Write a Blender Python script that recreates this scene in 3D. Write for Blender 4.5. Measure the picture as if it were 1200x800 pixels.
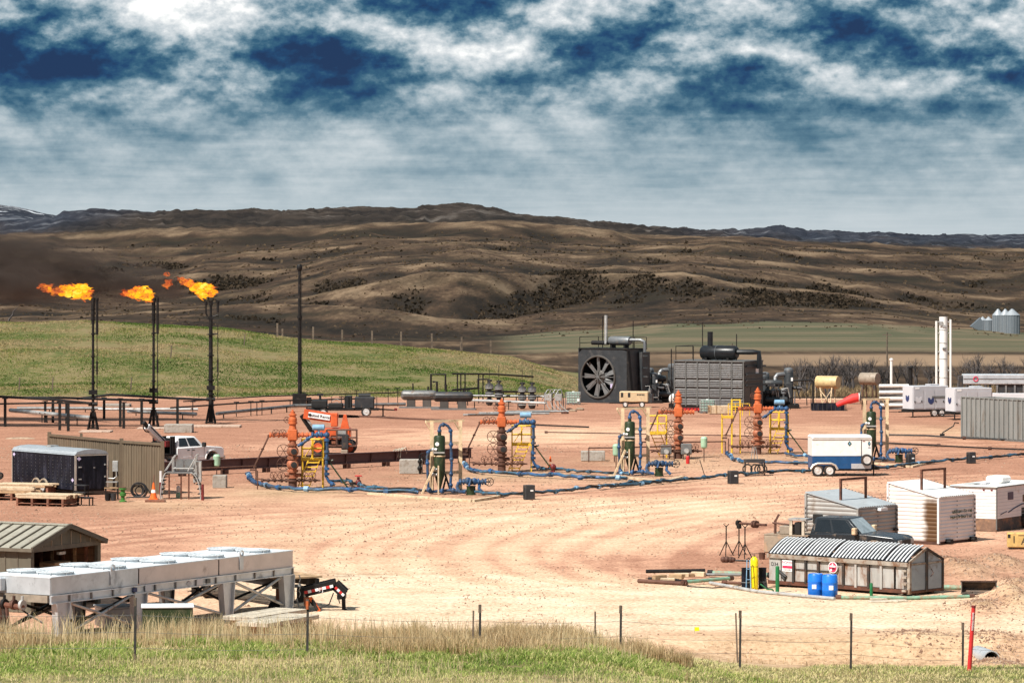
import bpy, math, random
import numpy as np
from mathutils import Vector, Matrix
for o in list(bpy.data.objects): bpy.data.objects.remove(o)
SC = bpy.context.scene
COL = SC.collection
rnd = random.Random(7)
PI = math.pi
# ------------------------------------------------------------------ camera, sky, sun
F = 4200.0; HC = 12.1; YH = 318.0            # focal length in photo pixels, eye height over the pad, horizon row
cam = bpy.data.cameras.new('camera'); camo = bpy.data.objects.new('camera', cam); COL.objects.link(camo)
camo.location = (0, 0, HC); camo.rotation_euler = (PI/2, 0, 0)
cam.sensor_width = 36; cam.lens = 36*F/1200; cam.shift_y = -(400-YH)/1200
cam.clip_start = 1; cam.clip_end = 80000
SC.camera = camo
SC.view_settings.view_transform = 'Standard'; SC.view_settings.look = 'None'
SC.view_settings.gamma = 1; SC.view_settings.exposure = 0.80; SC.view_settings.use_curve_mapping = False
SC.cycles.use_denoising = True
SC.cycles.max_bounces = 5; SC.cycles.diffuse_bounces = 3; SC.cycles.glossy_bounces = 3
SC.cycles.transparent_max_bounces = 16; SC.cycles.volume_bounces = 1
SC.cycles.caustics_reflective = False; SC.cycles.caustics_refractive = False
SUN_DIR = Vector((-0.52, -0.58, 0.93)).normalized()   # towards the sun: high on the left, a little behind the camera
sun = bpy.data.lights.new('sun', 'SUN'); suno = bpy.data.objects.new('sun', sun); COL.objects.link(suno)
sun.energy = 4.3; sun.angle = math.radians(0.5); sun.color = (1.0, 0.95, 0.87)
suno.rotation_euler = SUN_DIR.to_track_quat('Z', 'Y').to_euler(); suno.location = (-40, 0, 80)

class N:
    """a tiny expression wrapper over shader nodes"""
    def __init__(s, nt, sock): s.nt = nt; s.o = sock
    def _m(s, op, *a):
        n = s.nt.nodes.new('ShaderNodeMath'); n.operation = op
        for i, v in enumerate((s,)+a):
            if isinstance(v, N): s.nt.links.new(v.o, n.inputs[i])
            else: n.inputs[i].default_value = v
        return N(s.nt, n.outputs[0])
    def __add__(s, b): return s._m('ADD', b)
    def __sub__(s, b): return s._m('SUBTRACT', b)
    def __mul__(s, b): return s._m('MULTIPLY', b)
    def __truediv__(s, b): return s._m('DIVIDE', b)
    def pow(s, b): return s._m('POWER', b)
    def min(s, b): return s._m('MINIMUM', b)
    def max(s, b): return s._m('MAXIMUM', b)
    def clamp(s): return s.max(0.0).min(1.0)
    def exp(s): return s._m('EXPONENT')
def mathn(nt, v):
    n = nt.nodes.new('ShaderNodeValue'); n.outputs[0].default_value = v; return N(nt, n.outputs[0])
def sep(nt, sock):
    n = nt.nodes.new('ShaderNodeSeparateXYZ'); nt.links.new(sock, n.inputs[0])
    return [N(nt, n.outputs[i]) for i in range(3)]
def comb(nt, *a):
    n = nt.nodes.new('ShaderNodeCombineXYZ')
    for i, v in enumerate(a):
        if isinstance(v, N): nt.links.new(v.o, n.inputs[i])
        else: n.inputs[i].default_value = v
    return n.outputs[0]
def noise(nt, vec, scale, detail=4, rough=.55, dist=0.0):
    n = nt.nodes.new('ShaderNodeTexNoise'); n.inputs['Scale'].default_value = scale
    n.inputs['Detail'].default_value = detail; n.inputs['Roughness'].default_value = rough
    n.inputs['Distortion'].default_value = dist
    if vec is not None: nt.links.new(vec, n.inputs['Vector'])
    return N(nt, n.outputs[0])
def ramp(nt, fac, stops):
    n = nt.nodes.new('ShaderNodeValToRGB'); e = n.color_ramp.elements
    while len(e) < len(stops): e.new(1.0)
    for k, (p, c) in enumerate(stops):
        e[k].position = p; e[k].color = (*c, 1) if len(c) == 3 else c
    nt.links.new(fac.o, n.inputs[0]); return n.outputs[0]
def smap(nt, v, a, b, c=0.0, d=1.0):
    n = nt.nodes.new('ShaderNodeMapRange'); n.interpolation_type = 'SMOOTHSTEP'
    nt.links.new(v.o, n.inputs[0])
    for i, x in enumerate((a, b, c, d)): n.inputs[i+1].default_value = x
    return N(nt, n.outputs[0])
def mix(nt, fac, a, b, mode='MIX'):
    n = nt.nodes.new('ShaderNodeMix'); n.data_type = 'RGBA'; n.blend_type = mode
    if isinstance(fac, N): nt.links.new(fac.o, n.inputs[0])
    else: n.inputs[0].default_value = fac
    for i, v in ((6, a), (7, b)):
        if isinstance(v, (tuple, list)): n.inputs[i].default_value = (*v[:3], 1)
        else: nt.links.new(v, n.inputs[i])
    return n.outputs[2]

def make_world():
    w = bpy.data.worlds.new('World'); SC.world = w; w.use_nodes = True
    nt = w.node_tree; nt.nodes.clear()
    tc = nt.nodes.new('ShaderNodeTexCoord'); vec = tc.outputs['Generated']
    x, y, z = sep(nt, vec)
    st = nt.nodes.new('ShaderNodeTexSky'); st.sky_type = 'NISHITA'; st.sun_disc = False
    st.sun_elevation = math.asin(SUN_DIR.z); st.sun_rotation = math.atan2(SUN_DIR.x, SUN_DIR.y)
    st.air_density = 1.0; st.dust_density = 0.6
    za = z.max(0.0); rise = smap(nt, za, 0.008, 0.066)
    # a deck of flat cloud seen edge-on: it shrinks and flattens towards the horizon
    inv = mathn(nt, 1.0)/(za+0.030)
    deck = noise(nt, comb(nt, x*inv, y*inv*0.75, 0.0), 1.5, 5, .50, .3) - 0.5
    deck2 = noise(nt, comb(nt, x*inv*1.3, y*inv*1.3, 3.0), 1.9, 5, .50, .2) - 0.5
    # heaped clouds: one density field read twice, a little higher the second time, so tops turn bright and bases dark
    def heap(dz, sc, off):
        return noise(nt, comb(nt, x*18.0+off, y*18.0, z*27.0+dz), sc, 9, .585, .10)
    hA = heap(0.0, 1.55, 0.0); hB = heap(0.22, 1.55, 0.0)
    gA = heap(0.0, 3.7, 4.0); gB = heap(0.10, 3.7, 4.0)
    kA = heap(0.0, 12.0, 8.0); kB = heap(0.034, 12.0, 8.0)
    relief = (hA-hB)*2.0 + (gA-gB)*0.85 + (kA-kB)*0.30
    big = noise(nt, comb(nt, x*9.0, y*9.0, z*19.0), 2.4, 7, .56, .3) - 0.5
    up = smap(nt, za, 0.034, 0.062)                  # heaped clouds belong to the higher rows
    mid = smap(nt, za, 0.004, 0.045)
    base = smap(nt, za, 0.006, 0.052, 0.705, 0.480) + up*0.015
    v = base + deck*(mid*0.20+0.04) + deck2*(mid*0.12+0.02) + big*(mid*0.36+up*0.50) + (relief*1.05 - (hA-0.5)*0.30)*(up*0.75+mid*0.32)
    w1 = (gA-0.5)*1.3 + (hA-0.5)*0.7; w2 = (noise(nt, comb(nt, x*18.0+9.0, y*18.0, z*29.0), 5.0, 7, .6) - 0.5)*1.6
    fy = y.max(0.02); U = x/fy; V = z/fy
    front = smap(nt, y, 0.3, 0.6)
    # the named clouds of this sky, each at its own bearing: column, row, half-widths, depth of tone
    lumps = [(40, 45, 105, 40, -.40), (120, 78, 70, 12, -.18), (215, 18, 62, 18, .34), (395, 62, 92, 17, -.40), (345, 32, 42, 30, -.12), (292, 88, 22, 16, .26), (440, 30, 40, 14, .20),
             (490, 7, 52, 9, -.34), (505, 52, 16, 16, .22), (965, 34, 85, 17, -.42), (1075, 66, 52, 12, -.30), (690, 14, 70, 16, .26), (800, 28, 60, 10, -.20), (665, 55, 30, 10, -.14),
             (1178, 74, 26, 8, .32), (878, 73, 26, 7, -.24), (600, 75, 60, 12, .10), (410, 92, 110, 8, -.20), (700, 75, 80, 9, -.12), (560, 30, 40, 12, -.10),
             (80, 132, 130, 7, -.08), (640, 128, 140, 9, -.10), (1060, 128, 140, 10, -.12), (300, 120, 120, 8, .06), (930, 100, 90, 10, .12), (20, 12, 30, 10, .2), (1110, 22, 60, 12, .14), (160, 108, 90, 6, -.07)]
    for px, py, sx, sy, a in lumps:
        du = (U - (px-600)/F)*(F/sx); dv = (V - (YH-py)/F)*(F/sy)
        g = ((du*du + dv*dv)*-0.5).exp()
        if abs(a) >= .12: g = smap(nt, g + (w1*0.75+w2*0.25)*smap(nt, g, .02, .40), .14, .78)
        if a < -.17: g = g*((dv*-0.30+0.90).max(.35).min(1.25))
        v = v + g*front*(a*(.66 if a < 0 else .75))
    c = ramp(nt, v, [(0.0, (.0008, .024, .095)), (.14, (.002, .048, .145)), (.28, (.022, .10, .185)), (.42, (.10, .205, .285)),
                     (.55, (.275, .375, .44)), (.68, (.48, .555, .60)), (.80, (.66, .705, .735)), (1.0, (1.04, 1.04, 1.02))])
    m = nt.nodes.new('ShaderNodeMix'); m.data_type = 'RGBA'; m.inputs[0].default_value = 0.025
    sc = nt.nodes.new('ShaderNodeVectorMath'); sc.operation = 'SCALE'; sc.inputs['Scale'].default_value = 0.08
    nt.links.new(st.outputs[0], sc.inputs[0])
    dn = nt.nodes.new('ShaderNodeVectorMath'); dn.operation = 'SCALE'; dn.inputs['Scale'].default_value = 0.60
    nt.links.new(c, dn.inputs[0])
    nt.links.new(dn.outputs[0], m.inputs[6]); nt.links.new(sc.outputs[0], m.inputs[7])
    bg = nt.nodes.new('ShaderNodeBackground'); nt.links.new(m.outputs[2], bg.inputs[0]); bg.inputs[1].default_value = 1.0
    out = nt.nodes.new('ShaderNodeOutputWorld'); nt.links.new(bg.outputs[0], out.inputs[0])
make_world()

# ------------------------------------------------------------------ helpers
def W(px, py, z=0.0):
    """the point at height z seen at photo row py, column px"""
    Y = F*(HC-z)/(py-YH); return Vector(((px-600)/F*Y, Y, z))
def U(px, py, Y): return Vector(((px-600)/F*Y, Y, HC-(py-YH)*Y/F))

def mat(name, col, rough=.6, metal=0.0, var=.18, dirt=None, amt=.3, scale=3.0, streak=1.0, bump=0.0, bscale=None, spec=.4):
    m = bpy.data.materials.new(name); m.use_nodes = True; nt = m.node_tree
    b = nt.nodes['Principled BSDF']
    tc = nt.nodes.new('ShaderNodeTexCoord'); vec = tc.outputs['Object']
    if streak != 1.0:
        mp = nt.nodes.new('ShaderNodeMapping'); mp.inputs['Scale'].default_value = (1, 1, 1/streak)
        nt.links.new(vec, mp.inputs[0]); vec = mp.outputs[0]
    inf = nt.nodes.new('ShaderNodeObjectInfo'); r = N(nt, inf.outputs['Random'])
    n1 = noise(nt, vec, scale, 6, .62)
    lo = tuple(max(0, c*(1-var*1.6)) for c in col); hi = tuple(min(1, c*(1+var*1.1)) for c in col)
    k = (n1*1.0 + (r-0.5)*0.18)
    c = ramp(nt, k, [(.30, lo), (.70, hi)])
    if dirt:
        n2 = noise(nt, vec, scale*.9, 8, .68, .4)
        f = smap(nt, n2, .66-amt*.5, .80-amt*.35)
        c = mix(nt, f, c, dirt)
        rr = f*0.25+rough; nt.links.new(rr.min(1.0).o, b.inputs['Roughness'])
    else: b.inputs['Roughness'].default_value = rough
    nt.links.new(c, b.inputs['Base Color'])
    b.inputs['Metallic'].default_value = metal; b.inputs['Specular IOR Level'].default_value = spec
    if bump:
        bn = nt.nodes.new('ShaderNodeBump'); bn.inputs['Strength'].default_value = bump; bn.inputs['Distance'].default_value = .05
        nb = noise(nt, vec, bscale or scale*6, 5, .6); nt.links.new(nb.o, bn.inputs['Height']); nt.links.new(bn.outputs[0], b.inputs['Normal'])
    return m

class MB:
    """collects shapes into one mesh"""
    def __init__(s): s.v = []; s.f = []
    def add(s, vs, fs):
        o = len(s.v); s.v += [tuple(v) for v in vs]; s.f += [tuple(i+o for i in f) for f in fs]; return s
    def box(s, x0, x1, y0, y1, z0, z1):
        return s.add([(x0,y0,z0),(x1,y0,z0),(x1,y1,z0),(x0,y1,z0),(x0,y0,z1),(x1,y0,z1),(x1,y1,z1),(x0,y1,z1)],
                     [(0,3,2,1),(4,5,6,7),(0,1,5,4),(1,2,6,5),(2,3,7,6),(3,0,4,7)])
    def cbox(s, c, d): return s.box(c[0]-d[0]/2, c[0]+d[0]/2, c[1]-d[1]/2, c[1]+d[1]/2, c[2]-d[2]/2, c[2]+d[2]/2)
    def bbox(s, x0, x1, y0, y1, z0, z1, b):
        """box with its edges chamfered"""
        q = [(x0+b,y0),(x1-b,y0),(x1,y0+b),(x1,y1-b),(x1-b,y1),(x0+b,y1),(x0,y1-b),(x0,y0+b)]
        q2 = [(min(max(x, x0+b), x1-b), min(max(y, y0+b), y1-b)) for x, y in q]
        vs = [(x,y,z0) for x,y in q2]+[(x,y,z0+b) for x,y in q]+[(x,y,z1-b) for x,y in q]+[(x,y,z1) for x,y in q2]
        fs = [tuple(range(7,-1,-1)), tuple(range(24,32))]
        for r in range(3):
            for i in range(8):
                j = (i+1)%8; fs.append((r*8+i, r*8+j, r*8+8+j, r*8+8+i))
        return s.add(vs, fs)
    def beam(s, p, q, w, h=None, up=(0,0,1)):
        p, q = Vector(p), Vector(q); h = h or w; d = (q-p).normalized(); u = Vector(up)
        if abs(d.dot(u)) > .98: u = Vector((0,1,0))
        r = d.cross(u).normalized()*w/2; u = r.cross(d).normalized()*h/2
        vs = [p-r-u, p+r-u, p+r+u, p-r+u, q-r-u, q+r-u, q+r+u, q-r+u]
        return s.add(vs, [(0,3,2,1),(4,5,6,7),(0,1,5,4),(1,2,6,5),(2,3,7,6),(3,0,4,7)][::1])
    def tube(s, p, q, r, r2=None, n=8, cap=True):
        p, q = Vector(p), Vector(q); r2 = r if r2 is None else r2
        d = (q-p).normalized(); u = Vector((0,0,1)) if abs(d.z) < .95 else Vector((1,0,0))
        a = d.cross(u).normalized(); b = d.cross(a)
        vs = []
        for c, rr in ((p, r), (q, r2)):
            for i in range(n):
                t = 2*PI*i/n; vs.append(c + a*rr*math.cos(t) + b*rr*math.sin(t))
        fs = [(i, i+n, (i+1)%n+n, (i+1)%n) for i in range(n)]
        if cap: fs += [tuple(range(n)), tuple(range(2*n-1, n-1, -1))]
        return s.add(vs, fs)
    def path(s, pts, r, n=7):
        pts = [Vector(p) for p in pts]; vs = []; m = len(pts); a = None
        for i, p in enumerate(pts):
            d = (pts[min(i+1,m-1)]-pts[max(i-1,0)]).normalized()
            if a is None:
                u = Vector((0,0,1)) if abs(d.z) < .9 else Vector((1,0,0)); a = d.cross(u).normalized()
            a = (a - d*a.dot(d)).normalized(); b = d.cross(a)
            rr = r[i] if isinstance(r, (list, tuple)) else r
            for k in range(n):
                t = 2*PI*k/n; vs.append(p + a*rr*math.cos(t) + b*rr*math.sin(t))
        fs = []
        for i in range(m-1):
            for k in range(n):
                j = (k+1)%n; fs.append((i*n+k, i*n+j, i*n+n+j, i*n+n+k))
        fs += [tuple(range(n-1,-1,-1)), tuple(range((m-1)*n, m*n))]
        return s.add(vs, fs)
    def lathe(s, prof, c=(0,0,0), n=14, axis='z'):
        """prof: (radius, height) pairs"""
        vs = []
        for r, h in prof:
            for k in range(n):
                t = 2*PI*k/n; a, b = r*math.cos(t), r*math.sin(t)
                vs.append({'z': (c[0]+a, c[1]+b, c[2]+h), 'x': (c[0]+h, c[1]+a, c[2]+b), 'y': (c[0]+b, c[1]+h, c[2]+a)}[axis])
        m = len(prof); fs = []
        for i in range(m-1):
            for k in range(n):
                j = (k+1)%n; fs.append((i*n+k, i*n+j, i*n+n+j, i*n+n+k))
        if prof[0][0] > 0: fs.append(tuple(range(n-1,-1,-1)))
        if prof[-1][0] > 0: fs.append(tuple(range((m-1)*n, m*n)))
        return s.add(vs, fs)
    def ring(s, c, R, r, axis='y', n=16, m=5):
        vs = []
        for i in range(n):
            t = 2*PI*i/n
            for k in range(m):
                p = 2*PI*k/m; rr = R + r*math.cos(p); h = r*math.sin(p); a, b = rr*math.cos(t), rr*math.sin(t)
                vs.append({'z': (c[0]+a, c[1]+b, c[2]+h), 'x': (c[0]+h, c[1]+a, c[2]+b), 'y': (c[0]+a, c[1]+h, c[2]+b)}[axis])
        fs = [(i*m+k, ((i+1)%n)*m+k, ((i+1)%n)*m+(k+1)%m, i*m+(k+1)%m) for i in range(n) for k in range(m)]
        return s.add(vs, fs)
    def prism(s, poly, axis, a, b):
        """poly of 2-D points pushed from a to b along the axis: y -> (x,z) points, x -> (y,z), z -> (x,y)"""
        f = {'y': lambda p, h: (p[0], h, p[1]), 'x': lambda p, h: (h, p[0], p[1]), 'z': lambda p, h: (p[0], p[1], h)}[axis]
        n = len(poly); vs = [f(p, a) for p in poly]+[f(p, b) for p in poly]
        fs = [tuple(range(n)), tuple(range(2*n-1, n-1, -1))]+[(i, i+n, (i+1)%n+n, (i+1)%n) for i in range(n)]
        return s.add(vs, fs)
    def sphere(s, c, r, n=10, m=6, sc=(1,1,1)):
        prof = [(r*math.sin(PI*i/m), -r*math.cos(PI*i/m)) for i in range(m+1)]
        vs = []; fs = []
        for rr, h in prof:
            for k in range(n):
                t = 2*PI*k/n; vs.append((c[0]+rr*math.cos(t)*sc[0], c[1]+rr*math.sin(t)*sc[1], c[2]+h*sc[2]))
        for i in range(m):
            for k in range(n):
                j = (k+1)%n; fs.append((i*n+k, i*n+j, i*n+n+j, i*n+n+k))
        return s.add(vs, fs)
    def wheel_hand(s, c, R, axis='y', r=.018):
        s.ring(c, R, r, axis, 14, 4)
        for k in range(3):
            t = PI*k/3; a, b = R*math.cos(t), R*math.sin(t)
            d = {'y': Vector((a,0,b)), 'x': Vector((0,a,b)), 'z': Vector((a,b,0))}[axis]
            s.tube(Vector(c)-d, Vector(c)+d, r*.8, n=4)
        return s
    def build(s, name, m, parent=None, smooth=35, label=None, bevel=0):
        me = bpy.data.meshes.new(name); me.from_pydata(s.v, [], s.f); me.validate()
        o = bpy.data.objects.new(name, me); COL.objects.link(o)
        ms = m if isinstance(m, (list, tuple)) else [m]
        for q in ms: me.materials.append(q)
        # make normals consistent
        import bmesh
        bm = bmesh.new(); bm.from_mesh(me); bmesh.ops.recalc_face_normals(bm, faces=bm.faces); bm.to_mesh(me); bm.free()
        if smooth:
            me.polygons.foreach_set('use_smooth', [True]*len(me.polygons)); me.set_sharp_from_angle(angle=math.radians(smooth))
        if bevel:
            bv = o.modifiers.new('edge', 'BEVEL'); bv.width = bevel; bv.segments = 2; bv.limit_method = 'ANGLE'
        if parent: o.parent = parent
        if label: o['label'] = label
        return o
def tag(o, label=None, cat=None, group=None, kind=None):
    if label: o['label'] = label
    if cat: o['category'] = cat
    if group: o['group'] = group
    if kind: o['kind'] = kind
    return o
def root(name, label, cat, loc, rz=0.0, group=None):
    o = bpy.data.objects.new(name, None); COL.objects.link(o); o.empty_display_size = .3
    o.location = loc; o.rotation_euler = (0, 0, rz)
    return tag(o, label, cat, group)
KIDS = {}
def copy_tree(o, parent=None):
    c = o.copy(); COL.objects.link(c)
    if parent is not None: c.parent = parent
    for ch in list(o.children): copy_tree(ch, c)
    return c
def dup(o, loc, rz, label, group=None):
    c = copy_tree(o); c.location = loc; c.rotation_euler = (0, 0, rz); c['label'] = label
    if group: c['group'] = group
    return c
def inst(o, parent, loc=(0,0,0), rot=(0,0,0)):
    """another piece sharing the mesh of o"""
    c = o.copy(); COL.objects.link(c); c.parent = parent; c.location = loc; c.rotation_euler = rot; return c
def text(name, s, size, m, parent, loc, rot, ext=.006, align='CENTER', sx=1.0):
    cu = bpy.data.curves.new('lettering', 'FONT'); cu.body = s; cu.size = size; cu.align_x = align; cu.align_y = 'CENTER'; cu.extrude = ext; cu.resolution_u = 2
    t = bpy.data.objects.new('lettering', cu); COL.objects.link(t)
    dg = bpy.context.evaluated_depsgraph_get(); me = bpy.data.meshes.new_from_object(t.evaluated_get(dg))
    bpy.data.objects.remove(t); bpy.data.curves.remove(cu)
    o = bpy.data.objects.new(name, me); COL.objects.link(o); me.materials.clear(); me.materials.append(m)
    o.parent = parent; o.location = loc; o.rotation_euler = rot; o.scale = (sx, 1, 1); return o
# ------------------------------------------------------------------ the ground, one height field
def vnoise(x, y, seed=0):
    xi = np.floor(x).astype(np.int64); yi = np.floor(y).astype(np.int64); xf = x-xi; yf = y-yi
    def h(a, b):
        n = (a*374761393 + b*668265263 + seed*974634777) & 0xFFFFFFFF
        n = ((n ^ (n >> 13))*1274126177) & 0xFFFFFFFF
        return ((n ^ (n >> 16)) & 0xFFFF)/65535.0
    u = xf*xf*(3-2*xf); v = yf*yf*(3-2*yf)
    return (h(xi,yi)*(1-u)+h(xi+1,yi)*u)*(1-v)+(h(xi,yi+1)*(1-u)+h(xi+1,yi+1)*u)*v
def fbm(x, y, o=5, seed=0, g=.5):
    a = 1.0; t = 0; s = 0
    for i in range(o):
        t = t + a*vnoise(x*2**i, y*2**i, seed+i*17); s += a; a *= g
    return t/s
def sstep(a, b, x):
    t = np.clip((x-a)/(b-a), 0, 1); return t*t*(3-2*t)
KX = np.array([-1500,-300,0,100,200,300,400,500,600,700,800,900,1000,1100,1200,1500,2700.])
def row(*v): v = list(v); return np.array([v[0], v[0]]+v+[v[-1], v[-1]])
PAD_END = 341.0; KF = .755        # hill distances below are in units of KF metres
PROF = [  # distance, apparent photo row of the surface at the columns 0,100..1200
 (PAD_END, None),
 (480, row(450,448,450,455,456,458,462,467,468,468,468,468,468)),
 (520, row(412,411,413,424,430,431,440,459,463,464,464,464,464)),
 (570, row(379,378,382,394,402,408,417,451,457,458,458,458,458)),
 (600, row(377,377,382,394,403,409,420,450,452,452,452,452,452)),
 (680, row(396,396,398,404,412,418,428,438,438,438,438,438,438)),
 (800, row(410,410,412,416,420,422,424,424,424,424,424,424,424)),
 (1150, row(396,395,394,398,402,404,403,400,398,398,398,399,400)),
 (1500, row(384,383,382,386,394,396,393,388,380,378,378,386,391)),
 (2000, row(376,374,368,357,355,365,374,370,366,362,366,377,384)),
 (2200, row(378,376,370,362,361,369,372,362,352,352,360,373,378)),
 (2700, row(364,366,362,356,336,318,321,323,319,337,346,368,371)),
 (3000, row(362,363,361,357,338,321,322,325,326,341,350,365,366)),
 (3600, row(346,350,348,342,318,308,310,313,313,320,333,344,345)),
 (4000, row(341,344,341,335,314,306,307,309,310,317,327,338,339)),
 (5000, row(326,328,322,316,303,296,297,299,301,308,314,317,318)),
 (5600, row(319,319,314,309,299,293,294,296,298,305,311,315,316)),
 (7000, row(302,302,298,292,285,283,284,287,289,293,297,300,302)),
 (8000, row(292,290,288,284,281,279,280,284,287,290,294,297,299)),
 (11000, row(274,271,269,267,265,263,264,271,279,282,286,289,291)),
 (14000, row(258,246,250,247,244,240,247,261,269,271,274,275,278)),
 (17000, row(275,262,264,260,258,256,262,274,280,282,284,286,288)),
 (22000, row(240,262,275,280,280,280,280,280,280,280,280,280,280)),
 (30000, row(300,300,300,300,300,300,300,300,300,300,300,300,300))]
PROF = [(p*KF if r is not None else p, r) for p, r in PROF]
LY = np.log(np.array([p[0] for p in PROF]))
SKYL = np.array([(-300,250),(0,262),(60,256),(75,249),(120,245.5),(150,247),(200,250.5),(215,247.5),(260,246.5),(300,247.5),(335,249),(370,246.5),(420,243.5),(480,240.5),(540,239.5),(560,240.5),(580,243.5),(600,249),(640,254),(700,262),(760,266.5),(800,269),(870,273),(888,268.5),(905,265),(918,265),(935,268.5),(955,272),(1010,274),(1060,275.5),(1125,273.5),(1140,274.5),(1165,277),(1200,278.5),(1300,280),(2700,280)])
def far_z(px, Y):
    rows = [np.full(px.shape, YH+F*HC/PAD_END)]+[np.interp(px, KX, r) for _, r in PROF[1:]]
    rows = [np.interp(px, SKYL[:,0], SKYL[:,1]) if abs(p[0]/KF-14000) < 1 else r for p, r in zip(PROF, rows)]
    zs = [HC-(r-YH)*p[0]/F for r, p in zip(rows, PROF)]
    l = np.log(np.maximum(Y, PAD_END)); z = zs[-1]*0
    l = l + sstep(1250*KF, 1900*KF, Y)*(1-sstep(9000*KF, 12000*KF, Y))*((fbm(px/170.+7, l*1.3, 3, 201)-.5)*.34+(fbm(px/60.+3, l*2.2, 3, 203)-.5)*.13)
    k = np.clip(np.searchsorted(LY, l, side='right')-1, 0, len(LY)-2)
    Z = np.stack(zs); i = np.arange(px.size)
    zf = Z.reshape(len(zs), -1); kk = k.ravel(); t = np.clip((l.ravel()-LY[kk])/(LY[kk+1]-LY[kk]), 0, 1); t = t*t*(3-2*t)*.75+t*.25
    z = zf[kk, i]*(1-t)+zf[kk+1, i]*t
    return z.reshape(px.shape)
def near_z(px, X, Y):
    r = sstep(620, 1010, px)
    meadow = 1.68 - 0.002*(Y-92) + np.clip(90-Y, 0, 200)*0.095
    left = np.where(Y < 100, meadow, 1.664*(1-sstep(100, 114.5, Y)))
    mr = 0.12 - 0.008*(Y-99) + np.clip(97-Y, 0, 200)*0.1
    right = mr*(1-sstep(109, 113, Y)) - 0.75*sstep(109, 114.5, Y)*(1-sstep(116.6, 118.8, Y))
    z = left*(1-r)+right*r
    return z
BUMPS = [(1185,705,17,6,.55),(1150,712,14,4,.22),(1130,668,20,6,.3),(1175,662,16,5,.4),(1197,690,12,5,.4),(1160,757,16,3,.35),(1195,762,14,4,.3),(1105,660,10,4,.2),(1075,745,22,3,.15),(1165,748,18,4,.25)]
def ground_z(X, Y):
    X = np.atleast_1d(np.asarray(X, float)); Y = np.atleast_1d(np.asarray(Y, float))
    px = 600+X/Y*F
    z = np.where(Y < PAD_END, near_z(px, X, Y), far_z(px, Y))
    for bx, by, sx, sy, a in BUMPS:
        c = W(bx, by); dx = (X-c.x)/(sx/F*c.y); dy = (Y-c.y)/(c.y*sy/(by-YH))
        g = np.exp(-.5*(dx*dx+dy*dy)); z = z + a*g*(.6+.8*fbm(X*1.3, Y*1.3, 4, 5))
    flat = (Y > 119) & (Y < PAD_END)
    small = (fbm(X*.35, Y*.35, 4, 3)-.5)*np.where(flat, .06, .16)*sstep(0, 30, 356-Y)
    z = z + small
    # gullies and swells of the hills
    Yr = Y; Y = Y/KF                          # from here on in profile units
    w = sstep(1300, 2600, Y); l = np.log(np.maximum(Y, 50.))
    rid = 1-np.abs(2*fbm(px/95.+fbm(px/70., l*6, 3, 31)*1.6, l*7.0, 5, 11)-1)
    z = z + w*(rid-.72)*Y*0.0007 + w*(fbm(px/60.+fbm(px/90.,l*5,2,33)*1.5, l*6, 6, 21, .45)-.5)*Y*.0014
    w2 = sstep(9000, 13000, Y)
    z = z + w2*(fbm(px/16., l*30, 4, 41)-.5)*Y*.0004 + sstep(9500, 11500, Y)*(1-sstep(13600, 14000, Y))*(1-np.abs(2*fbm(px/22., l*16, 4, 43)-1)-.75)*Y*.0017
    b = sstep(460, 520, Y)*(1-sstep(900, 1100, Y))
    z = z + b*(fbm(X*.06, Yr*.06, 4, 51)-.5)*1.5*(1-sstep(620, 780, px)*.8)
    return z
def gz(x, y): return float(ground_z([x], [y])[0])

COLS = np.concatenate([np.linspace(-1800,-100,40), np.arange(-80,1281,2.5), np.linspace(1300,3000,40)])
pyr = np.concatenate([np.linspace(2600,1003,60), np.arange(1000,468,-1.15)])
ROWS = np.concatenate([F*HC/(pyr-YH), np.exp(np.linspace(math.log(338), math.log(22600), 340))])
ROWS = np.unique(ROWS)
PX, YY = np.meshgrid(COLS, ROWS); XX = (PX-600)/F*YY
ZZ = ground_z(XX.ravel(), YY.ravel()).reshape(XX.shape)
PYA = YH+F*(HC-ZZ)/YY
# ground-cover masks, held in world places
def blob(px, py, rx, ry):
    c = W(px, py); return np.exp(-.5*(((XX-c.x)/(rx/F*c.y))**2+((YY-c.y)/(c.y*ry/(py-YH)))**2))
pale = np.zeros_like(XX)
for b in [(600,640,230,42,.62),(420,690,190,34,.55),(760,655,120,25,.5),(900,722,420,22,1.5),(1150,720,200,18,1.6),(640,715,150,16,.8),(250,600,160,22,.25),(500,610,160,14,.5),
          (760,600,140,14,.55),(640,508,200,9,.6),(560,515,80,8,.3),(930,505,120,8,.35),(1120,580,100,22,.45),(880,590,90,22,.5),(330,520,90,8,.15),(1130,625,60,20,.5),(700,590,120,8,.3),
          (180,590,60,10,.25),(420,585,140,6,.35),(640,565,110,9,.45),(800,548,100,7,.4),(1100,505,60,6,.3),(20,640,40,20,.2),(560,690,300,14,.4)]:
    pale += b[4]*blob(*b[:4])
red = np.zeros_like(XX)
for b in [(770,660,75,13,.9),(880,620,60,14,.35),(60,545,120,22,.5),(450,548,130,10,.7),(280,500,160,10,.6),(860,660,60,16,.5),(700,540,60,5,.5),(850,520,100,6,.6),(1100,550,80,6,.5),(90,600,120,9,.5),(1010,720,120,6,.5),
          (600,580,200,4,.3),(1000,585,60,8,.4)]:
    red += b[4]*blob(*b[:4])
pale = pale + (fbm(XX*.12, YY*.05, 5, 71)-.5)*.9 - red
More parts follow.
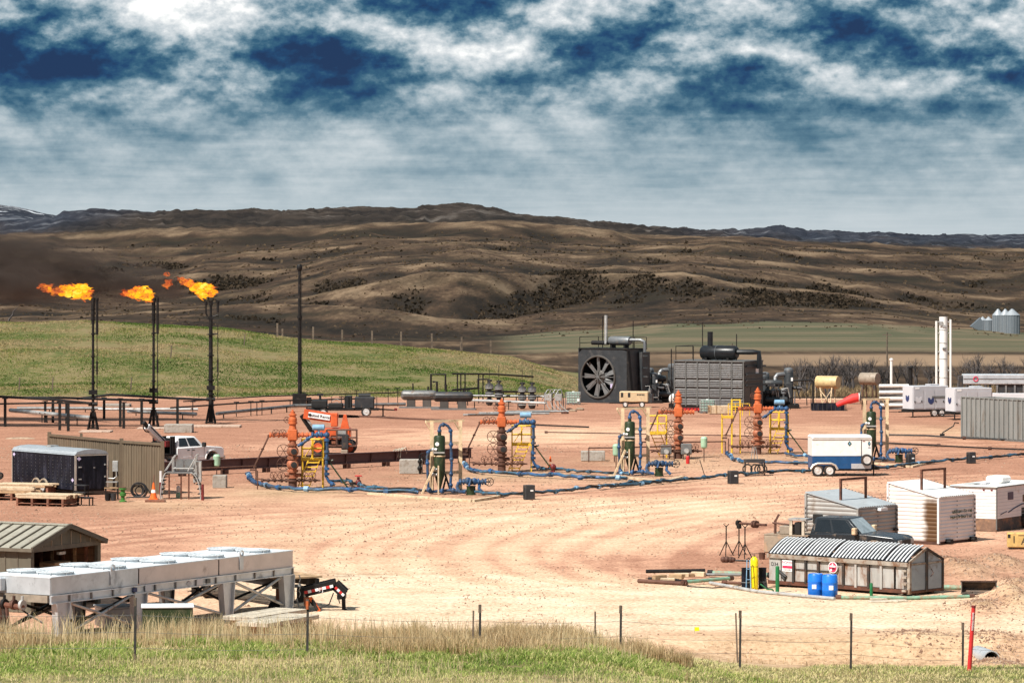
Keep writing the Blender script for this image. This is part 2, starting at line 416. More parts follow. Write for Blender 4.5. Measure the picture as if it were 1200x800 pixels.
# wheel tracks: arcs swung by lorries turning on the pad
def track(pts, shift=0.0):
    """distance-based: the pair of wheel marks of one pass, and the packed lane round it"""
    c = [W(*p) for p in pts]; q = []
    for k in range(len(c)-1):
        p0, p1, p2, p3 = c[max(k-1,0)], c[k], c[k+1], c[min(k+2,len(c)-1)]
        for t in np.linspace(0, 1, 9)[:-1]: q.append(((2*p1)+(p2-p0)*t+(2*p0-5*p1+4*p2-p3)*t*t+(3*p1-p0-3*p2+p3)*t**3)*.5)
    q.append(c[-1]); d = np.full(XX.shape, 1e9); sg = np.zeros_like(XX)
    for a, b in zip(q[:-1], q[1:]):
        e = b-a; L2 = e.x*e.x+e.y*e.y; t = np.clip(((XX-a.x)*e.x+(YY-a.y)*e.y)/L2, 0, 1); dx, dy = XX-a.x-t*e.x, YY-a.y-t*e.y; r = np.hypot(dx, dy); m = r < d
        d = np.where(m, r, d); sg = np.where(m, np.sign(e.x*dy-e.y*dx), sg)
    return d*sg
tr = np.zeros_like(XX); lane = np.zeros_like(XX); onpad = (YY > 112) & (YY < PAD_END)
for pts, offs, lw in (([(1240,556),(1000,570),(800,583),(620,602),(500,632),(478,657),(530,682),(680,700),(900,712),(1240,724)],(0,-3.1,2.6,6.5),5.5), ([(1240,585),(980,600),(830,625),(770,655),(815,688),(960,706),(1240,714)],(0,2.2,-2.9,5.5),3.0),
       ([(-40,642),(250,614),(560,594),(880,572),(1240,552)],(0,3.0,-3.5),4.0), ([(330,506),(560,513),(800,517),(1000,521),(1240,516)],(0,5.0,-6.0),7.0)):
    sd = track(pts); lane += np.exp(-.5*(sd/lw)**2)*onpad
    for o_ in offs:
        w_ = .16+.0009*YY
        for side in (-.95, .95): tr += np.exp(-.5*((sd-o_-side)/w_)**2)*onpad
pale = pale + lane*.26 - np.clip(tr,0,1.2)*.62*(fbm(XX*.25, YY*.12, 3, 81)+.15)
pale = np.clip(pale, 0, 1.3) - .8*(1-sstep(117.5, 121.5, YY+(fbm(XX*.4,YY*.2,4,75)-.5)*3))*sstep(700, 850, PX)*(.35+1.1*fbm(XX*.35, YY*.9, 4, 77))
pale = np.clip(pale, 0, 1.3)
pale = pale*(1-.8*np.clip(sum(np.exp(-.5*(((PX-a)/16)**2+((YY-W(a,b).y)/2.5)**2)) for a,b in ((1185,705),(1150,712),(1197,690),(1130,668),(1175,662))),0,1))
near = YY < PAD_END
rgt = sstep(650, 1010, PX)
edge = 110.0 + (fbm(XX*.3, YY*.3, 4, 61)-.5)*3 - 2*sstep(760,860,PX)*(1-sstep(900,1010,PX))
grass = np.where(near, 1-sstep(-2.5, 2.5, YY-edge), 0)
YN = YY/KF
bank = sstep(450, 466, YN+(fbm(XX*.25, YY*.25, 4, 65)-.5)*16)*(1-sstep(650, 760, PX))*(1-sstep(640, 700, YN))
field = sstep(820, 1000, YN)*(1-sstep(1480, 1560, YN + 130*(fbm(PX/60., YY*0+1, 3, 91)-.5)))*sstep(500, 640, PX)
GREEN = np.where(near, grass, np.maximum(bank, field*.55))
HILL = np.where(near, 0, sstep(456, 500, YN))
def gradnoise(o, s): return fbm(PX/45., np.log(YY)*26, o, s)
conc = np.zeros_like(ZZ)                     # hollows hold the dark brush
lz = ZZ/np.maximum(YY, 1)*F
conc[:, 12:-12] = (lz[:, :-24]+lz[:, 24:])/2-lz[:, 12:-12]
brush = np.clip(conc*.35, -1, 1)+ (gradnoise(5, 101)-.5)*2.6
def hb(px, py, sx, sy): return np.exp(-.5*(((PX-px)/sx)**2+((PYA-py)/sy)**2))
place = np.zeros_like(ZZ)
for b in [(700,330,50,9,1.0),(640,345,30,8,.5),(790,335,60,9,.7),(900,350,50,8,.9),(990,352,30,9,1.0),(470,350,50,8,.7),(480,372,50,6,.5),(400,332,30,8,.5),(250,335,60,10,.6),(430,262,160,10,.4),(540,252,60,10,.7),
          (340,285,70,7,.35),(820,300,60,5,.3),(330,375,30,6,.4),(1080,300,60,8,.2),(120,330,80,10,.3),(540,300,40,5,.3),(1120,365,60,9,.05)]:
    place += b[4]*hb(*b[:4])
def boxmean(a, n, ax):
    c = np.cumsum(a, axis=ax); s = np.zeros_like(a); sl = [slice(None)]*2; s1 = list(sl); s2 = list(sl); s3 = list(sl)
    s1[ax] = slice(n, -n); s2[ax] = slice(2*n, None); s3[ax] = slice(None, -2*n); s[tuple(s1)] = (c[tuple(s2)]-c[tuple(s3)])/(2*n); return s
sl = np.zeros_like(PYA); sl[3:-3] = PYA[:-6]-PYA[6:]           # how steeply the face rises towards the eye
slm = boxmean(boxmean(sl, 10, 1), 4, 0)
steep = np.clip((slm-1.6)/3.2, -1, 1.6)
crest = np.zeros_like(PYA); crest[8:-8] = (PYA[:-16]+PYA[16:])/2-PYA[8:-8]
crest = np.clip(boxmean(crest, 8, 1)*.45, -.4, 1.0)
def spot(px, py, sx, sy):
    c = W(px, py); return np.exp(-.5*(((XX-c.x)/(sx/F*c.y))**2+((YY-c.y)/(c.y*sy/(py-YH)))**2))
TAN = np.where(near, sstep(700, 850, PX)*(1-sstep(117.5, 121, YY+(fbm(XX*.4,YY*.2,4,75)-.5)*3)), 0)
for b in [(1185,705,20,9,1.0),(1150,712,16,5,.8),(1130,668,24,8,.7),(1175,662,20,7,.7),(1197,690,16,7,.9),(345,577,70,7,.8),(590,558,80,6,.7),(800,541,80,6,.7),(900,536,70,5,.6),(500,588,90,6,.5),(200,592,60,6,.6),(740,562,60,5,.5),(1090,505,100,5,.5)]: TAN = np.maximum(TAN, b[4]*spot(*b[:4])*near)
TAN = np.clip(TAN*(.45+1.1*fbm(XX*.3, YY*.45, 5, 79)), 0, 1)
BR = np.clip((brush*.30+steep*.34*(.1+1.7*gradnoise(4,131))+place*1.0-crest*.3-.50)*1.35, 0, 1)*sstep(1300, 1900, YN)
CRPALE = np.clip(.42+crest*.30-steep*.06+(gradnoise(5,141)-.5)*1.1, 0, 1)  # pale crest grass, with the sunlit edge put into its colour
def ground_objects():
    nr, nc = XX.shape
    co = np.stack([XX, YY, ZZ], -1).reshape(-1, 3)
    idx = np.arange(nr*nc).reshape(nr, nc)
    quads = np.stack([idx[:-1,:-1], idx[:-1,1:], idx[1:,1:], idx[1:,:-1]], -1).reshape(-1, 4)
    att = np.stack([np.where(near, np.clip(pale/1.3, 0, 1), CRPALE), GREEN, np.where(near, TAN, BR), HILL], -1).reshape(-1, 4)
    cy = YY[:-1,:-1].ravel(); cg = grass[:-1,:-1].ravel(); cx = PX[:-1,:-1].ravel(); cb = bank[:-1,:-1].ravel()
    rd = (cy > 118.6) & (cy < 134) & (cx > 600)
    cls = np.where(cy >= 1550*KF, 4, np.where(cy >= PAD_END, np.where(cb > .5, 3, 5), np.where(cg > .5, 1, np.where(rd, 2, 0))))
    m = ground_material()
    for k, nm in enumerate(['ground', 'meadow', 'road', 'grassy_bank', 'hills', 'field']):
        q = quads[cls == k]
        used, inv = np.unique(q, return_inverse=True)
        me = bpy.data.meshes.new(nm); me.vertices.add(len(used)); me.vertices.foreach_set('co', co[used].ravel())
        q2 = inv.reshape(-1, 4).astype(np.int32)
        me.loops.add(q2.size); me.loops.foreach_set('vertex_index', q2.ravel())
        me.polygons.add(len(q2)); me.polygons.foreach_set('loop_start', np.arange(0, q2.size, 4, dtype=np.int32))
        me.polygons.foreach_set('use_smooth', np.ones(len(q2), bool))
        a = me.color_attributes.new('cover', 'FLOAT_COLOR', 'POINT'); a.data.foreach_set('color', att[used].astype(np.float32).ravel())
        me.update(calc_edges=True); me.materials.append(m)
        o = bpy.data.objects.new(nm, me); COL.objects.link(o); o['kind'] = 'structure'
def ground_material():
    m = bpy.data.materials.new('ground_cover'); m.use_nodes = True; nt = m.node_tree; b = nt.nodes['Principled BSDF']
    at = nt.nodes.new('ShaderNodeAttribute'); at.attribute_name = 'cover'
    sp = nt.nodes.new('ShaderNodeSeparateColor'); nt.links.new(at.outputs['Color'], sp.inputs[0])
    P, G, B = (N(nt, sp.outputs[i]) for i in range(3)); H = N(nt, at.outputs['Alpha'])
    ge = nt.nodes.new('ShaderNodeNewGeometry'); pos = ge.outputs['Position']
    x, y, z = sep(nt, pos)
    # scoria gravel and packed clay
    g1 = noise(nt, pos, 5.5, 5, .75); g2 = noise(nt, pos, .35, 6, .65); g3 = noise(nt, comb(nt, x*.25, y*.9, z), .9, 6, .65, .6)
    gcol = ramp(nt, P*0.74+(g2-0.5)*0.4+(g3-0.5)*0.4, [(.02, (.36, .185, .122)), (.20, (.49, .275, .185)), (.42, (.57, .365, .245)), (.68, (.63, .46, .315)), (1.0, (.70, .62, .495))])
    speck = ramp(nt, g1+(g2-0.5)*0.25, [(.33, (.30, .26, .24)), (.44, (.80, .77, .75)), (.53, (1.0, 1.0, 1.0)), (.66, (1.30, 1.28, 1.26))])
    gcol = mix(nt, 1.0, gcol, speck, 'MULTIPLY')
    st = smap(nt, noise(nt, comb(nt, x*.10, y*.22, z), 1.0, 7, .7, .3), .60, .70)
    gcol = mix(nt, st*0.55, gcol, (.17, .105, .062))
    gcol = mix(nt, (B*0.85).clamp(), gcol, ramp(nt, g1*0.5+g2*0.3+g3*0.3, [(.40, (.17, .105, .06)), (.54, (.42, .29, .175)), (.68, (.56, .42, .275))]))
    # grass: green blades over straw
    q1 = noise(nt, pos, 1.1, 6, .7); q2 = noise(nt, pos, .12, 5, .6)
    grs = ramp(nt, q1*0.6+q2*0.55, [(.42, (.20, .15, .085)), (.55, (.165, .14, .062)), (.64, (.085, .098, .031)), (.78, (.045, .075, .017))])
    # dry hill grass, darker brush, pale grass crests with a sunlit highlight painted in
    hp = comb(nt, x, y*0.10, z*2.2); h1 = noise(nt, hp, .014, 9, .68, .4); h2 = noise(nt, pos, .0022, 6, .6); h3 = noise(nt, hp, .10, 7, .80)
    h4 = noise(nt, comb(nt, x, y*0.07, z*2.6), .42, 6, .75)
    hil = ramp(nt, h1*0.55+h2*0.22+h3*0.38+h4*0.42+P*0.36-0.425, [(.30, (.011, .008, .0055)), (.43, (.024, .0165, .0105)), (.53, (.050, .031, .019)), (.62, (.098, .064, .039)), (.73, (.19, .132, .083))])
    red = smap(nt, noise(nt, pos, .006, 6, .6), .55, .72)
    hil = mix(nt, red*0.45, hil, (.075, .040, .022))
    bf = ((B*1.0+((h1-0.5)*1.3+(h3-0.5)*1.5)*smap(nt, B, .02, .3)-0.05).clamp())*0.80
    olive = smap(nt, noise(nt, pos, .0035, 4, .6), .50, .64)
    hil = mix(nt, olive*0.16, hil, (.058, .052, .026))
    hil = mix(nt, bf, hil, (.016, .012, .008))
    far = smap(nt, y, 7200, 9600)
    side = smap(nt, x, 250, 800).max(smap(nt, x, -900, -1250))
    rock_haze = ramp(nt, noise(nt, comb(nt, x, y, z*6.0), .004, 8, .7), [(.40, (.006, .010, .020)), (.55, (.024, .030, .044)), (.64, (.12, .13, .15))])  # blue of distant haze put into the rock colour
    rock_haze = mix(nt, side, ramp(nt, noise(nt, comb(nt, x, y, z*6.0), .004, 8, .7), [(.40, (.010, .008, .0075)), (.56, (.034, .026, .021)), (.68, (.11, .095, .085))]), rock_haze)
    hil = mix(nt, far*0.93, hil, rock_haze)
    snow = smap(nt, y, 14000, 15000)*smap(nt, noise(nt, pos, .006, 8, .7)+smap(nt, z, 250, 420)*0.2, .56, .66)
    hil = mix(nt, snow, hil, (.6, .63, .68))
    fcol = ramp(nt, noise(nt, comb(nt, x*.006, y*.02, z), 1.0, 6, .6), [(.38, (.15, .118, .074)), (.5, (.100, .092, .055)), (.62, (.070, .075, .042))])
    strip = smap(nt, y, 560, 585)*(smap(nt, y, 655, 695)*-1.0+1.0)*smap(nt, x, 0, 60)
    fcol = mix(nt, strip, fcol, (.27, .185, .12))
    isfar = smap(nt, y, 490, 540)
    gr = mix(nt, isfar, grs, fcol)
    base = mix(nt, H, gcol, hil)
    base = mix(nt, (strip*0.8).clamp(), base, (.27, .185, .12))
    burn = smap(nt, z, 5.6, 7.2)*smap(nt, x, -30.0, -52.0)*smap(nt, y, 500, 440)*smap(nt, q2, .40, .58)
    gr = mix(nt, burn*0.8, gr, (.075, .048, .028))
    gn = smap(nt, G+(q1-0.5)*0.5*smap(nt, G, .02, .2), .25, .6)
    col = mix(nt, gn, base, gr)
    nt.links.new(col, b.inputs['Base Color']); b.inputs['Roughness'].default_value = .95; b.inputs['Specular IOR Level'].default_value = .1
    bn = nt.nodes.new('ShaderNodeBump'); bn.inputs['Strength'].default_value = .5; bn.inputs['Distance'].default_value = .06
    nt.links.new((g1*0.6+g3).o, bn.inputs['Height']); nt.links.new(bn.outputs[0], b.inputs['Normal'])
    return m
ground_objects()
# ------------------------------------------------------------------ materials
M = {}
def _mk():
    A = lambda k, *a, **w: M.__setitem__(k, mat(k, *a, **w))
    rust = (.14, .055, .022); dust = (.36, .22, .14); grime = (.06, .045, .035)
    A('black_steel', (.014, .013, .013), .55, 0, dirt=(.05,.038,.03), amt=.25, spec=.2)
    A('dark_steel', (.045, .046, .05), .5, .3, dirt=(.10,.07,.05), amt=.3)
    A('grey_steel', (.20, .20, .20), .5, .4, dirt=(.16,.11,.075), amt=.3)
    A('pale_steel', (.42, .42, .41), .45, .3, dirt=(.22,.16,.11), amt=.28)
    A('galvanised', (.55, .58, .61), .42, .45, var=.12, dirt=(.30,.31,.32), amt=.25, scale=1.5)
    A('galvanised_pink_bounce', (.62, .54, .51), .45, .35, var=.08, dirt=(.40,.33,.30), amt=.2, scale=1.2)  # pink reflection of the red gravel put into the panel colour
    A('galvanised_white', (.66, .70, .73), .5, .15, var=.08, dirt=(.42,.42,.42), amt=.2)
    A('maroon_beam', (.095, .048, .046), .6, .1, dirt=(.12,.07,.055), amt=.3, streak=.5)
    A('orange', (.56, .13, .04), .5, 0, dirt=(.22,.08,.04), amt=.35)
    A('salmon', (.38, .125, .062), .55, 0, dirt=(.16,.07,.04), amt=.45)
    A('rust', (.13, .05, .03), .75, .1, var=.3, dirt=(.06,.03,.022), amt=.4)
    A('brown_iron', (.11, .052, .036), .7, .2, var=.3)
    A('lift_orange', (.62, .11, .035), .42, 0, dirt=(.35,.09,.05), amt=.2)
    A('yellow', (.76, .48, .035), .5, 0, dirt=(.35,.2,.05), amt=.25)
    A('bright_yellow', (.85, .66, .01), .4, 0, var=.08, dirt=(.5,.38,.02), amt=.15)
    A('blue_pipe', (.018, .078, .20), .5, 0, var=.45, dirt=(.05,.06,.075), amt=.45)
    A('light_blue', (.20, .36, .52), .45, 0, dirt=(.35,.40,.45), amt=.25)
    A('barrel_blue', (.012, .16, .62), .38, 0, var=.10, dirt=(.03,.14,.40), amt=.2)
    A('trailer_blue', (.010, .075, .21), .35, 0, var=.12, dirt=(.08,.10,.14), amt=.2)
    A('vessel_green', (.018, .034, .011), .5, 0, dirt=(.06,.06,.03), amt=.3)
    A('bright_green', (.055, .20, .035), .5, 0, dirt=(.10,.12,.05), amt=.3)
    A('post_green', (.01, .14, .045), .5, 0, var=.15)
    A('pipe_green', (.20, .36, .26), .5, 0, dirt=(.28,.20,.13), amt=.4)
    A('pale_green', (.30, .46, .32), .5, 0, dirt=(.36,.30,.2), amt=.25)
    A('tote_green', (.30, .42, .36), .4, 0, var=.12, dirt=(.42,.48,.42), amt=.3)
    A('tan', (.66, .50, .32), .6, 0, dirt=(.36,.23,.13), amt=.3)
    A('tan_tank', (.58, .42, .21), .5, 0, dirt=(.40,.28,.15), amt=.25)
    A('taupe_tank', (.30, .245, .19), .55, 0, dirt=(.18,.13,.09), amt=.3)
    A('tan_wall', (.155, .118, .080), .6, 0, var=.14, dirt=(.16,.115,.075), amt=.3, streak=5)
    A('tan_trim', (.13, .095, .062), .6, 0, var=.12)
    A('shed_wall', (.12, .106, .078), .65, 0, var=.14, dirt=(.11,.09,.065), amt=.3, streak=4)
    A('shed_roof', (.34, .32, .265), .5, .1, var=.12, dirt=(.24,.2,.16), amt=.25)
    A('shed_trim', (.12, .10, .075), .6, 0)
    A('shed_inside', (.16, .085, .045), .75, 0, var=.3, dirt=(.06,.035,.025), amt=.4, streak=5)
    A('wood', (.44, .29, .165), .8, 0, var=.25, dirt=(.24,.145,.085), amt=.4, streak=.3)
    A('wood_pale', (.56, .43, .29), .8, 0, var=.2, dirt=(.36,.25,.16), amt=.35)
    A('wood_red', (.24, .10, .06), .8, 0, var=.3, dirt=(.12,.07,.05), amt=.4)
    A('mat_wood', (.50, .44, .35), .85, 0, var=.2, dirt=(.30,.24,.17), amt=.35)
    A('concrete', (.36, .33, .29), .85, 0, var=.18, dirt=(.22,.18,.145), amt=.4, bump=.3)
    A('concrete_pink', (.46, .34, .265), .85, 0, var=.18, dirt=(.3,.2,.15), amt=.35)
    A('white_paint', (.78, .77, .75), .35, 0, var=.05, dirt=(.55,.46,.38), amt=.12)
    A('truck_white', (.80, .80, .80), .25, 0, var=.04, dirt=(.6,.44,.32), amt=.15, scale=1.2)
    A('white_sheet', (.76, .72, .68), .45, 0, var=.06, dirt=(.42,.25,.13), amt=.14, scale=1.1, streak=3)
    A('pink_white', (.70, .66, .655), .45, 0, var=.06, dirt=(.5,.36,.27), amt=.12, scale=1.2)
    A('grey_sheet', (.36, .345, .325), .45, .15, var=.10, dirt=(.22,.17,.13), amt=.3, scale=1.3)
    A('grey_roof', (.43, .46, .48), .45, .15, var=.08, dirt=(.3,.3,.3), amt=.25, scale=1.2)
    A('trailer_black', (.007, .008, .014), .42, 0, var=.3, dirt=(.03,.03,.045), amt=.35, streak=4, spec=.15)
    A('trailer_roof', (.33, .36, .39), .45, .2, var=.1, dirt=(.2,.2,.2), amt=.25)
    A('aluminium', (.58, .53, .47), .4, .5, var=.1)
    A('tyre', (.018, .017, .017), .85, 0, var=.2, dirt=(.13,.085,.06), amt=.35)
    A('rim', (.66, .65, .63), .4, .3, var=.1, dirt=(.35,.25,.19), amt=.25)
    A('dark_glass', (.012, .016, .02), .12, 0, var=.1, spec=.7)
    A('windscreen', (.30, .35, .37), .12, 0, var=.3, spec=.8)
    A('truck_dark', (.022, .027, .033), .25, .15, var=.1, dirt=(.25,.185,.135), amt=.22, scale=1.3)
    A('truck_dusty', (.20, .165, .135), .45, .1, var=.12, dirt=(.30,.22,.16), amt=.4, scale=1.5)
    A('rig_bed', (.34, .27, .20), .6, .1, var=.15, dirt=(.42,.27,.17), amt=.35)
    A('skid_grey', (.042, .047, .052), .42, .2, var=.15, dirt=(.085,.08,.078), amt=.3, scale=1.4)
    A('skid_brown', (.085, .078, .072), .5, .2, var=.12, dirt=(.12,.10,.085), amt=.3, scale=1.3)
    A('louvre', (.26, .255, .255), .45, .4, var=.15, dirt=(.16,.14,.125), amt=.3)
    A('fan_blade', (.17, .17, .17), .45, .3, var=.1)
    A('silencer', (.17, .18, .19), .45, .4, var=.1, dirt=(.22,.18,.15), amt=.3)
    A('silencer_black', (.014, .016, .019), .35, .2, var=.2)
    A('box_tan', (.52, .385, .235), .5, 0, var=.08, dirt=(.34,.24,.15), amt=.2)
    A('gen_grey', (.43, .43, .455), .45, 0, var=.05, dirt=(.30,.27,.26), amt=.15, scale=1.0)
    A('gen_light', (.56, .56, .585), .45, 0, var=.05, dirt=(.38,.35,.34), amt=.15, scale=1.0)
    A('navy', (.03, .045, .13), .5)
    A('panel_grey', (.25, .255, .245), .5, .2, var=.10, dirt=(.18,.155,.13), amt=.25, scale=1.4, streak=4)
    A('rib_grey', (.14, .14, .135), .5, .2)
    A('dumpster', (.40, .385, .365), .6, .1, var=.14, dirt=(.20,.105,.062), amt=.42, scale=2.2, streak=3)
    A('dumpster_shade_blue', (.30, .335, .375), .5, .1, var=.1, dirt=(.20,.17,.15), amt=.25, scale=1.6)  # blue-grey of the less lit end face put into its paint
    A('dumpster_rail', (.36, .31, .26), .6, .1, dirt=(.18,.095,.055), amt=.45)
    A('dumpster_dark', (.03, .027, .025), .7, 0, dirt=(.11,.055,.035), amt=.4)
    A('roof_sheet', (.74, .75, .76), .45, .1, var=.10, dirt=(.40,.38,.36), amt=.2)
    A('roof_black', (.010, .012, .018), .4, 0)
    A('red', (.55, .03, .03), .45, 0, var=.1)
    A('dark_red', (.16, .018, .018), .55, 0, var=.2)
    A('flag_red', (.80, .045, .04), .65, 0, var=.08)
    A('magenta_red', (.60, .03, .09), .45, 0, var=.1)
    A('sign_white', (.82, .81, .80), .5, 0, var=.04)
    A('black_ink', (.015, .015, .015), .6)
    A('green_ink', (.06, .10, .055), .7, 0, var=.4)
    A('decal_green', (.02, .075, .06), .5)
    A('decal_lilac', (.55, .48, .68), .5)
    A('decal_purple', (.07, .05, .085), .5)
    A('hose_black', (.02, .021, .023), .6, 0, var=.3, dirt=(.11,.08,.06), amt=.25)
    A('hose_teal', (.035, .12, .20), .6, 0, var=.35, dirt=(.06,.07,.075), amt=.45)
    A('cone_orange', (.85, .14, .02), .5, 0, var=.06)
    A('yellow_block', (.56, .37, .13), .8, 0, var=.15, dirt=(.36,.23,.12), amt=.35)
    A('scrub_bark', (.088, .075, .072), .9, 0, var=.3)
    A('bin_steel', (.20, .23, .26), .4, .45, var=.1, dirt=(.14,.14,.14), amt=.25)
    A('bin_roof', (.40, .43, .46), .4, .4, var=.08)
    A('post_iron', (.030, .028, .026), .7, 0, var=.3, dirt=(.10,.07,.05), amt=.3)
    A('post_wood', (.13, .095, .07), .85, 0, var=.3)
    A('stone', (.30, .22, .155), .9, 0, var=.25)
    A('bucket_steel', (.085, .065, .055), .65, .2, var=.25, dirt=(.2,.13,.09), amt=.4)
    A('light_mesh', (.5, .5, .48), .6)
    A('tower_white', (.74, .73, .70), .45, 0, var=.05, dirt=(.42,.34,.27), amt=.18, scale=1.2)
    A('rv_skirt', (.055, .045, .042), .7, 0, var=.25, dirt=(.22,.115,.07), amt=.4)
    A('skirt_brown', (.16, .095, .065), .7, 0, var=.25, dirt=(.30,.17,.10), amt=.4)
    A('burnt', (.20, .085, .03), .8, 0, var=.3)
_mk()
# a cabin wall tinted brown along its right edge and speckled along its foot
def browned():
    m = M['white_sheet'].copy(); m.name = 'browned_sheet'; nt = m.node_tree; b = nt.nodes['Principled BSDF']
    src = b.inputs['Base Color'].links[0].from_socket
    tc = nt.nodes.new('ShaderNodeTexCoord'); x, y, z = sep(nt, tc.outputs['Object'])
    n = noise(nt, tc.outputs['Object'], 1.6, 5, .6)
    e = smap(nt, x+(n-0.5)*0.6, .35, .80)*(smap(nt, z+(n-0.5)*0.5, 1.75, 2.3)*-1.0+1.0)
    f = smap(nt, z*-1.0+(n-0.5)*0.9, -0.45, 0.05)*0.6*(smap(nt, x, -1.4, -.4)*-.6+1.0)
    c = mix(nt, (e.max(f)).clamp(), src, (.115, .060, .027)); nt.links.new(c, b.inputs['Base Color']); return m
M['browned'] = browned()
# faint streaks on the bare metal of the fan housing
# ------------------------------------------------------------------ left: flares, racks, walls, trucks
def S(py): return (py-YH)/HC                     # pixels per metre on the pad at that row
def front(name, label, cat, px, py, rz=0.0, group=None):
    p = W(px, py); p.z = gz(p.x, p.y); return root(name, label, cat, p, rz, group)
def corner(px, py, L, Wd, rz, sx, sy, z=0.0):
    """base centre of an L x Wd footprint whose (sx,sy) corner stands at that photo point"""
    c = W(px, py); v = Matrix.Rotation(rz, 3, 'Z') @ Vector((sx*L/2, sy*Wd/2, 0)); q = c-v; q.z = z; return q
def wheel(parent, x, y, r=.38, w=.26, side=-1, rim='rim'):
    t = MB().lathe([(r*.62,-w/2),(r*.93,-w/2),(r,-w*.3),(r,w*.3),(r*.93,w/2),(r*.62,w/2)], (x,y,r), 20, 'y').build('tyre', M['tyre'], parent)
    b = MB(); s = side
    b.lathe([(.0,s*w*.56),(r*.2,s*w*.56),(r*.27,s*w*.51),(r*.50,s*w*.51),(r*.60,s*w*.56),(r*.64,s*w*.50)], (x,y,r), 16, 'y')
    b.build('rim', M[rim], t); return t
# --- flares
def flame_mat():
    m = bpy.data.materials.new('flame'); m.use_nodes = True; nt = m.node_tree; nt.nodes.clear()
    tc = nt.nodes.new('ShaderNodeTexCoord'); v = tc.outputs['Object']
    n = noise(nt, v, 1.5, 5, .65, .8); n2 = noise(nt, v, 3.6, 6, .72, .8)
    at = nt.nodes.new('ShaderNodeAttribute'); at.attribute_name = 'fire_tone'; h = N(nt, at.outputs['Fac'])
    k = n*0.75+h*0.55-0.10
    c = ramp(nt, k, [(.30, (.20, .03, .01)), (.42, (.60, .11, .03)), (.53, (.85, .20, .03)), (.63, (.95, .33, .01)), (.76, (1.0, .52, .02)), (.92, (1.0, .70, .10))])
    em = nt.nodes.new('ShaderNodeEmission'); nt.links.new(c, em.inputs[0]); em.inputs[1].default_value = .82
    tr = nt.nodes.new('ShaderNodeBsdfTransparent'); mx = nt.nodes.new('ShaderNodeMixShader')
    lw = nt.nodes.new('ShaderNodeLayerWeight'); lw.inputs[0].default_value = .5
    f = N(nt, lw.outputs['Facing'])
    a = (smap(nt, n2+h*0.16, .50, .58)*(f.pow(2.0)*-.75+1.0)).clamp()
    nt.links.new(a.o, mx.inputs[0]); nt.links.new(tr.outputs[0], mx.inputs[1]); nt.links.new(em.outputs[0], mx.inputs[2])
    o = nt.nodes.new('ShaderNodeOutputMaterial'); nt.links.new(mx.outputs[0], o.inputs[0]); return m
M['flame'] = flame_mat()
def flame(px0, px1, py_a, py_b, tip_px, tip_py, Y, label, seed, extra=None):
    """licks of fire as a cloud of ragged lobes streaming off the tip"""
    r = random.Random(seed); o = U(tip_px, tip_py, Y); s = F/Y
    b = MB(); heat = []
    lobes = []
    n = 80
    for i in range(n):
        t = i/(n-1.0)
        x = (px1+(px0-px1)*t-tip_px)/s; mid = (py_b*(1-t)+py_a*t); wob = math.sin(t*7+seed)*2.0
        half = (3.2+5.2*math.sin(min(1, t*1.35+.12)*PI)**.8*(1-.35*t))
        z = (tip_py-(mid+wob+r.uniform(-half, half)*.85))/s
        R = r.uniform(.10, .25)*(1-.45*t)*(.55+.45*min(1, t*6))
        lobes.append((x+r.uniform(-.15,.15), r.uniform(-.28,.28), z, R, 1-abs(t-.28)*1.15+r.uniform(-.3,.2)))
    if extra:
        for k in range(9): lobes.append(((extra[0]+r.uniform(-3.5,3.5)-tip_px)/s, r.uniform(-.1,.1), (tip_py-extra[1]-r.uniform(-7,7))/s, r.uniform(.08,.2), .25))
    for x, y, z, R, h in lobes:
        q = len(b.v); b.sphere((x,y,z), R, 12, 8, (1.6,1,1))
        for j in range(q, len(b.v)):
            v = Vector(b.v[j]); d = v-Vector((x,y,z))
            k = .62+.75*float(fbm(np.array([v.x*3+seed]), np.array([v.z*3.4+v.y*2]), 4, seed)[0])
            b.v[j] = tuple(Vector((x,y,z))+d*k+Vector((-.25*R,0,.12*R))*(k-1))
            heat.append(h)
    core = list(lobes)
    for k in range(420):
        x, y, z, R, h = r.choice(core); c = Vector((x+r.uniform(-1.5,1.5)*R, y+r.uniform(-1,1)*R, z+r.uniform(-1.5,1.5)*R)); L = r.uniform(.10,.34)*(1 if h > .2 else .7); w = L*r.uniform(.10,.26)
        d = Vector((-1, r.uniform(-.5,.5), r.uniform(-.35,.75))).normalized(); u = d.cross(Vector((0,1,.2))).normalized()*w; q = d.cross(u).normalized()*w; m_ = c+d*L*r.uniform(-.3,.1)
        b.add([c-d*L, c+d*L, m_+u, m_-u, m_+q, m_-q], [(0,2,4),(0,4,3),(0,3,5),(0,5,2),(1,4,2),(1,3,4),(1,5,3),(1,2,5)]); heat += [h*.8-.15+r.uniform(-.15,.15)]*6
    f = b.build('gas_flame', M['flame'], None, 60)
    f.location = o; at = f.data.attributes.new('fire_tone', 'FLOAT', 'POINT'); at.data.foreach_set('value', heat[:len(f.data.vertices)])
    tag(f, label, 'flame', 'flames of the gas flares')
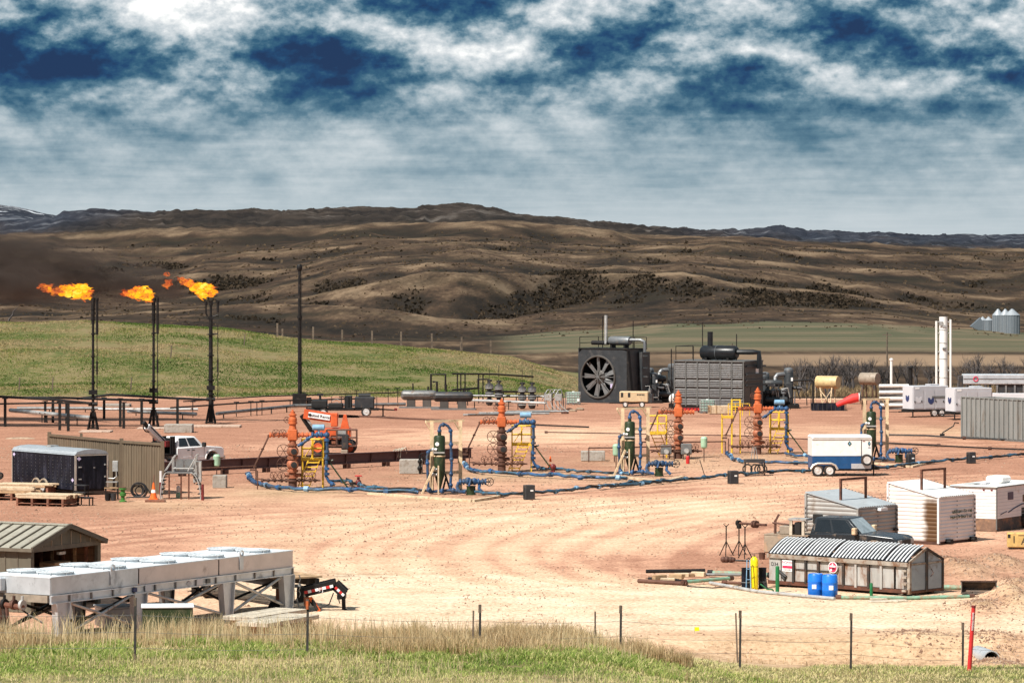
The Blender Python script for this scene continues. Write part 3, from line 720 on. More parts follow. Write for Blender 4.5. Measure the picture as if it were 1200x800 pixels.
def flare(px, py, tip, r, label, twin=True, manifold=False):
    o = front('flare_stack', label, 'flare stack', px, py, 0, 'gas flare stacks behind the yard'); s = S(py); h = (py-tip)/s
    b = MB()
    for sx in (-1,1):
        for sy in (-1,1): b.beam((sx*.36,sy*.36,0), (sx*.12,sy*.12,1.35), .10)
    for z, w in ((.08,.40),(.75,.26)):
        b.box(-w,w,-w,-w+.06,z,z+.07); b.box(-w,w,w-.06,w,z,z+.07)
    b.build('base_frame', M['black_steel'], o)
    b = MB().tube((0,0,.05),(0,0,h*.86 if manifold else h*.99), r, r*.8, 10)
    for z in (1.4, 2.3, h*.35, h*.55, h*.72): b.tube((0,0,z),(0,0,z+.10), r*1.5, n=10)
    b.build('stack_pipe', M['black_steel'], o)
    MB().cbox((0,0,2.85),(.62,.5,.34)).build('valve_box', M['black_steel'], o); MB().tube((-.35,0,1.95),(.35,0,1.95),.16).build('inlet_valve', M['black_steel'], o)
    b = MB()
    if manifold:
        z = h*.86
        b.path([(-.38,0,h-.15),(-.38,0,z+.35),(-.25,0,z+.12),(0,0,z),(.25,0,z+.12),(.55,0,z+.2)], .07, 6)
        b.tube((0,0,z),(0,0,h*.985),.10,n=8).tube((-.38,0,h-.35),(-.38,0,h-.05),.12).tube((0,0,h-.4),(0,0,h),.15).cbox((.0,0,z),(.5,.3,.22))
    else:
        b.tube((0,0,h*.80),(0,0,h),r*1.15,r*1.35,10).tube((0,0,h*.97),(0,0,h),r*1.6,n=10)
        for z in (.83,.87,.91): b.tube((0,0,h*z),(0,0,h*z+.08),r*1.6,n=8)
    b.build('burner_tip', M['black_steel'], o)
    if twin:
        x = .56 if manifold else .31
        b = MB().tube((x,0,h*.72 if not manifold else h*.9),(x,0,h),.105,n=8).tube((x,0,2.0),(x,0,h*.8),.035,n=6).tube((x,0,h*.98),(x,0,h),.14,n=8)
        b.tube((0,0,h*.73),(x,0,h*.73),.05,n=6).tube((0,0,h*.45),(x,0,h*.45),.03,n=6).tube((x,0,h*.42),(x,0,h*.52),.075,n=6)
        b.build('pilot_pipe', M['black_steel'], o)
    return o
flare(109, 503, 349, .115, 'slim black flare stack furthest left, burning with the longest flame')
flare(180, 500, 349, .115, 'slim black flare stack between the other two, burning with the smallest flame')
flare(247, 496, 352, .19, 'thicker black flare stack with a forked burner, rightmost of the three burning', manifold=True)
flame(46, 106, 336, 345, 108, 350, F/S(503), 'long orange flame blown left from the leftmost flare stack', 3)
flame(144, 178, 341, 346, 180, 350, F/S(500), 'short orange flame blown left from the middle flare stack', 8)
flame(209, 251, 329, 343, 247, 352, F/S(496), 'tall orange flame with a torn-off wisp above the forked flare burner', 5, (197,328))
def tall_stack():
    o = front('flare_stack', 'tallest black flare stack, unlit and with nothing burning at its tip', 'flare stack', 351, 477, 0, 'gas flare stacks behind the yard')
    s = S(477); h = (477-310)/s
    b = MB().tube((0,0,0),(0,0,h*.98),.17,.13,10)
    for k in (.3,.62,.63): b.tube((0,0,h*k),(0,0,h*k+.12),.22,n=10)
    b.build('stack_pipe', M['black_steel'], o)
    MB().tube((.2,0,.3),(.2,0,h*.93),.03,n=5).build('pilot_pipe', M['black_steel'], o)
    MB().lathe([(.16,h*.955),(.24,h*.965),(.24,h*.99),(.16,h)],n=10).build('burner_tip', M['black_steel'], o)
    MB().cbox((0,0,.7),(1.2,.9,1.0)).build('valve_box', M['black_steel'], o); MB().cbox((.85,0,.5),(.4,.5,.7)).build('control_box', M['black_steel'], o)
tall_stack()
def slab(px0, px1, py, d, h, label, mt='concrete_pink', nm='concrete_slab'):
    p = W((px0+px1)/2, py); w = (px1-px0)/S(py)
    o = MB().bbox(-w/2,w/2,0,d,0,h,min(.03,h*.3)).build(nm, M[mt]); o.location = (p.x,p.y,0.0); return tag(o, label, 'slab')
slab(92,129,507,2.2,.12,'low concrete slab under the leftmost flare stack')
slab(160,196,503,2.2,.10,'low concrete slab under the middle flare stack')
slab(221,281,501,2.0,.16,'long concrete slab under the thick forked flare stack')
slab(192,225,507,1.6,.62,'grey concrete block standing between two flare stacks','concrete','concrete_block')
slab(120,152,476.5,1.5,.25,'pale concrete strip far behind the pipe racks','concrete')
def pipeline(label, pts, r, posts=(), mt='black_steel', pm='black_steel', pr=.07, name='pipe_rack', cat='pipe rack', group='raised pipe runs behind the yard', extra=None):
    """pts: photo column, ground row under it, height of the pipe; each post is a part"""
    P0 = W(pts[0][0], pts[0][1]); o = root(name, label, cat, (P0.x, P0.y, 0), 0, group)
    q = [W(a,b)+Vector((0,0,h))-Vector((P0.x,P0.y,0)) for a,b,h in pts]
    MB().path(q, r, 8).build('pipe', M[mt], o)
    for a, b_, h in posts:
        c = W(a,b_)-Vector((P0.x,P0.y,0))
        MB().beam((c.x,c.y,0),(c.x,c.y,h),pr*2,pr*2).box(c.x-.22,c.x+.22,c.y-.1,c.y+.1,h-.02,h+.05).build('post', M[pm], o)
    return o
pipeline('raised black pipe run ending at the leftmost flare stack', [(-40,497,2.35),(0,499,2.3),(60,502,2.25),(107,504,2.05)], .10, [(6,500,2.2),(70,504,2.15),(80,505,2.1)], pr=.10)
pipeline('second raised black pipe in front, sagging to the frame edge', [(-40,500,1.75),(6,500,1.8),(60,501.5,1.95),(107,503,2.0)], .07, [(53,495,1.7)], pr=.09)
pipeline('raised black pipe run ending at the middle flare stack', [(20,486,1.45),(70,490,1.7),(112,496,1.95),(180,500,2.05)], .10, [(62,495,1.8),(78,496,1.8),(145,502,2.0)], pr=.10)
pipeline('raised black pipe run ending at the forked flare stack', [(90,489,1.55),(130,489,1.9),(200,493,1.85),(244,496,1.9)], .10, [(122,491,1.75),(141,500,2.2),(166,497,2.0),(208,497,2.0)], pr=.10)
for k, (a, b_, h, r, lb, mt) in enumerate([((12,491),(110,501),.75,.16,'pale low pipe on short legs below the left pipe racks','pale_steel'), ((115,487),(232,487),.55,.12,'thin pale pipe low on the ground behind the flare stacks','pale_steel'),
     ((20,483),(120,483),.35,.14,'grey pipe lying far behind the left pipe racks','grey_steel'), ((150,489),(230,492),.5,.14,'pale pipe run low behind the concrete block','pale_steel')]):
    pipeline(lb, [(*a,h),(*b_,h)], r, [(a[0]+(b_[0]-a[0])*t, a[1]+(b_[1]-a[1])*t, h) for t in (.38,.44,.8)], mt=mt, pr=.04, name='low_pipe', cat='pipe', group='low pipes behind the flare stacks')
pipeline('dark pipe run on thin posts rising to the tall unlit stack', [(200,489,.8),(300,481,.75),(345,478,.7),(440,477,.8)], .07, [(277,488,1.2),(294,487,1.2),(301,487,1.1),(307,486,1.2),(226,489,1.3),(340,478,.7),(400,477,.9)], pr=.035)
pipeline('thick grey pipe low in front of the green bank', [(254,491,.45),(300,486,.45),(345,482,.5),(475,480,.5)], .14, [(262,490,.45),(318,485,.45),(336,483,.45)], mt='grey_steel', pr=.05)
pipeline('thin upper pipe along the foot of the bank', [(215,484,1.0),(310,478,1.05),(470,474,1.1),(505,474,1.1)], .05, [(250,482,1.3),(356,477,1.3),(455,476,1.5),(466,476,1.6),(418,476,1.4)], pr=.03)
pipeline('long rusty pipe on the gravel behind the orange lift', [(395,488,.12),(440,490,.12),(500,493,.12),(525,494,.12)], .07, name='low_pipe', cat='pipe', mt='brown_iron', group=None)
pipeline('long thin dark pipe lying right of the second wellhead', [(575,496,.12),(640,500,.12),(690,502,.12)], .06, name='low_pipe', cat='pipe', mt='black_steel', group=None)
# --- black enclosed cargo trailer
def cargo_trailer():
    L, Wd, H = 6.7, 2.05, 2.25
    o = root('cargo_trailer', 'black enclosed cargo trailer with pale roof beside the tan panel wall', 'trailer', corner(88, 581, L, Wd, math.radians(-52), 1, -1), math.radians(-52))
    b = MB().box(-L/2,L/2,-Wd/2,Wd/2,.32,H); b.build('body', M['trailer_black'], o)
    rb = MB()
    for k in range(14):
        x = -L/2+.25+k*.46
        for j in range(9): rb.cbox((x,-Wd/2-.004,.5+j*.19),(.03,.012,.03))
    rb.build('rivet_rows', M['grey_steel'], o)['kind'] = 'stuff'
    pr = [(-Wd/2-.04,H-.06),(-Wd/2+.12,H+.13),(-Wd/4,H+.22),(0,H+.25),(Wd/4,H+.22),(Wd/2-.12,H+.13),(Wd/2+.04,H-.06)]
    MB().prism(pr,'x',-L/2-.03,L/2+.03).build('roof', M['trailer_roof'], o)
    MB().cbox((-.6,-.1,H+.28),(.5,.5,.09)).build('roof_vent', M['pale_steel'], o)
    b = MB()
    for y in (-Wd/2+.03, Wd/2-.03): b.box(L/2-.02,L/2+.03,y-.05,y+.05,.3,H-.02)
    b.box(L/2-.02,L/2+.03,-Wd/2+.09,Wd/2-.09,H-.10,H+.0)
    b.box(-L/2-.03,-L/2+.03,-Wd/2-.015,-Wd/2+.05,.3,H); b.build('corner_trim', M['aluminium'], o)
    d = MB().box(L/2,L/2+.035,-Wd/2+.1,Wd/2-.1,.36,H-.12).build('rear_door', M['trailer_black'], o)
    hb = MB()
    for z in (.9,1.55): hb.cbox((L/2+.06,-Wd/2+.28,z),(.05,.16,.06)).cbox((L/2+.06,Wd/2-.2,z+.1),(.05,.08,.08))
    hb.cbox((L/2+.055,.15,1.5),(.02,.10,.05)); hb.build('latch', M['pale_steel'], d)
    for (x,y,z,rx,ax) in ((L/2+.045,-Wd/2+.22,2.0,0,'x'),(L/2-.25,-Wd/2-.012,.85,0,'y'),(-L/2+.22,-Wd/2-.012,2.0,0,'y')):
        b = MB(); q = [(0,.11),(.14,0),(0,-.11),(-.14,0)]
        if ax == 'x': b.prism([(y+a,z+c) for a,c in q],'x',x-.004,x+.004)
        else: b.prism([(x+a,z+c) for a,c in q],'y',y-.004,y+.004)
        b.build('decal', M['decal_lilac'], o)
    b = MB()
    for x in (-.55,.25): b.path([(x+.42*math.cos(t),-Wd/2-.12,.36+.42*math.sin(t)) for t in np.linspace(0,PI,9)], .06, 5)
    b.build('fender', M['rig_bed'], o)
    for x in (-.55,.25): wheel(o, x, -Wd/2-.1, .34, .2)
    MB().beam((-L/2-1.2,0,.42),(-L/2,-.5,.4),.1).beam((-L/2-1.2,0,.42),(-L/2,.5,.4),.1).build('drawbar', M['black_steel'], o)
    MB().box(-L/2+.1,L/2-.1,-Wd/2+.15,Wd/2-.15,.22,.32).build('chassis', M['black_steel'], o)
cargo_trailer()
# --- tan panel wall
def panel_wall():
    a = W(58, 565); c = W(142.5, 575); e = W(190.5, 579); h = 2.78
    o = root('panel_wall', 'L-shaped tan wall of ribbed metal panels behind the black trailer', 'wall', (c.x,c.y,0))
    Pp = [a-c, Vector((0,0,0)), e-c]
    for i in range(2):
        p, q = Pp[i], Pp[i+1]; d = q-p; L = d.length; u = d/L; n = Vector((u.y,-u.x,0)); K = max(3, round(L/.95))
        for k in range(K):
            s0 = p+u*(L*k/K+.01); s1 = p+u*(L*(k+1)/K-.01); w = (s1-s0).length
            b = MB(); nb = 4
            pts = []
            for j in range(nb):
                t0 = w*j/nb; t = w/nb
                pts += [(t0,0),(t0+t*.55,0),(t0+t*.65,.045),(t0+t*.9,.045)]
            pts.append((w,0))
            vs = []
            for (t, y) in pts:
                g = s0+u*t+n*y; vs += [(g.x,g.y,.15),(g.x,g.y,h-.1)]
            b.add(vs, [(2*j,2*j+2,2*j+3,2*j+1) for j in range(len(pts)-1)])
            g0 = s0-n*.03; g1 = s1-n*.03; b.add([(g0.x,g0.y,.15),(g1.x,g1.y,.15),(g1.x,g1.y,h-.1),(g0.x,g0.y,h-.1)],[(3,2,1,0)])
            b.build('panel', M['tan_wall'], o)
        MB().beam(p+Vector((0,0,h-.06))+n*.02, q+Vector((0,0,h-.06))+n*.02, .16, .14).build('top_rail', M['tan_trim'], o)
        MB().beam(p+Vector((0,0,.10)), q+Vector((0,0,.10)), .12, .2).build('bottom_rail', M['tan_trim'], o)
    for p in Pp: MB().box(p.x-.1,p.x+.1,p.y-.16,p.y+.04,0,h+.12).build('corner_post', M['tan_trim'], o)
    for t in (.45,): 
        g = Pp[0]+(Pp[1]-Pp[0])*t; MB().cbox((g.x,g.y,h+.1),(.14,.1,.2)).build('lug', M['tan_trim'], o)
    for nm, px0, px1, z0, z1, mt in (('breaker_box',121.5,128,.55,1.7,'grey_steel'),('meter_box',132.5,139,1.05,1.65,'pale_steel')):
        g = W((px0+px1)/2, 574.3)-c; w = (px1-px0)/S(574)
        bx = MB().bbox(-w/2,w/2,-.2,0,z0,z1,.02).build(nm, M[mt]); bx.location = c+g+Vector((0,-.12,0)); bx.location.z = 0
        tag(bx, 'grey electrical box on the tan wall, nearest the black trailer' if nm[0]=='b' else 'small white meter box on the tan wall by its corner post', 'electrical box')
    g = W(137,574.5); cd = MB().path([(g.x,g.y-.25,1.05),(g.x+.02,g.y-.25,.8),(g.x-.15,g.y-.25,.68),(g.x-.5,g.y-.25,.7)],.03,6).build('conduit', M['pale_steel']); tag(cd,'pale conduit pipe curving between the two electrical boxes','conduit')
panel_wall()
# --- trucks
def pickup(name, label, loc, rz, mts, rear):
    o = root(name, label, 'pickup truck', loc, rz); body, low, glass, ws = (M[k] for k in mts)
    b = MB(); hw = .97
    prof = [(-.92,.55),(1.42,.52),(1.46,.80),(1.60,1.02),(1.95,1.12),(2.30,1.02),(2.44,.80),(2.48,.55),(2.92,.58),(2.96,.9),(2.92,1.14),(2.72,1.24),(1.5,1.34),(-.92,1.30)]
    b.prism(prof,'y',-hw,hw); b.build('body', body, o, 30, bevel=.05)
    MB().box(-.9,1.44,-hw-.012,hw+.012,.50,.72).build('rocker', low, o)
    z0, z1 = 1.27, 1.95; B0 = (-.93,1.42,.93); T0 = (-.74,.72,.74)
    vs = [(B0[0],-B0[2],z0),(B0[1],-B0[2],z0),(B0[1],B0[2],z0),(B0[0],B0[2],z0),(T0[0],-T0[2],z1),(T0[1],-T0[2],z1),(T0[1],T0[2],z1),(T0[0],T0[2],z1)]
    c = MB().add(vs,[(0,3,2,1),(4,5,6,7),(0,1,5,4),(1,2,6,5),(2,3,7,6),(3,0,4,7)]).build('cab', body, o, 30, bevel=.07)
    def quad(face, u0, u1, v0, v1, off):
        A, Bq, C, D = face; nrm = (Bq-A).cross(D-A).normalized()*off
        f = lambda u, v: (A*(1-u)+Bq*u)*(1-v)+(D*(1-u)+C*u)*v+nrm
        return [f(u0,v0), f(u1,v0), f(u1,v1), f(u0,v1)]
    V = [Vector(q) for q in vs]
    faces = {'r': (V[0],V[1],V[5],V[4]), 'f': (V[1],V[2],V[6],V[5]), 'l': (V[2],V[3],V[7],V[6]), 'b': (V[3],V[0],V[4],V[7])}
    def pane(nm, q, mt):
        A, Bq, C, D = q; nrm = (Bq-A).cross(D-A).normalized()*.012
        MB().add([p for p in q]+[p-nrm*3 for p in q],[(0,1,2,3),(7,6,5,4),(0,4,5,1),(1,5,6,2),(2,6,7,3),(3,7,4,0)]).build(nm, mt, o, 0)
    for f in ('r','l'):
        for u0, u1 in ((.08,.42),(.47,.86)):
            a, b_ = (u0,u1) if f == 'r' else (1-u1,1-u0); pane('side_window', quad(faces[f],a,b_,.14,.88,.014), glass)
    pane('windscreen', quad(faces['f'],.06,.94,.10,.92,.014), ws); pane('rear_window', quad(faces['b'],.12,.88,.15,.85,.014), glass)
    for s in (-1,1):
        b = MB(); y = s*(hw+.006)
        for x in (-.9,.27,1.28): b.cbox((x,y,.98),(.016,.012,.62))
        b.build('door_seam', M['black_ink'], o)
        for x in (-.02+.1,1.05-.55): MB().cbox((x-.1,s*(hw+.02),1.12),(.16,.04,.05)).build('door_handle', M['black_ink'], o)
        MB().bbox(1.05,1.22,min(s*.98,s*1.26),max(s*.98,s*1.26),1.30,1.58,.03).build('mirror', M['tan' if mts[0]=='truck_dark' else 'black_ink'], o)
        b = MB().path([(1.95+.56*math.cos(t),s*(hw+.01),.50+.56*math.sin(t)) for t in np.linspace(.1,PI-.1,10)],.05,5); b.build('wheel_arch', low, o)
        MB().box(2.80,2.975,s*.66-.2,s*.66+.2,.92,1.10).build('headlight', M['pale_steel'], o)
        wheel(o, 1.95, s*.84, .41, .28, s); wheel(o, -2.0, s*.84, .41, .28, s)
    MB().box(2.9,3.0,-.45,.45,.72,1.10).build('grille', M['black_ink'], o)
    MB().bbox(2.86,3.08,-.95,.95,.46,.68,.03).build('front_bumper', M['aluminium'], o)
    MB().box(-2.95,2.6,-.4,.4,.42,.56).build('chassis', M['black_steel'], o)
    rear(o); return o
def winch_bed(o):
    MB().box(-2.95,-.98,-1.0,1.0,.82,.95).build('flat_bed', M['black_steel'], o)
    b = MB().box(-1.25,-1.05,-.9,.9,.95,1.9)
    for y in (-.8,0,.8): b.box(-1.35,-1.0,y-.05,y+.05,.95,2.0)
    b.build('headache_rack', M['black_steel'], o)
    MB().lathe([(.34,-.4),(.34,-.36),(.18,-.35),(.18,.35),(.34,.36),(.34,.4)],(-1.7,0,1.35),14,'y').build('winch_drum', M['black_steel'], o)
    MB().cbox((-1.5,-.6,1.55),(.35,.3,.35)).cbox((-1.45,.3,1.85),(.3,.25,.22)).build('pump', M['dark_red'], o)
    MB().cbox((-2.3,-.5,1.15),(.6,.5,.4)).cbox((-2.2,.45,1.2),(.7,.5,.5)).build('toolbox', M['black_steel'], o)
    cr = MB().tube((-1.55,-.25,.95),(-1.55,-.25,1.75),.16,.13,10).build('crane_post', M['black_steel'], o)
    b = MB().beam((-1.35,-.25,1.55),(-2.85,-.35,2.65),.30,.34); b.build('crane_boom', M['truck_white'], o)
    MB().beam((-1.4,-.51,1.62),(-2.75,-.61,2.62),.05,.06).beam((-2.8,-.35,2.6),(-3.15,-.4,2.92),.18,.2).path([(-3.1,-.4,2.85),(-3.2,-.4,2.6),(-3.0,-.38,2.35),(-2.6,-.3,2.3)],.04,5).build('boom_tip', M['black_steel'], o)
tp = W(207, 549); pickup('pickup_truck', 'white crew cab pickup truck with a white crane boom behind its cab', (tp.x, tp.y+1.0, 0), math.radians(47), ('truck_white','truck_white','dark_glass','dark_glass'), winch_bed)
# --- long maroon girder
def girder():
    a, c = W(150, 561), W(552, 541); d = c-a; L = d.length; rz = math.atan2(d.y, d.x); m = (a+c)/2
    o = root('steel_girder', 'long dark maroon steel girder lying on short blocks across the yard', 'girder', (m.x,m.y,0), rz)
    MB().box(-L/2,L/2,-.02,.02,.30,.86).build('web', M['maroon_beam'], o)
    for z in (.26,.86): MB().box(-L/2,L/2,-.17,.17,z,z+.05).build('flange', M['maroon_beam'], o)
    for k in range(9):
        x = -L/2+.8+k*(L-1.6)/8; MB().box(x-.14,x+.14,-.22,.22,0,.26).build('support_block', M['brown_iron'], o)
    s = MB()
    for k in range(14): x = -L/2+.3+k*(L-.6)/13; s.box(x-.015,x+.015,-.15,-.02,.31,.86)
    s.build('stiffener', M['maroon_beam'], o)
girder()
# --- crossover stair
def crossover():
    px, py = 212, 584; s = S(py); o = front('crossover_stair', 'grey steel crossover stair with handrails and curved skirts in front of the girder', 'stairs', px, py); X = lambda a: (a-px)/s; Z = lambda b: (py-b)/s
    MB().box(X(196),X(226),-.45,.45,1.36,1.44).build('walkway', M['grey_steel'], o)
    for x0, x1 in ((205,214.5),(215,226)): MB().box(X(x0),X(x1),.38,.42,1.5,2.1).build('side_panel', M['grey_steel'], o)
    MB().box(X(227),X(236),-.3,.3,.9,2.0).build('end_panel', M['pale_steel'], o)
    for x in (199,213,222): MB().box(X(x)-.04,X(x)+.04,-.4,-.32,0,1.36).build('leg', M['rust'], o)
    for y in (-.42,.42):
        b = MB().tube((X(203),y,1.4),(X(203),y,2.25),.035,n=6).tube((X(230),y,1.4),(X(230),y,2.3),.035,n=6).tube((X(194),y,1.5),(X(206),y,2.35),.03,n=6).tube((X(221),y,1.5),(X(232),y,2.4),.035,n=6).tube((X(203),y,1.65),(X(228),y,1.65),.025,n=6)
        b.build('handrail', M['pale_steel'], o)
    for sg, xa, xb in ((-1,196,189),(1,224,236)):
        pts = [(X(xa)+(X(xb)-X(xa))*math.sin(t), 1.42-1.42*(1-math.cos(t))) for t in np.linspace(0,PI/2,9)]
        for y in (-.45,.40):
            b = MB()
            for (p, q) in zip(pts[:-1],pts[1:]): b.beam((p[0],y,p[1]),(q[0],y,q[1]),.05,.16,up=(0,1,0))
            b.build('curved_skirt', M['pale_steel'], o)
        for k in range(1,8):
            p = pts[k]; MB().cbox((p[0]-sg*.05,0,p[1]),(.22,.8,.035)).build('tread', M['black_steel'], o)
crossover()
def small_left():
    # traffic cone
    o = front('traffic_cone', 'orange traffic cone with a white band by the hose coil', 'traffic cone', 180, 585)
    MB().bbox(-.24,.24,-.24,.24,0,.05,.01).build('base', M['cone_orange'], o)
    MB().lathe([(.19,.05),(.13,.36)],n=14).lathe([(.098,.52),(.06,.72),(.035,.90)],n=14).build('cone', M['cone_orange'], o)
    MB().lathe([(.131,.36),(.099,.52)],n=14).build('band', M['sign_white'], o)
    MB().tube((0,0,.9),(.03,0,1.3),.014,n=5).build('rod', M['dark_red'], o)
    o2 = front('traffic_cone', 'small far orange cone beside the blue line of the second wellhead', 'traffic cone', 645, 550)
    for c in o.children:
        if c.name.startswith(('base','cone')): k = c.copy(); COL.objects.link(k); k.parent = o2; k.scale = (.9,.9,.9)
    for n_, px, py, w, d, lb in (('timber_skid',182,588,1.1,.3,'dark timber lying in front of the traffic cone'),):
        p = W(px,py); t = MB().bbox(-w/2,w/2,-d/2,d/2,0,.12,.015).build(n_, M['wood_red']); t.location = (p.x,p.y,0); t.rotation_euler = (0,0,.1); tag(t, lb, 'timber')
    # coil of black hose
    o = front('hose_coil', 'coil of black hose lying against the foot of the tan wall', 'hose coil', 164, 583)
    for k in range(6):
        MB().ring((rnd.uniform(-.16,.16),rnd.uniform(-.1,.1)+k*.05-.1,.42+rnd.uniform(-.06,.02)),.40-.06*(k%4),.035,'y',20,5).build('hose_loop', M['hose_black'], o)
    MB().path([(.4,-.1,.5),(.6,-.15,.2),(.5,-.2,.04),(-.7,-.25,.04)],.035,6).build('hose_tail', M['hose_black'], o)
    b = MB()
    # striped bollards
    for i, (px, py, h, lb) in enumerate(((188.5,581,1.35,'red and white marker post between tan wall and crossover stair'),(237.5,586,.85,'short dark red marker post at the right foot of the crossover stair'))):
        o = front('marker_post', lb, 'marker post', px, py)
        MB().tube((0,0,0),(0,0,h*.55),.075,n=8).build('red_band', M['dark_red'], o)
        if i == 0: MB().tube((0,0,h*.55),(0,0,h),.075,n=8).build('white_band', M['pink_white'], o)
        else: MB().tube((0,0,h*.55),(0,0,h),.07,n=8).build('cap', M['dark_red'], o)
    # green spool valve, hydrant
    o = front('valve_stub', 'green flanged valve stub standing beside the steps and buckets', 'valve', 144, 588)
    MB().lathe([(.2,0),(.2,.06),(.1,.1),(.1,.28),(.17,.32),(.17,.46),(.11,.5),(.11,.62),(.2,.65),(.2,.72)],n=12).build('body', M['bright_green'], o)
    MB().wheel_hand((.0,-.02,.76),.16,'z').build('handwheel', M['rust'], o)
    o = front('valve_stub', 'small red and green valve under the crossover stair', 'valve', 209, 583)
    MB().lathe([(.13,0),(.13,.25),(.08,.3)],n=10).build('body', M['pale_green'], o); MB().lathe([(.08,.3),(.11,.36),(.11,.58),(.05,.66)],n=10).build('bonnet', M['pink_white'], o); MB().wheel_hand((0,0,.72),.12,'z').build('handwheel', M['dark_red'], o)
    # steps in front of the trailer and bench
    for px, py, rz, lb, g in ((95,584,-.5,'upper dark steel step by the black trailer door',None),(100,592,-.5,'lower dark steel step in front of the black trailer',None)):
        o = front('steel_step', lb, 'step', px, py, rz, 'steps at the black trailer')
        for z in (.34,.72) if py < 590 else (.42,): MB().cbox((0,0,z),(.8,.35,.05)).build('tread', M['dark_steel'], o)
        for x in (-.36,.36):
            for y in (-.15,.15): MB().cbox((x,y,.37 if py<590 else .21),(.05,.05,.74 if py<590 else .42)).build('leg', M['black_steel'], o)
    o = front('work_table', 'low wooden table with buckets under it by the electrical boxes', 'table', 131, 585)
    MB().cbox((0,0,.62),(.75,.5,.06)).build('top', M['wood'], o); MB().cbox((0,.1,.92),(.6,.3,.05)).build('shelf', M['pale_steel'], o)
    for x in (-.32,.32): MB().cbox((x,0,.46),(.05,.4,.92)).build('leg', M['black_steel'], o)
    for px, lb, mt in ((126.5,'black bucket left under the low table','black_steel'),(133,'dark grey bucket right under the low table','dark_steel')):
        p = W(px, 586.5); t = MB().lathe([(.13,0),(.17,.4),(.15,.4),(.12,.05)],n=12).build('bucket', M[mt]); t.location = p; tag(t, lb, 'bucket')
    # concrete block by the girder with green transmitter on a line
    slab(249,265,572,.9,.72,'pale concrete cube right of the crossover stair','concrete','concrete_block')
    o = front('green_transmitter', 'pale green instrument head on the thin line beside the crossover stair', 'instrument', 254, 556)
    MB().tube((0,0,0),(0,0,.5),.03,n=6).build('stem', M['brown_iron'], o); MB().lathe([(.10,.45),(.2,.55),(.22,1.1),(.15,1.2),(.0,1.22)],n=12).build('head', M['pale_green'], o)
small_left()
# --- stacks of timber and pallets at the left edge
def timber():
    def stack(px, py, L, Wd, rz, lb, layers, z0=.0):
        o = front('timber_stack', lb, 'timber stack', px, py, rz, None); z = z0
        for (kind, h, mt) in layers:
            if kind == 'plank':
                k = max(3, round(Wd/.3)); w = Wd/k
                for i in range(k):
                    dx = rnd.uniform(-.35,.35); MB().bbox(-L/2+dx,L/2+dx,-Wd/2+i*w+.012,-Wd/2+(i+1)*w-.012,z,z+h-rnd.uniform(0,.02),.012).build('plank', M[mt], o)
            else:
                for x in (-.46,-.16,.16,.46): MB().box(x*L-.06,x*L+.06,-Wd/2,Wd/2,z,z+h).build('bearer', M[mt], o)
            z += h
    stack(56, 592, 2.9, 1.7, math.radians(-22), 'wide stack of pale planks on pallets in front of the black trailer', [('b',.12,'wood_red'),('plank',.04,'wood_red'),('b',.24,'wood_red'),('plank',.14,'wood_pale'),('plank',.08,'wood_pale')])
    stack(9, 585, 3.2, 1.4, math.radians(-16), 'dark stack of weathered boards and pallets at the left picture edge', [('b',.12,'wood_red'),('plank',.05,'wood_red'),('b',.2,'wood_red'),('plank',.16,'wood'),('plank',.16,'wood_pale')])
    stack(28, 579, 3.4, 1.2, math.radians(-14), 'long loose boards laid across the back of the timber stacks', [('b',.1,'wood'),('b',.3,'wood_red'),('plank',.12,'wood'),('plank',.10,'wood_pale')])
    p = W(4, 573); t = MB().lathe([(.05,-.3),(.2,-.3),(.22,0),(.2,.3),(.05,.3)],(0,0,0),14,'y').build('rubber_roll', M['tyre']); t.location = (p.x,p.y-1.6,.84); tag(t,'black rubber roll resting on the boards at the left edge','roll')
timber()
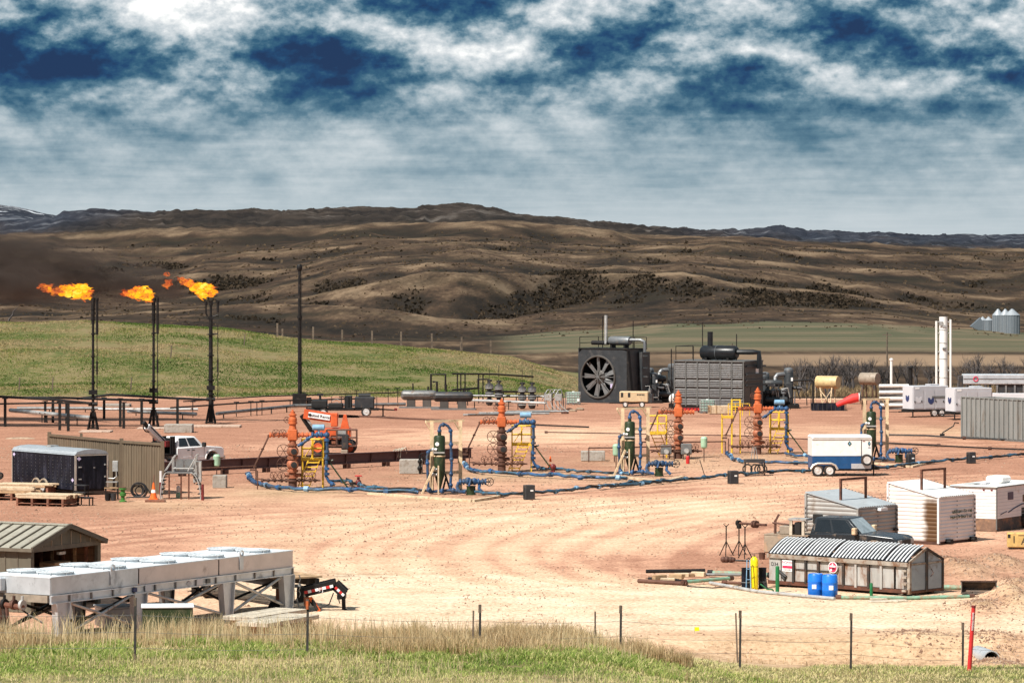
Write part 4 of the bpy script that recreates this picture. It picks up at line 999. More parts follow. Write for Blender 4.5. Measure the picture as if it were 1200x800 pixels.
# ------------------------------------------------------------------ wellheads, separators, flow lines
def copy_parts(src, dst, names=None):
    for c in list(src.children):
        if names is None or c.name.split('.')[0] in names:
            copy_tree(c, dst)
def flanges(b, zs, r, h=.07, c=(0,0)):
    for z in zs: b.lathe([(r*.6,z),(r,z),(r,z+h),(r*.6,z+h)], (c[0],c[1],0), 12)
def make_tree(name_label, px, py, dark=False, wing_blue=True, left=True):
    o = front('wellhead_tree', name_label, 'wellhead', px, py, 0, 'wellhead trees on the pad')
    low = M['brown_iron'] if dark else M['salmon']; top = M['orange']
    b = MB().lathe([(.24,0),(.24,.42),(.32,.44),(.32,.56),(.2,.58),(.2,.62)],n=14); b.build('casing_head', M['brown_iron'], o)
    b = MB().tube((-1.75,0,.5),(1.55,0,.5),.055,n=7)
    for x in (-1.7,-1.35,-1.0,-.6,-.35,.35,.6,.95,1.25): b.tube((x-.06,0,.5),(x+.06,0,.5),.11,n=8)
    b.build('casing_valves', M['brown_iron'], o)
    for x in (-1.05,-.62,.66,1.1): MB().wheel_hand((x,-.16,.78),.2,'y',.016).tube((x,-.16,.78),(x,0,.5),.025,n=5).build('small_handwheel', M['rust'], o)
    b = MB().lathe([(.2,.6),(.2,1.0)],n=12); flanges(b, (.62,.95), .3); b.tube((-.45,0,.8),(.45,0,.8),.10,n=8); b.build('tubing_spool', low, o)
    for z in (1.38, 2.12):
        b = MB().sphere((0,0,z), .34, 14, 8, (1,1,.95)); b.lathe([(.22,z-.34),(.22,z+.36)],n=12); flanges(b, (z-.36,z+.30), .31)
        b.lathe([(.0,-.50),(.21,-.48),(.23,-.38),(.15,-.30),(.15,0)], (.10,0,z), 14, 'y')
        v = b.build('master_valve', low, o)
        MB().lathe([(.0,-.515),(.17,-.505),(.17,-.49)], (.10,0,z), 12, 'y').build('bonnet', M['black_ink'], v)
        MB().wheel_hand((-.52,.06,z+.02),.36,'y',.020).tube((-.52,.06,z),(-.2,.06,z),.035,n=6).build('handwheel', M['brown_iron'], v)
    b = MB().lathe([(.19,2.44),(.19,2.74)],n=12); flanges(b, (2.46,), .27); b.build('upper_spool', low, o)
    b = MB().bbox(-.27,.27,-.25,.25,2.72,3.34,.05).lathe([(.22,3.34),(.19,3.5)],n=12); b.build('cross', top, o)
    b = MB().tube((-1.25,0,3.02),(-.2,0,3.02),.095,n=8)
    for x in (-1.25,-1.05,-.78,-.5,-.32): b.tube((x-.05,0,3.02),(x+.05,0,3.02),.15,n=10)
    b.build('left_wing', top, o)
    for x in (-.92,-.55): MB().wheel_hand((x,-.2,3.14),.2,'y',.016).build('wing_handwheel', M['rust'], o)
    b = MB().tube((.2,0,3.02),(1.0,0,3.02),.10,n=8)
    for x in (.34,.55,.8,.98): b.tube((x-.05,0,3.02),(x+.05,0,3.02),.16,n=10)
    b.build('right_wing', top, o)
    b = MB().lathe([(.19,3.42),(.19,3.62),(.26,3.64),(.26,3.72),(.22,3.74),(.25,3.86),(.22,3.98),(.17,4.02),(.17,4.08),(.22,4.1),(.22,4.18),(.13,4.2),(.12,4.34),(.04,4.36),(.04,4.44)],n=14)
    b.build('swab_valve', top, o)
    MB().wheel_hand((-.33,.05,3.86),.16,'y',.016).tube((-.33,.05,3.86),(-.1,0,3.86),.025,n=5).build('swab_handwheel', M['rust'], o)
    if left:
        b = MB().tube((-1.32,-.02,2.98),(-2.15,-.1,1.2),.05,n=7)
        for t in (.0,.42,.95): b.tube((-1.32-.83*t-.03,-.02-.08*t,2.98-1.78*t+.06),(-1.32-.83*t+.03,-.02-.08*t,2.98-1.78*t-.06),.085,n=7)
        b.cbox((-2.2,-.1,1.08),(.34,.12,.10)).tube((-1.95,-.1,1.05),(-1.95,-.1,.02),.035,n=5).tube((-1.95,-.1,.6),(-1.3,0,.52),.03,n=5)
        b.build('kill_line', M['brown_iron'], o)
    return o
def blue_line(o, xr=1.9, braces=True):
    f = root('flow_line', None, None, (0,0,0)); f.parent = o; f.name = 'flow_line'
    b = MB().path([(.28,-.1,2.42),(.55,-.12,2.55),(1.0,-.1,2.92),(1.15,-.05,3.0)], .085, 8)
    for p in ((.5,-.12,2.52),(.85,-.1,2.8)): b.sphere(p,.13,8,5)
    b.build('jumper_pipe', M['blue_pipe'], f)
    b = MB().tube((1.0,0,3.02),(xr,0,3.02),.10,n=8)
    for x in (1.1,1.35,1.6): b.tube((x-.05,0,3.02),(x+.05,0,3.02),.17,n=10)
    b.sphere((xr,0,3.02),.17,10,6); b.build('wing_valve', M['blue_pipe'], f)
    MB().lathe([(.10,-.36),(.17,-.34),(.17,.30),(.10,.34)], (1.45,0,3.44), 12, 'x').tube((1.45,0,3.05),(1.45,0,3.44),.07,n=7).build('actuator', M['light_blue'], f)
    b = MB().path([(xr,0,3.02),(xr+.02,0,2.2),(xr-.03,0,1.3),(xr-.05,0,.75),(xr+.12,0,.42),(xr+.45,-.05,.25)], .085, 8)
    for z in (2.75,2.1,1.75,1.15,.85): b.tube((xr,0,z-.07),(xr,0,z+.07),.15,n=8)
    b.tube((xr+.2,-.02,.32),(xr+.35,-.03,.27),.14,n=8); b.build('drop_pipe', M['blue_pipe'], f)
    if braces:
        MB().tube((xr+.1,.1,1.55),(xr+1.15,-.1,.12),.045,n=6).tube((xr,.1,1.5),(xr+.35,.1,1.62),.06,n=6).build('brace', M['vessel_green'], f)
def make_platform(label, loc, mirror=False):
    o = root('yellow_platform', label, 'platform', loc, 0, 'yellow work platforms by the wellheads')
    MB().box(-.62,.62,-.45,.45,1.55,1.72).build('deck', M['yellow'], o)
    for x in (-.58,.58):
        for y in (-.4,.4): MB().cbox((x,y,.78),(.07,.07,1.56)).build('leg', M['yellow'], o)
    for x in (-.58,0,.58):
        for y in (-.42,.42): MB().tube((x,y,1.7),(x,y,2.75),.045,n=6).build('rail_post', M['yellow'], o)
    for y in (-.42,.42):
        for z in (2.22,2.74): MB().tube((-.6,y,z),(.6,y,z),.04,n=6).build('rail', M['yellow'], o)
    for z in (2.22,2.74): MB().tube((.58,-.42,z),(.58,.42,z),.032,n=6).build('rail', M['yellow'], o)
    MB().tube((-.45,.40,1.75),(.1,.40,2.6),.025,n=5).build('diagonal', M['yellow'], o)
    for x in (-.75,-.12): MB().beam((x+.55,-.75,1.6),(x-.05,-.75,.05),.05,.14,up=(0,1,0)).build('stringer', M['yellow'], o)
    for k in range(6):
        t = (k+.5)/6; MB().cbox((-.16-.6*t+.28,-.72,1.6-1.5*t),(.72,.34,.05)).build('tread', M['yellow'], o)
    if mirror: o.rotation_euler = (0,0,PI)
    return o
wells = [(343,573,'wellhead tree nearest the crossover stair, salmon coloured with orange top',False),(588,553,'wellhead tree with a dark brown lower half behind the first sand separator',True),
         (795,537,'wellhead tree without any blue pipe, in front of the red beam and tote',False),(888,532,'wellhead tree furthest right, with yellow platforms on both sides',False)]
WT = []
for px, py, lb, dk in wells:
    t = make_tree(lb, px, py, dk); WT.append(t)
for i in (0,1,3): blue_line(WT[i], braces=True)
plat = None
for i, dx, dy, mir, lb in ((0,1.05,1.0,False,'yellow platform right of the salmon wellhead nearest the stair'),(1,1.2,1.0,False,'yellow platform right of the brown wellhead behind the separator'),(2,-1.3,1.2,True,'yellow platform left of the wellhead that has no blue pipe'),
                       (3,1.5,1.2,False,'yellow platform right of the furthest right wellhead')):
    p = WT[i].location+Vector((dx,dy,0))
    if plat is None: plat = make_platform(lb, p)
    else: dup(plat, p, PI if mir else 0, lb)
def ladder_tower():
    o = root('yellow_ladder_stand', 'tall yellow ladder stand left of the furthest right wellhead', 'platform', WT[3].location+Vector((-1.55,1.1,0)), 0, 'yellow work platforms by the wellheads')
    for x in (-.75,-.1,.45):
        for y in (-.3,.3): MB().tube((x,y,0),(x,y,3.6 if x>-.5 else 2.6),.045 if x != .45 else .035,n=6).build('upright', M['yellow'], o)
    MB().box(-.8,.1,-.4,.4,2.35,2.5).build('deck', M['yellow'], o)
    for z in (3.1,3.55): MB().tube((-.1,-.3,z),(.45,-.3,z),.03,n=5).tube((-.1,.3,z),(.45,.3,z),.03,n=5).build('rail', M['yellow'], o)
    for k in range(9): MB().tube((-.1,-.3,.3+k*.27),(-.1,.3,.3+k*.27),.02,n=5).build('rung', M['yellow'], o)
ladder_tower()
def extinguisher():
    p = W(806, 543); o = root('fire_extinguisher', 'small red fire extinguisher at the foot of the third wellhead', 'extinguisher', p)
    MB().lathe([(.11,0),(.12,.05),(.12,.42),(.06,.5)],n=12).build('bottle', M['red'], o); MB().cbox((0,0,.56),(.12,.06,.1)).build('head', M['black_ink'], o)
    for dx, h, w, lb in ((.15,.9,.7,'grey chemical pump unit left of the third wellhead base'),(1.15,1.0,.7,'grey chemical pump unit right of the third wellhead base')):
        q = WT[2].location+Vector((-1.0+dx*1.3,-.3,0)); c = root('pump_unit', lb, 'pump', q, 0, 'pump units at the third wellhead')
        MB().bbox(-w/2,w/2,-.25,.25,.3,h,.04).build('housing', M['grey_steel'], c); MB().tube((-.2,-.2,0),(-.2,-.2,.35),.03).build('leg', M['black_steel'], c); MB().tube((.2,-.2,0),(.2,-.2,.35),.03).build('leg', M['black_steel'], c)
        MB().lathe([(.16,-.3),(.16,0)],(0,-.2,h*.55),12,'y').build('motor', M['pale_steel'], c)
extinguisher()
def make_separator(px, py, label):
    o = front('sand_separator', label, 'separator', px, py, 0, 'green sand separators in tan frames')
    b = MB().lathe([(.05,.15),(.08,.35),(.30,1.15),(.31,1.25),(.31,3.10),(.27,3.19),(.10,3.22),(.10,3.35)],n=18); b.build('vessel', M['vessel_green'], o)
    MB().lathe([(.32,2.06),(.33,2.07),(.33,2.12),(.32,2.13)],n=18).build('band', M['tan'], o)
    MB().lathe([(0,-.345),(.11,-.335),(.11,-.28)],(-.12,0,2.75),12,'y').build('gauge', M['sign_white'], o)
    MB().box(-.33,.28,-.38,-.30,2.25,2.33).build('bracket', M['pale_steel'], o)
    for z in (2.45,1.35,1.1): MB().tube((-.3,-.25,z),(-.12,-.3,z),.09,n=8).sphere((-.33,-.28,z),.11,8,5).build('nozzle', M['pale_steel'], o)
    for x, y in ((-.42,.15),(1.12,1.1)): MB().box(x-.10,x+.10,y-.1,y+.1,.05,3.95).build('frame_post', M['tan'], o)
    MB().beam((-.75,.05,3.96),(1.3,1.25,3.96),.12,.12).build('top_beam', M['tan'], o)
    for z in (2.75,1.15): MB().beam((-.42,.15,z),(1.12,1.1,z),.08,.16).build('cross_beam', M['tan'], o)
    MB().beam((-.75,.0,3.9),(-.42,.13,3.35),.06).build('knee', M['tan'], o); MB().beam((.8,.9,3.9),(1.12,1.08,3.35),.06).build('knee', M['tan'], o)
    MB().beam((-.28,-.45,1.55),(-.95,-.65,.05),.10).build('stay', M['tan'], o); MB().beam((-.05,-.5,1.6),(-.05,-.6,.05),.08).build('stay', M['wood_pale'], o)
    MB().beam((-.42,.1,2.3),(-.42,-.1,.05),.12).build('stay', M['tan'], o)
    b = MB().path([(0,0,3.3),(0,0,3.62),(.06,0,3.76),(.3,0,3.8),(.45,.02,3.72),(.58,.05,3.55),(.63,.05,3.3),(.62,.05,2.6),(.66,.05,1.6),(.6,.03,.6),(.62,0,.25)], .075, 8)
    for p in ((0,0,3.45),(.2,0,3.79),(.6,.05,3.45),(.63,.05,2.7),(.65,.05,1.9),(.63,.04,1.1),(.61,.02,.5)): b.sphere(p,.125,8,5)
    b.build('riser_pipe', M['blue_pipe'], o)
    b = MB().path([(-.3,-.2,2.45),(-.55,-.25,2.4),(-.66,-.25,2.1),(-.64,-.25,1.3),(-.6,-.2,.4)], .075, 8)
    for p in ((-.6,-.25,2.3),(-.65,-.25,1.7)): b.sphere(p,.12,8,5)
    b.build('inlet_pipe', M['blue_pipe'], o)
    b = MB().path([(-.6,-.2,.4),(-.5,-.2,.15),(.1,-.1,.2),(.62,0,.22),(1.0,-.05,.2)], .09, 8)
    for p in ((-.55,-.2,.25),(.15,-.1,.2),(.75,-.02,.22)): b.sphere(p,.15,8,5)
    b.build('drain_pipe', M['blue_pipe'], o)
    MB().path([(.2,.15,.3),(.35,.2,.9),(.3,.3,1.1),(.55,.4,.3)], .06, 6).build('support_fork', M['black_ink'], o)
    # valve manifold on a green stub
    s = root('valve_manifold', None, None, (0,0,0)); s.parent = o
    MB().lathe([(.27,0),(.27,.06),(.24,.08),(.24,.46),(.28,.5)], (1.72,-.45,0), 14).build('stub', M['bright_green'] if False else M['vessel_green'], s)
    b = MB().tube((1.05,-.45,.72),(2.55,-.45,.72),.10,n=8)
    for x in (1.15,1.32,1.52,1.72,1.92,2.12,2.35,2.5): b.tube((x-.05,-.45,.72),(x+.05,-.45,.72),.17,n=8)
    b.sphere((1.55,-.55,.78),.2,8,5).sphere((1.9,-.5,.74),.2,8,5); b.build('valve_body', M['blue_pipe'], s)
    b = MB().path([(1.05,-.45,.7),(.95,-.5,.45),(1.1,-.6,.2),(1.4,-.65,.16)],.09,7).path([(2.2,-.45,.7),(2.15,-.5,.35),(2.4,-.6,.12)],.09,7).path([(1.72,-.45,.7),(1.72,-.75,.85),(1.6,-.8,.5)],.07,6); b.build('hammer_union', M['blue_pipe'], s)
    MB().wheel_hand((2.72,-.45,.72),.22,'y',.02).tube((2.5,-.45,.72),(2.75,-.45,.72),.04).build('handwheel', M['black_ink'], s)
    return o
sep1 = make_separator(515, 579, 'green sand separator in a tan frame nearest the first wellhead, leftmost of three')
for px, py, lb in ((738,557,'green sand separator in the middle, left of the third wellhead'),(1021,541,'green sand separator half hidden behind the white and blue trailer')):
    p = W(px,py); dup(sep1, p, 0, lb)
def plank_frame(px0, px1, pym, label, off=1.0):
    a, c, e = W(px0, pym-5*off), W((px0*0.25+px1*.75), pym+4*off), W(px1, pym-3*off); o = root('timber_sill', label, 'timber frame', (c.x,c.y,0), 0, 'timber sills under the separators')
    for p, q in ((a-c,Vector()),(Vector(),e-c)): MB().beam(p+Vector((0,0,.06)),q+Vector((0,0,.06)),.24,.12).build('sill_beam', M['wood_pale'], o)
plank_frame(432,594,584,'pale timber sill on the ground in front of the first separator')
plank_frame(715,800,562,'pale timber sill on the ground in front of the middle separator',.8)
plank_frame(1000,1090,545,'pale timber sill on the ground behind the white and blue trailer',.7)
def hose(label, pts, r=.10, mt='blue_pipe', name='flow_hose', wob=.16, group='restrained flow lines across the pad', seed=1, bands=True, z=.14):
    rr = random.Random(seed); r *= .82; P = [W(a,b) for a,b in pts]; P0 = P[0].copy(); q = []
    for a, c in zip(P[:-1], P[1:]):
        d = c-a; n = max(2, int(d.length/.55)); pn = Vector((-d.y,d.x,0)).normalized()
        for k in range(n): q.append(a+d*(k/n)+pn*rr.uniform(-wob,wob)*.6+Vector((0,0,z+abs(rr.gauss(0,.05)))))
    q.append(P[-1]+Vector((0,0,z)))
    o = root(name, label, 'flow line', (P0.x,P0.y,0), 0, group)
    q = [p-Vector((P0.x,P0.y,0)) for p in q]
    MB().path(q, r, 7).build('pipe', M[mt], o)
    q2 = [p+Vector((rr.uniform(-.1,.1),rr.uniform(-.25,.05),-.02+rr.uniform(-.03,.10))) for p in q]
    MB().path(q2, r*.55, 6).build('restraint_sling', M['hose_black' if mt != 'blue_pipe' else 'hose_teal'], o)
    if bands:
        for k in range(2, len(q)-1, 4):
            d = (q[k+1]-q[k]).normalized()*.13
            MB().tube(q[k]-d,q[k]+d,r*1.5,n=8).build('union', M['light_blue' if rr.random()<.25 else mt], o)
    return o
hose('blue flow line curling round the foot of the first wellhead', [(290,557),(293,563),(300,569),(315,573),(345,576),(400,577),(440,579),(490,580)], .12, seed=2)
hose('blue flow line leaving the first wellhead to its right', [(385,567),(400,566),(415,570),(430,574),(455,576),(485,577),(505,578)], .10, 'hose_teal', seed=3)
hose('blue flow line passing in front of the second wellhead', [(545,546),(550,553),(565,556),(620,559),(680,562),(735,563)], .12, seed=4)
hose('darker flow line leaving the second wellhead to the middle separator', [(622,550),(640,552),(660,553),(690,556),(720,557),(738,558)], .09, 'hose_teal', seed=5)
hose('teal flow line running from the first separator to the middle separator', [(540,578),(590,583),(612,582),(650,579),(700,574),(740,569),(785,566)], .10, 'hose_teal', seed=6)
hose('teal flow line crossing the open pad to the white and blue trailer', [(700,573),(760,569),(820,563),(860,559),(905,556),(950,554)], .10, 'hose_teal', seed=7)
hose('teal flow line from the trailer to the right picture edge', [(1000,553),(1030,551),(1070,546),(1110,542),(1150,539),(1230,533)], .10, 'hose_teal', seed=8)
hose('blue flow line in front of the furthest right wellhead', [(853,534),(858,540),(872,543),(910,545),(955,546)], .11, seed=9)
hose('blue flow line right of the furthest right wellhead', [(920,534),(935,537),(950,538)], .10, seed=10)
b = None
def loose_lines():
    for k, (lb, pts, r, mt) in enumerate([('long thin rusty line between the wellheads behind the middle separator', [(640,508),(800,511),(860,512),(1000,519),(1100,523)], .05, 'brown_iron'),
        ('black line running from the rightmost separator to the right edge', [(1035,521),(1100,524),(1160,527),(1240,530)], .06, 'black_steel'),
        ('thin pipe with a green head between separator and third wellhead', [(690,541),(720,541),(790,539)], .05, 'brown_iron'),
        ('thin pipe leading from the third wellhead to the fourth', [(800,534),(850,533)], .05, 'brown_iron'),
        ('thin dark line beside the crossover stair and first wellhead', [(228,567),(260,566),(300,564)], .05, 'brown_iron'),
        ('black hose lying along the foot of the grey panelled tank', [(1040,511),(1085,512),(1130,515),(1230,518)], .07, 'hose_black')]):
        P = [W(*p) for p in pts]; o = P[0].copy(); h = .9 if 'thin pipe' in lb or 'thin dark' in lb else .12
        b = MB().path([p-o+Vector((0,0,h)) for p in P], r, 6)
        L = root('pipe_line', lb, 'pipe', o); b.build('pipe', M[mt], L)
        for p in P[:: (1 if h > .5 else 2)]:
            q = p-o; (MB().tube((q.x,q.y,0),(q.x,q.y,h),.04,n=5) if h > .5 else MB().tube(q+Vector((-.12,0,h)),q+Vector((.12,0,h)),r*1.9,n=7)).build('stand' if h > .5 else 'coupling', M['brown_iron'], L)
    for px, py, lb in ((825,541,'pale green instrument head between the third and fourth wellheads'),(722,551,'pale green instrument head left of the middle separator')):
        p = W(px,py); o = root('green_transmitter', lb, 'instrument', p); MB().tube((0,0,0),(0,0,.9),.035,n=6).build('stem', M['brown_iron'], o); MB().lathe([(.10,.85),(.2,.95),(.22,1.5),(.15,1.6),(.0,1.62)],n=12).build('head', M['pale_green'], o)
    for px, py, lb, mt in ((289,571,'grey concrete block behind the first separator',''),):
        pass
    slab(468,495,555,1.0,.85,'pale concrete block behind the girder end, left of the first separator','concrete','concrete_block')
    slab(681,709,540,1.0,.62,'dark concrete block between the second wellhead and the middle separator','concrete','concrete_block')
    o = front('valve_stand', 'dark valve with a handwheel beside the concrete block left of the separator', 'valve', 492, 555)
    MB().tube((0,0,0),(0,0,1.1),.07,n=7).sphere((0,0,.35),.16,8,5).sphere((0,0,.75),.14,8,5).build('body', M['black_steel'], o); MB().wheel_hand((.2,-.15,1.0),.26,'y',.02).build('handwheel', M['black_steel'], o)
    for px, py, w, h, lb in ((620,585,.55,.78,'dark marker block with a white tag at the corner in front of the first separator'),(859,567,.55,.75,'dark marker block on the teal line left of the white and blue trailer'),
                             (1067,545,.5,.72,'dark marker block at the foot of the rightmost separator'),(1138,543,.5,.72,'dark marker block furthest right on the teal line')):
        o = front('marker_block', lb, 'marker', px, py, math.radians(20), 'dark marker blocks along the flow line')
        MB().bbox(-w/2,w/2,-.2,.2,0,h,.03).build('body', M['dark_steel'], o); MB().cbox((w*.15,-.206,h*.62),(.16,.012,.08)).build('tag', M['sign_white'], o)
        MB().box(-w/2-.006,-w/2+.004,-.12,.12,.1,h*.8).build('side_plate', M['black_ink'], o)
    o = front('wheel_rack', 'black rack with round wheels standing before the fourth wellhead', 'rack', 884, 557)
    MB().box(-.62,.62,-.25,.25,.80,.98).build('top', M['dark_steel'], o)
    for x in (-.42,.05,.28,.45): MB().ring((x,-.2,.40),.27,.045,'y',16,5).build('wheel', M['tyre'], o)
    for x in (-.55,.6): MB().box(x-.03,x+.03,-.2,.2,0,.8).build('leg', M['black_steel'], o)
    for x in (-.2,0,.2): MB().tube((x,.1,.95),(x*.4,.1,1.7),.02,n=4).build('sling', M['pale_steel'], o)
    o = front('stake', 'thin dark leaning stake left of the marker block', 'stake', 827, 561); MB().tube((0,0,0),(-.35,0,1.1),.025,n=5).build('rod', M['black_steel'], o)
    o = front('red_valve', 'small red valve on the line right of the first wellhead', 'valve', 420, 571); MB().tube((0,0,0),(0,0,.6),.08,n=7).sphere((0,0,.3),.17,8,5).build('body', M['dark_red'], o); MB().wheel_hand((0,0,.66),.2,'z',.025).build('handwheel', M['red'], o)
    o = front('red_valve', 'dark red valve at the foot of the small far orange cone', 'valve', 648, 553); MB().tube((0,0,0),(0,0,.4),.12,n=7).sphere((0,0,.3),.2,8,5).build('body', M['dark_red'], o)
loose_lines()
# --- orange boom lift
def boom_lift():
    o = front('boom_lift', 'orange articulated boom lift with its work basket lowered behind the first wellhead', 'boom lift', 392, 533); s = S(533); X = lambda a: (a-392)/s; Z = lambda b: (533-b)/s
    MB().bbox(X(368),X(412),.6,2.6,.45,.95,.05).build('chassis', M['black_steel'], o)
    for x, y in ((X(372),.6),(X(408),.6),(X(372),2.6),(X(408),2.6)): wheel(o, x, y, .48, .35, -1, 'lift_orange')
    MB().bbox(X(368),X(410),.75,2.4,.95,1.75,.08).build('turntable', M['lift_orange'], o)
    MB().bbox(X(393),X(406),.7,.78,1.05,1.6,.01).build('engine_panel', M['pale_steel'], o)
    b = MB().beam((X(355),1.2,2.7),(X(395),1.1,2.35),.5,.62); b.build('main_boom', M['lift_orange'], o)
    MB().bbox(X(387),X(395),.7,1.6,1.85,2.75,.04).build('boom_knuckle', M['lift_orange'], o)
    MB().beam((X(352),1.2,2.6),(X(368),1.4,1.2),.28,.3).build('riser_link', M['black_steel'], o); MB().beam((X(358),1.1,2.4),(X(372),1.2,1.3),.14,.14).build('lift_cylinder', M['pale_steel'], o)
    MB().prism([(X(396),1.25),(X(402),2.65),(X(405),2.65),(X(411),1.1)],'y',.8,1.3).build('jib', M['lift_orange'], o)
    pl = MB().beam((X(360.5),.84,2.655),(X(386),.82,2.435),.02,.36).build('name_plate', M['sign_white'], o)
    text('lettering', 'United Rentals', .27, M['black_ink'], o, (X(374),.80,2.54), (PI/2, math.radians(8.5), 0), .004)
    MB().lathe([(.09,-.012),(.09,.012)],(X(362.5),.80,2.64),12,'y').build('emblem', M['black_ink'], o)
    k = root('work_basket', None, None, (0,0,0)); k.parent = o
    x0, x1, z0, z1, ya, yb = X(383), X(418), Z(521), Z(503), -.5, .45
    MB().box(x0,x1,ya,yb,z0-.08,z0).build('floor', M['brown_iron'], k)
    b = MB()
    for x in (x0,(x0*2+x1)/3,(x0+2*x1)/3,x1):
        for y in (ya,yb): b.tube((x,y,z0),(x,y,z1),.042,n=5)
    for z in (z0+.5,z1):
        for y in (ya,yb): b.tube((x0,y,z),(x1,y,z),.042,n=5)
        for x in (x0,x1): b.tube((x,ya,z),(x,yb,z),.03,n=5)
    b.build('guard_rail', M['brown_iron'], k)
    MB().bbox(X(401),X(409),-.62,-.35,Z(525),Z(508),.04).build('control_box', M['dark_steel'], k)
    MB().bbox(X(400),X(408),-.6,-.1,Z(534)-.1,Z(526),.03).build('basket_bracket', M['taupe_tank'], k)
    MB().cbox((X(391),-.1,Z(519)),(.25,.2,.3)).build('tool_bag', M['salmon'], k)
boom_lift()
# --- black trailers at the foot of the bank
def flat_trailers():
    o = front('equipment_trailer', 'black tandem axle trailer loaded with dark machinery behind the orange lift', 'trailer', 378, 489); s = S(489)
    MB().box(-1.3,2.6,-.9,.9,.62,.80).build('deck', M['black_steel'], o)
    for x in (-.82,.12): wheel(o, x, -.95, .40, .25)
    MB().path([(-1.3,-1.0,.75),(-1.2,-1.0,.98),(.5,-1.0,.98),(.65,-1.0,.7)],.05,5).build('fender', M['black_steel'], o)
    MB().bbox(-.9,.4,-.6,.6,.8,1.45,.05).build('engine_box', M['black_ink'], o); MB().bbox(.5,1.7,-.6,.6,.8,1.2,.05).build('tank', M['black_ink'], o)
    MB().tube((-.2,0,1.4),(-.2,0,1.9),.1).cbox((-.2,0,1.9),(.5,.3,.2)).build('exhaust', M['black_ink'], o); MB().tube((1.9,-.5,.8),(1.9,-.5,1.8),.06).build('jack_post', M['black_ink'], o)
    o = front('generator_trailer', 'black engine trailer with a white-rimmed wheel and chevron boards', 'trailer', 430, 488)
    MB().box(-3.0,1.0,-.8,.8,.55,.70).build('deck', M['black_steel'], o)
    wheel(o, -.02, -.9, .42, .25)
    MB().bbox(-1.0,.6,-.6,.6,.70,1.65,.06).build('engine', M['dark_steel'], o); MB().bbox(-1.75,-1.25,-.7,.7,.7,1.75,.03).build('radiator', M['black_ink'], o)
    MB().lathe([(.22,-.5),(.22,.5)],(-.2,0,1.72),12,'x').build('silencer', M['black_ink'], o)
    for k in range(3):
        z = .85+k*.28
        for sg in (-1,1): MB().beam((-2.5,-.82,z+.12),(-2.5+sg*.4,-.82,z-.1),.03,.10,up=(0,1,0)).build('chevron', M['pale_steel'], o)
    MB().beam((1.0,-.4,.62),(2.4,0,.55),.10).beam((1.0,.4,.62),(2.4,0,.55),.10).build('drawbar', M['black_steel'], o); MB().tube((1.35,-.2,0),(1.35,-.2,1.0),.06).cbox((1.35,-.2,.03),(.4,.3,.05)).build('jack', M['black_steel'], o); MB().cbox((2.4,0,.6),(.25,.16,.22)).build('coupler', M['dark_red'], o)
    for x in (-2.9,-2.1,-1.5,.85): MB().tube((x,-.75,.7),(x,-.75,1.7),.03,n=5).build('stake', M['black_steel'], o)
flat_trailers()
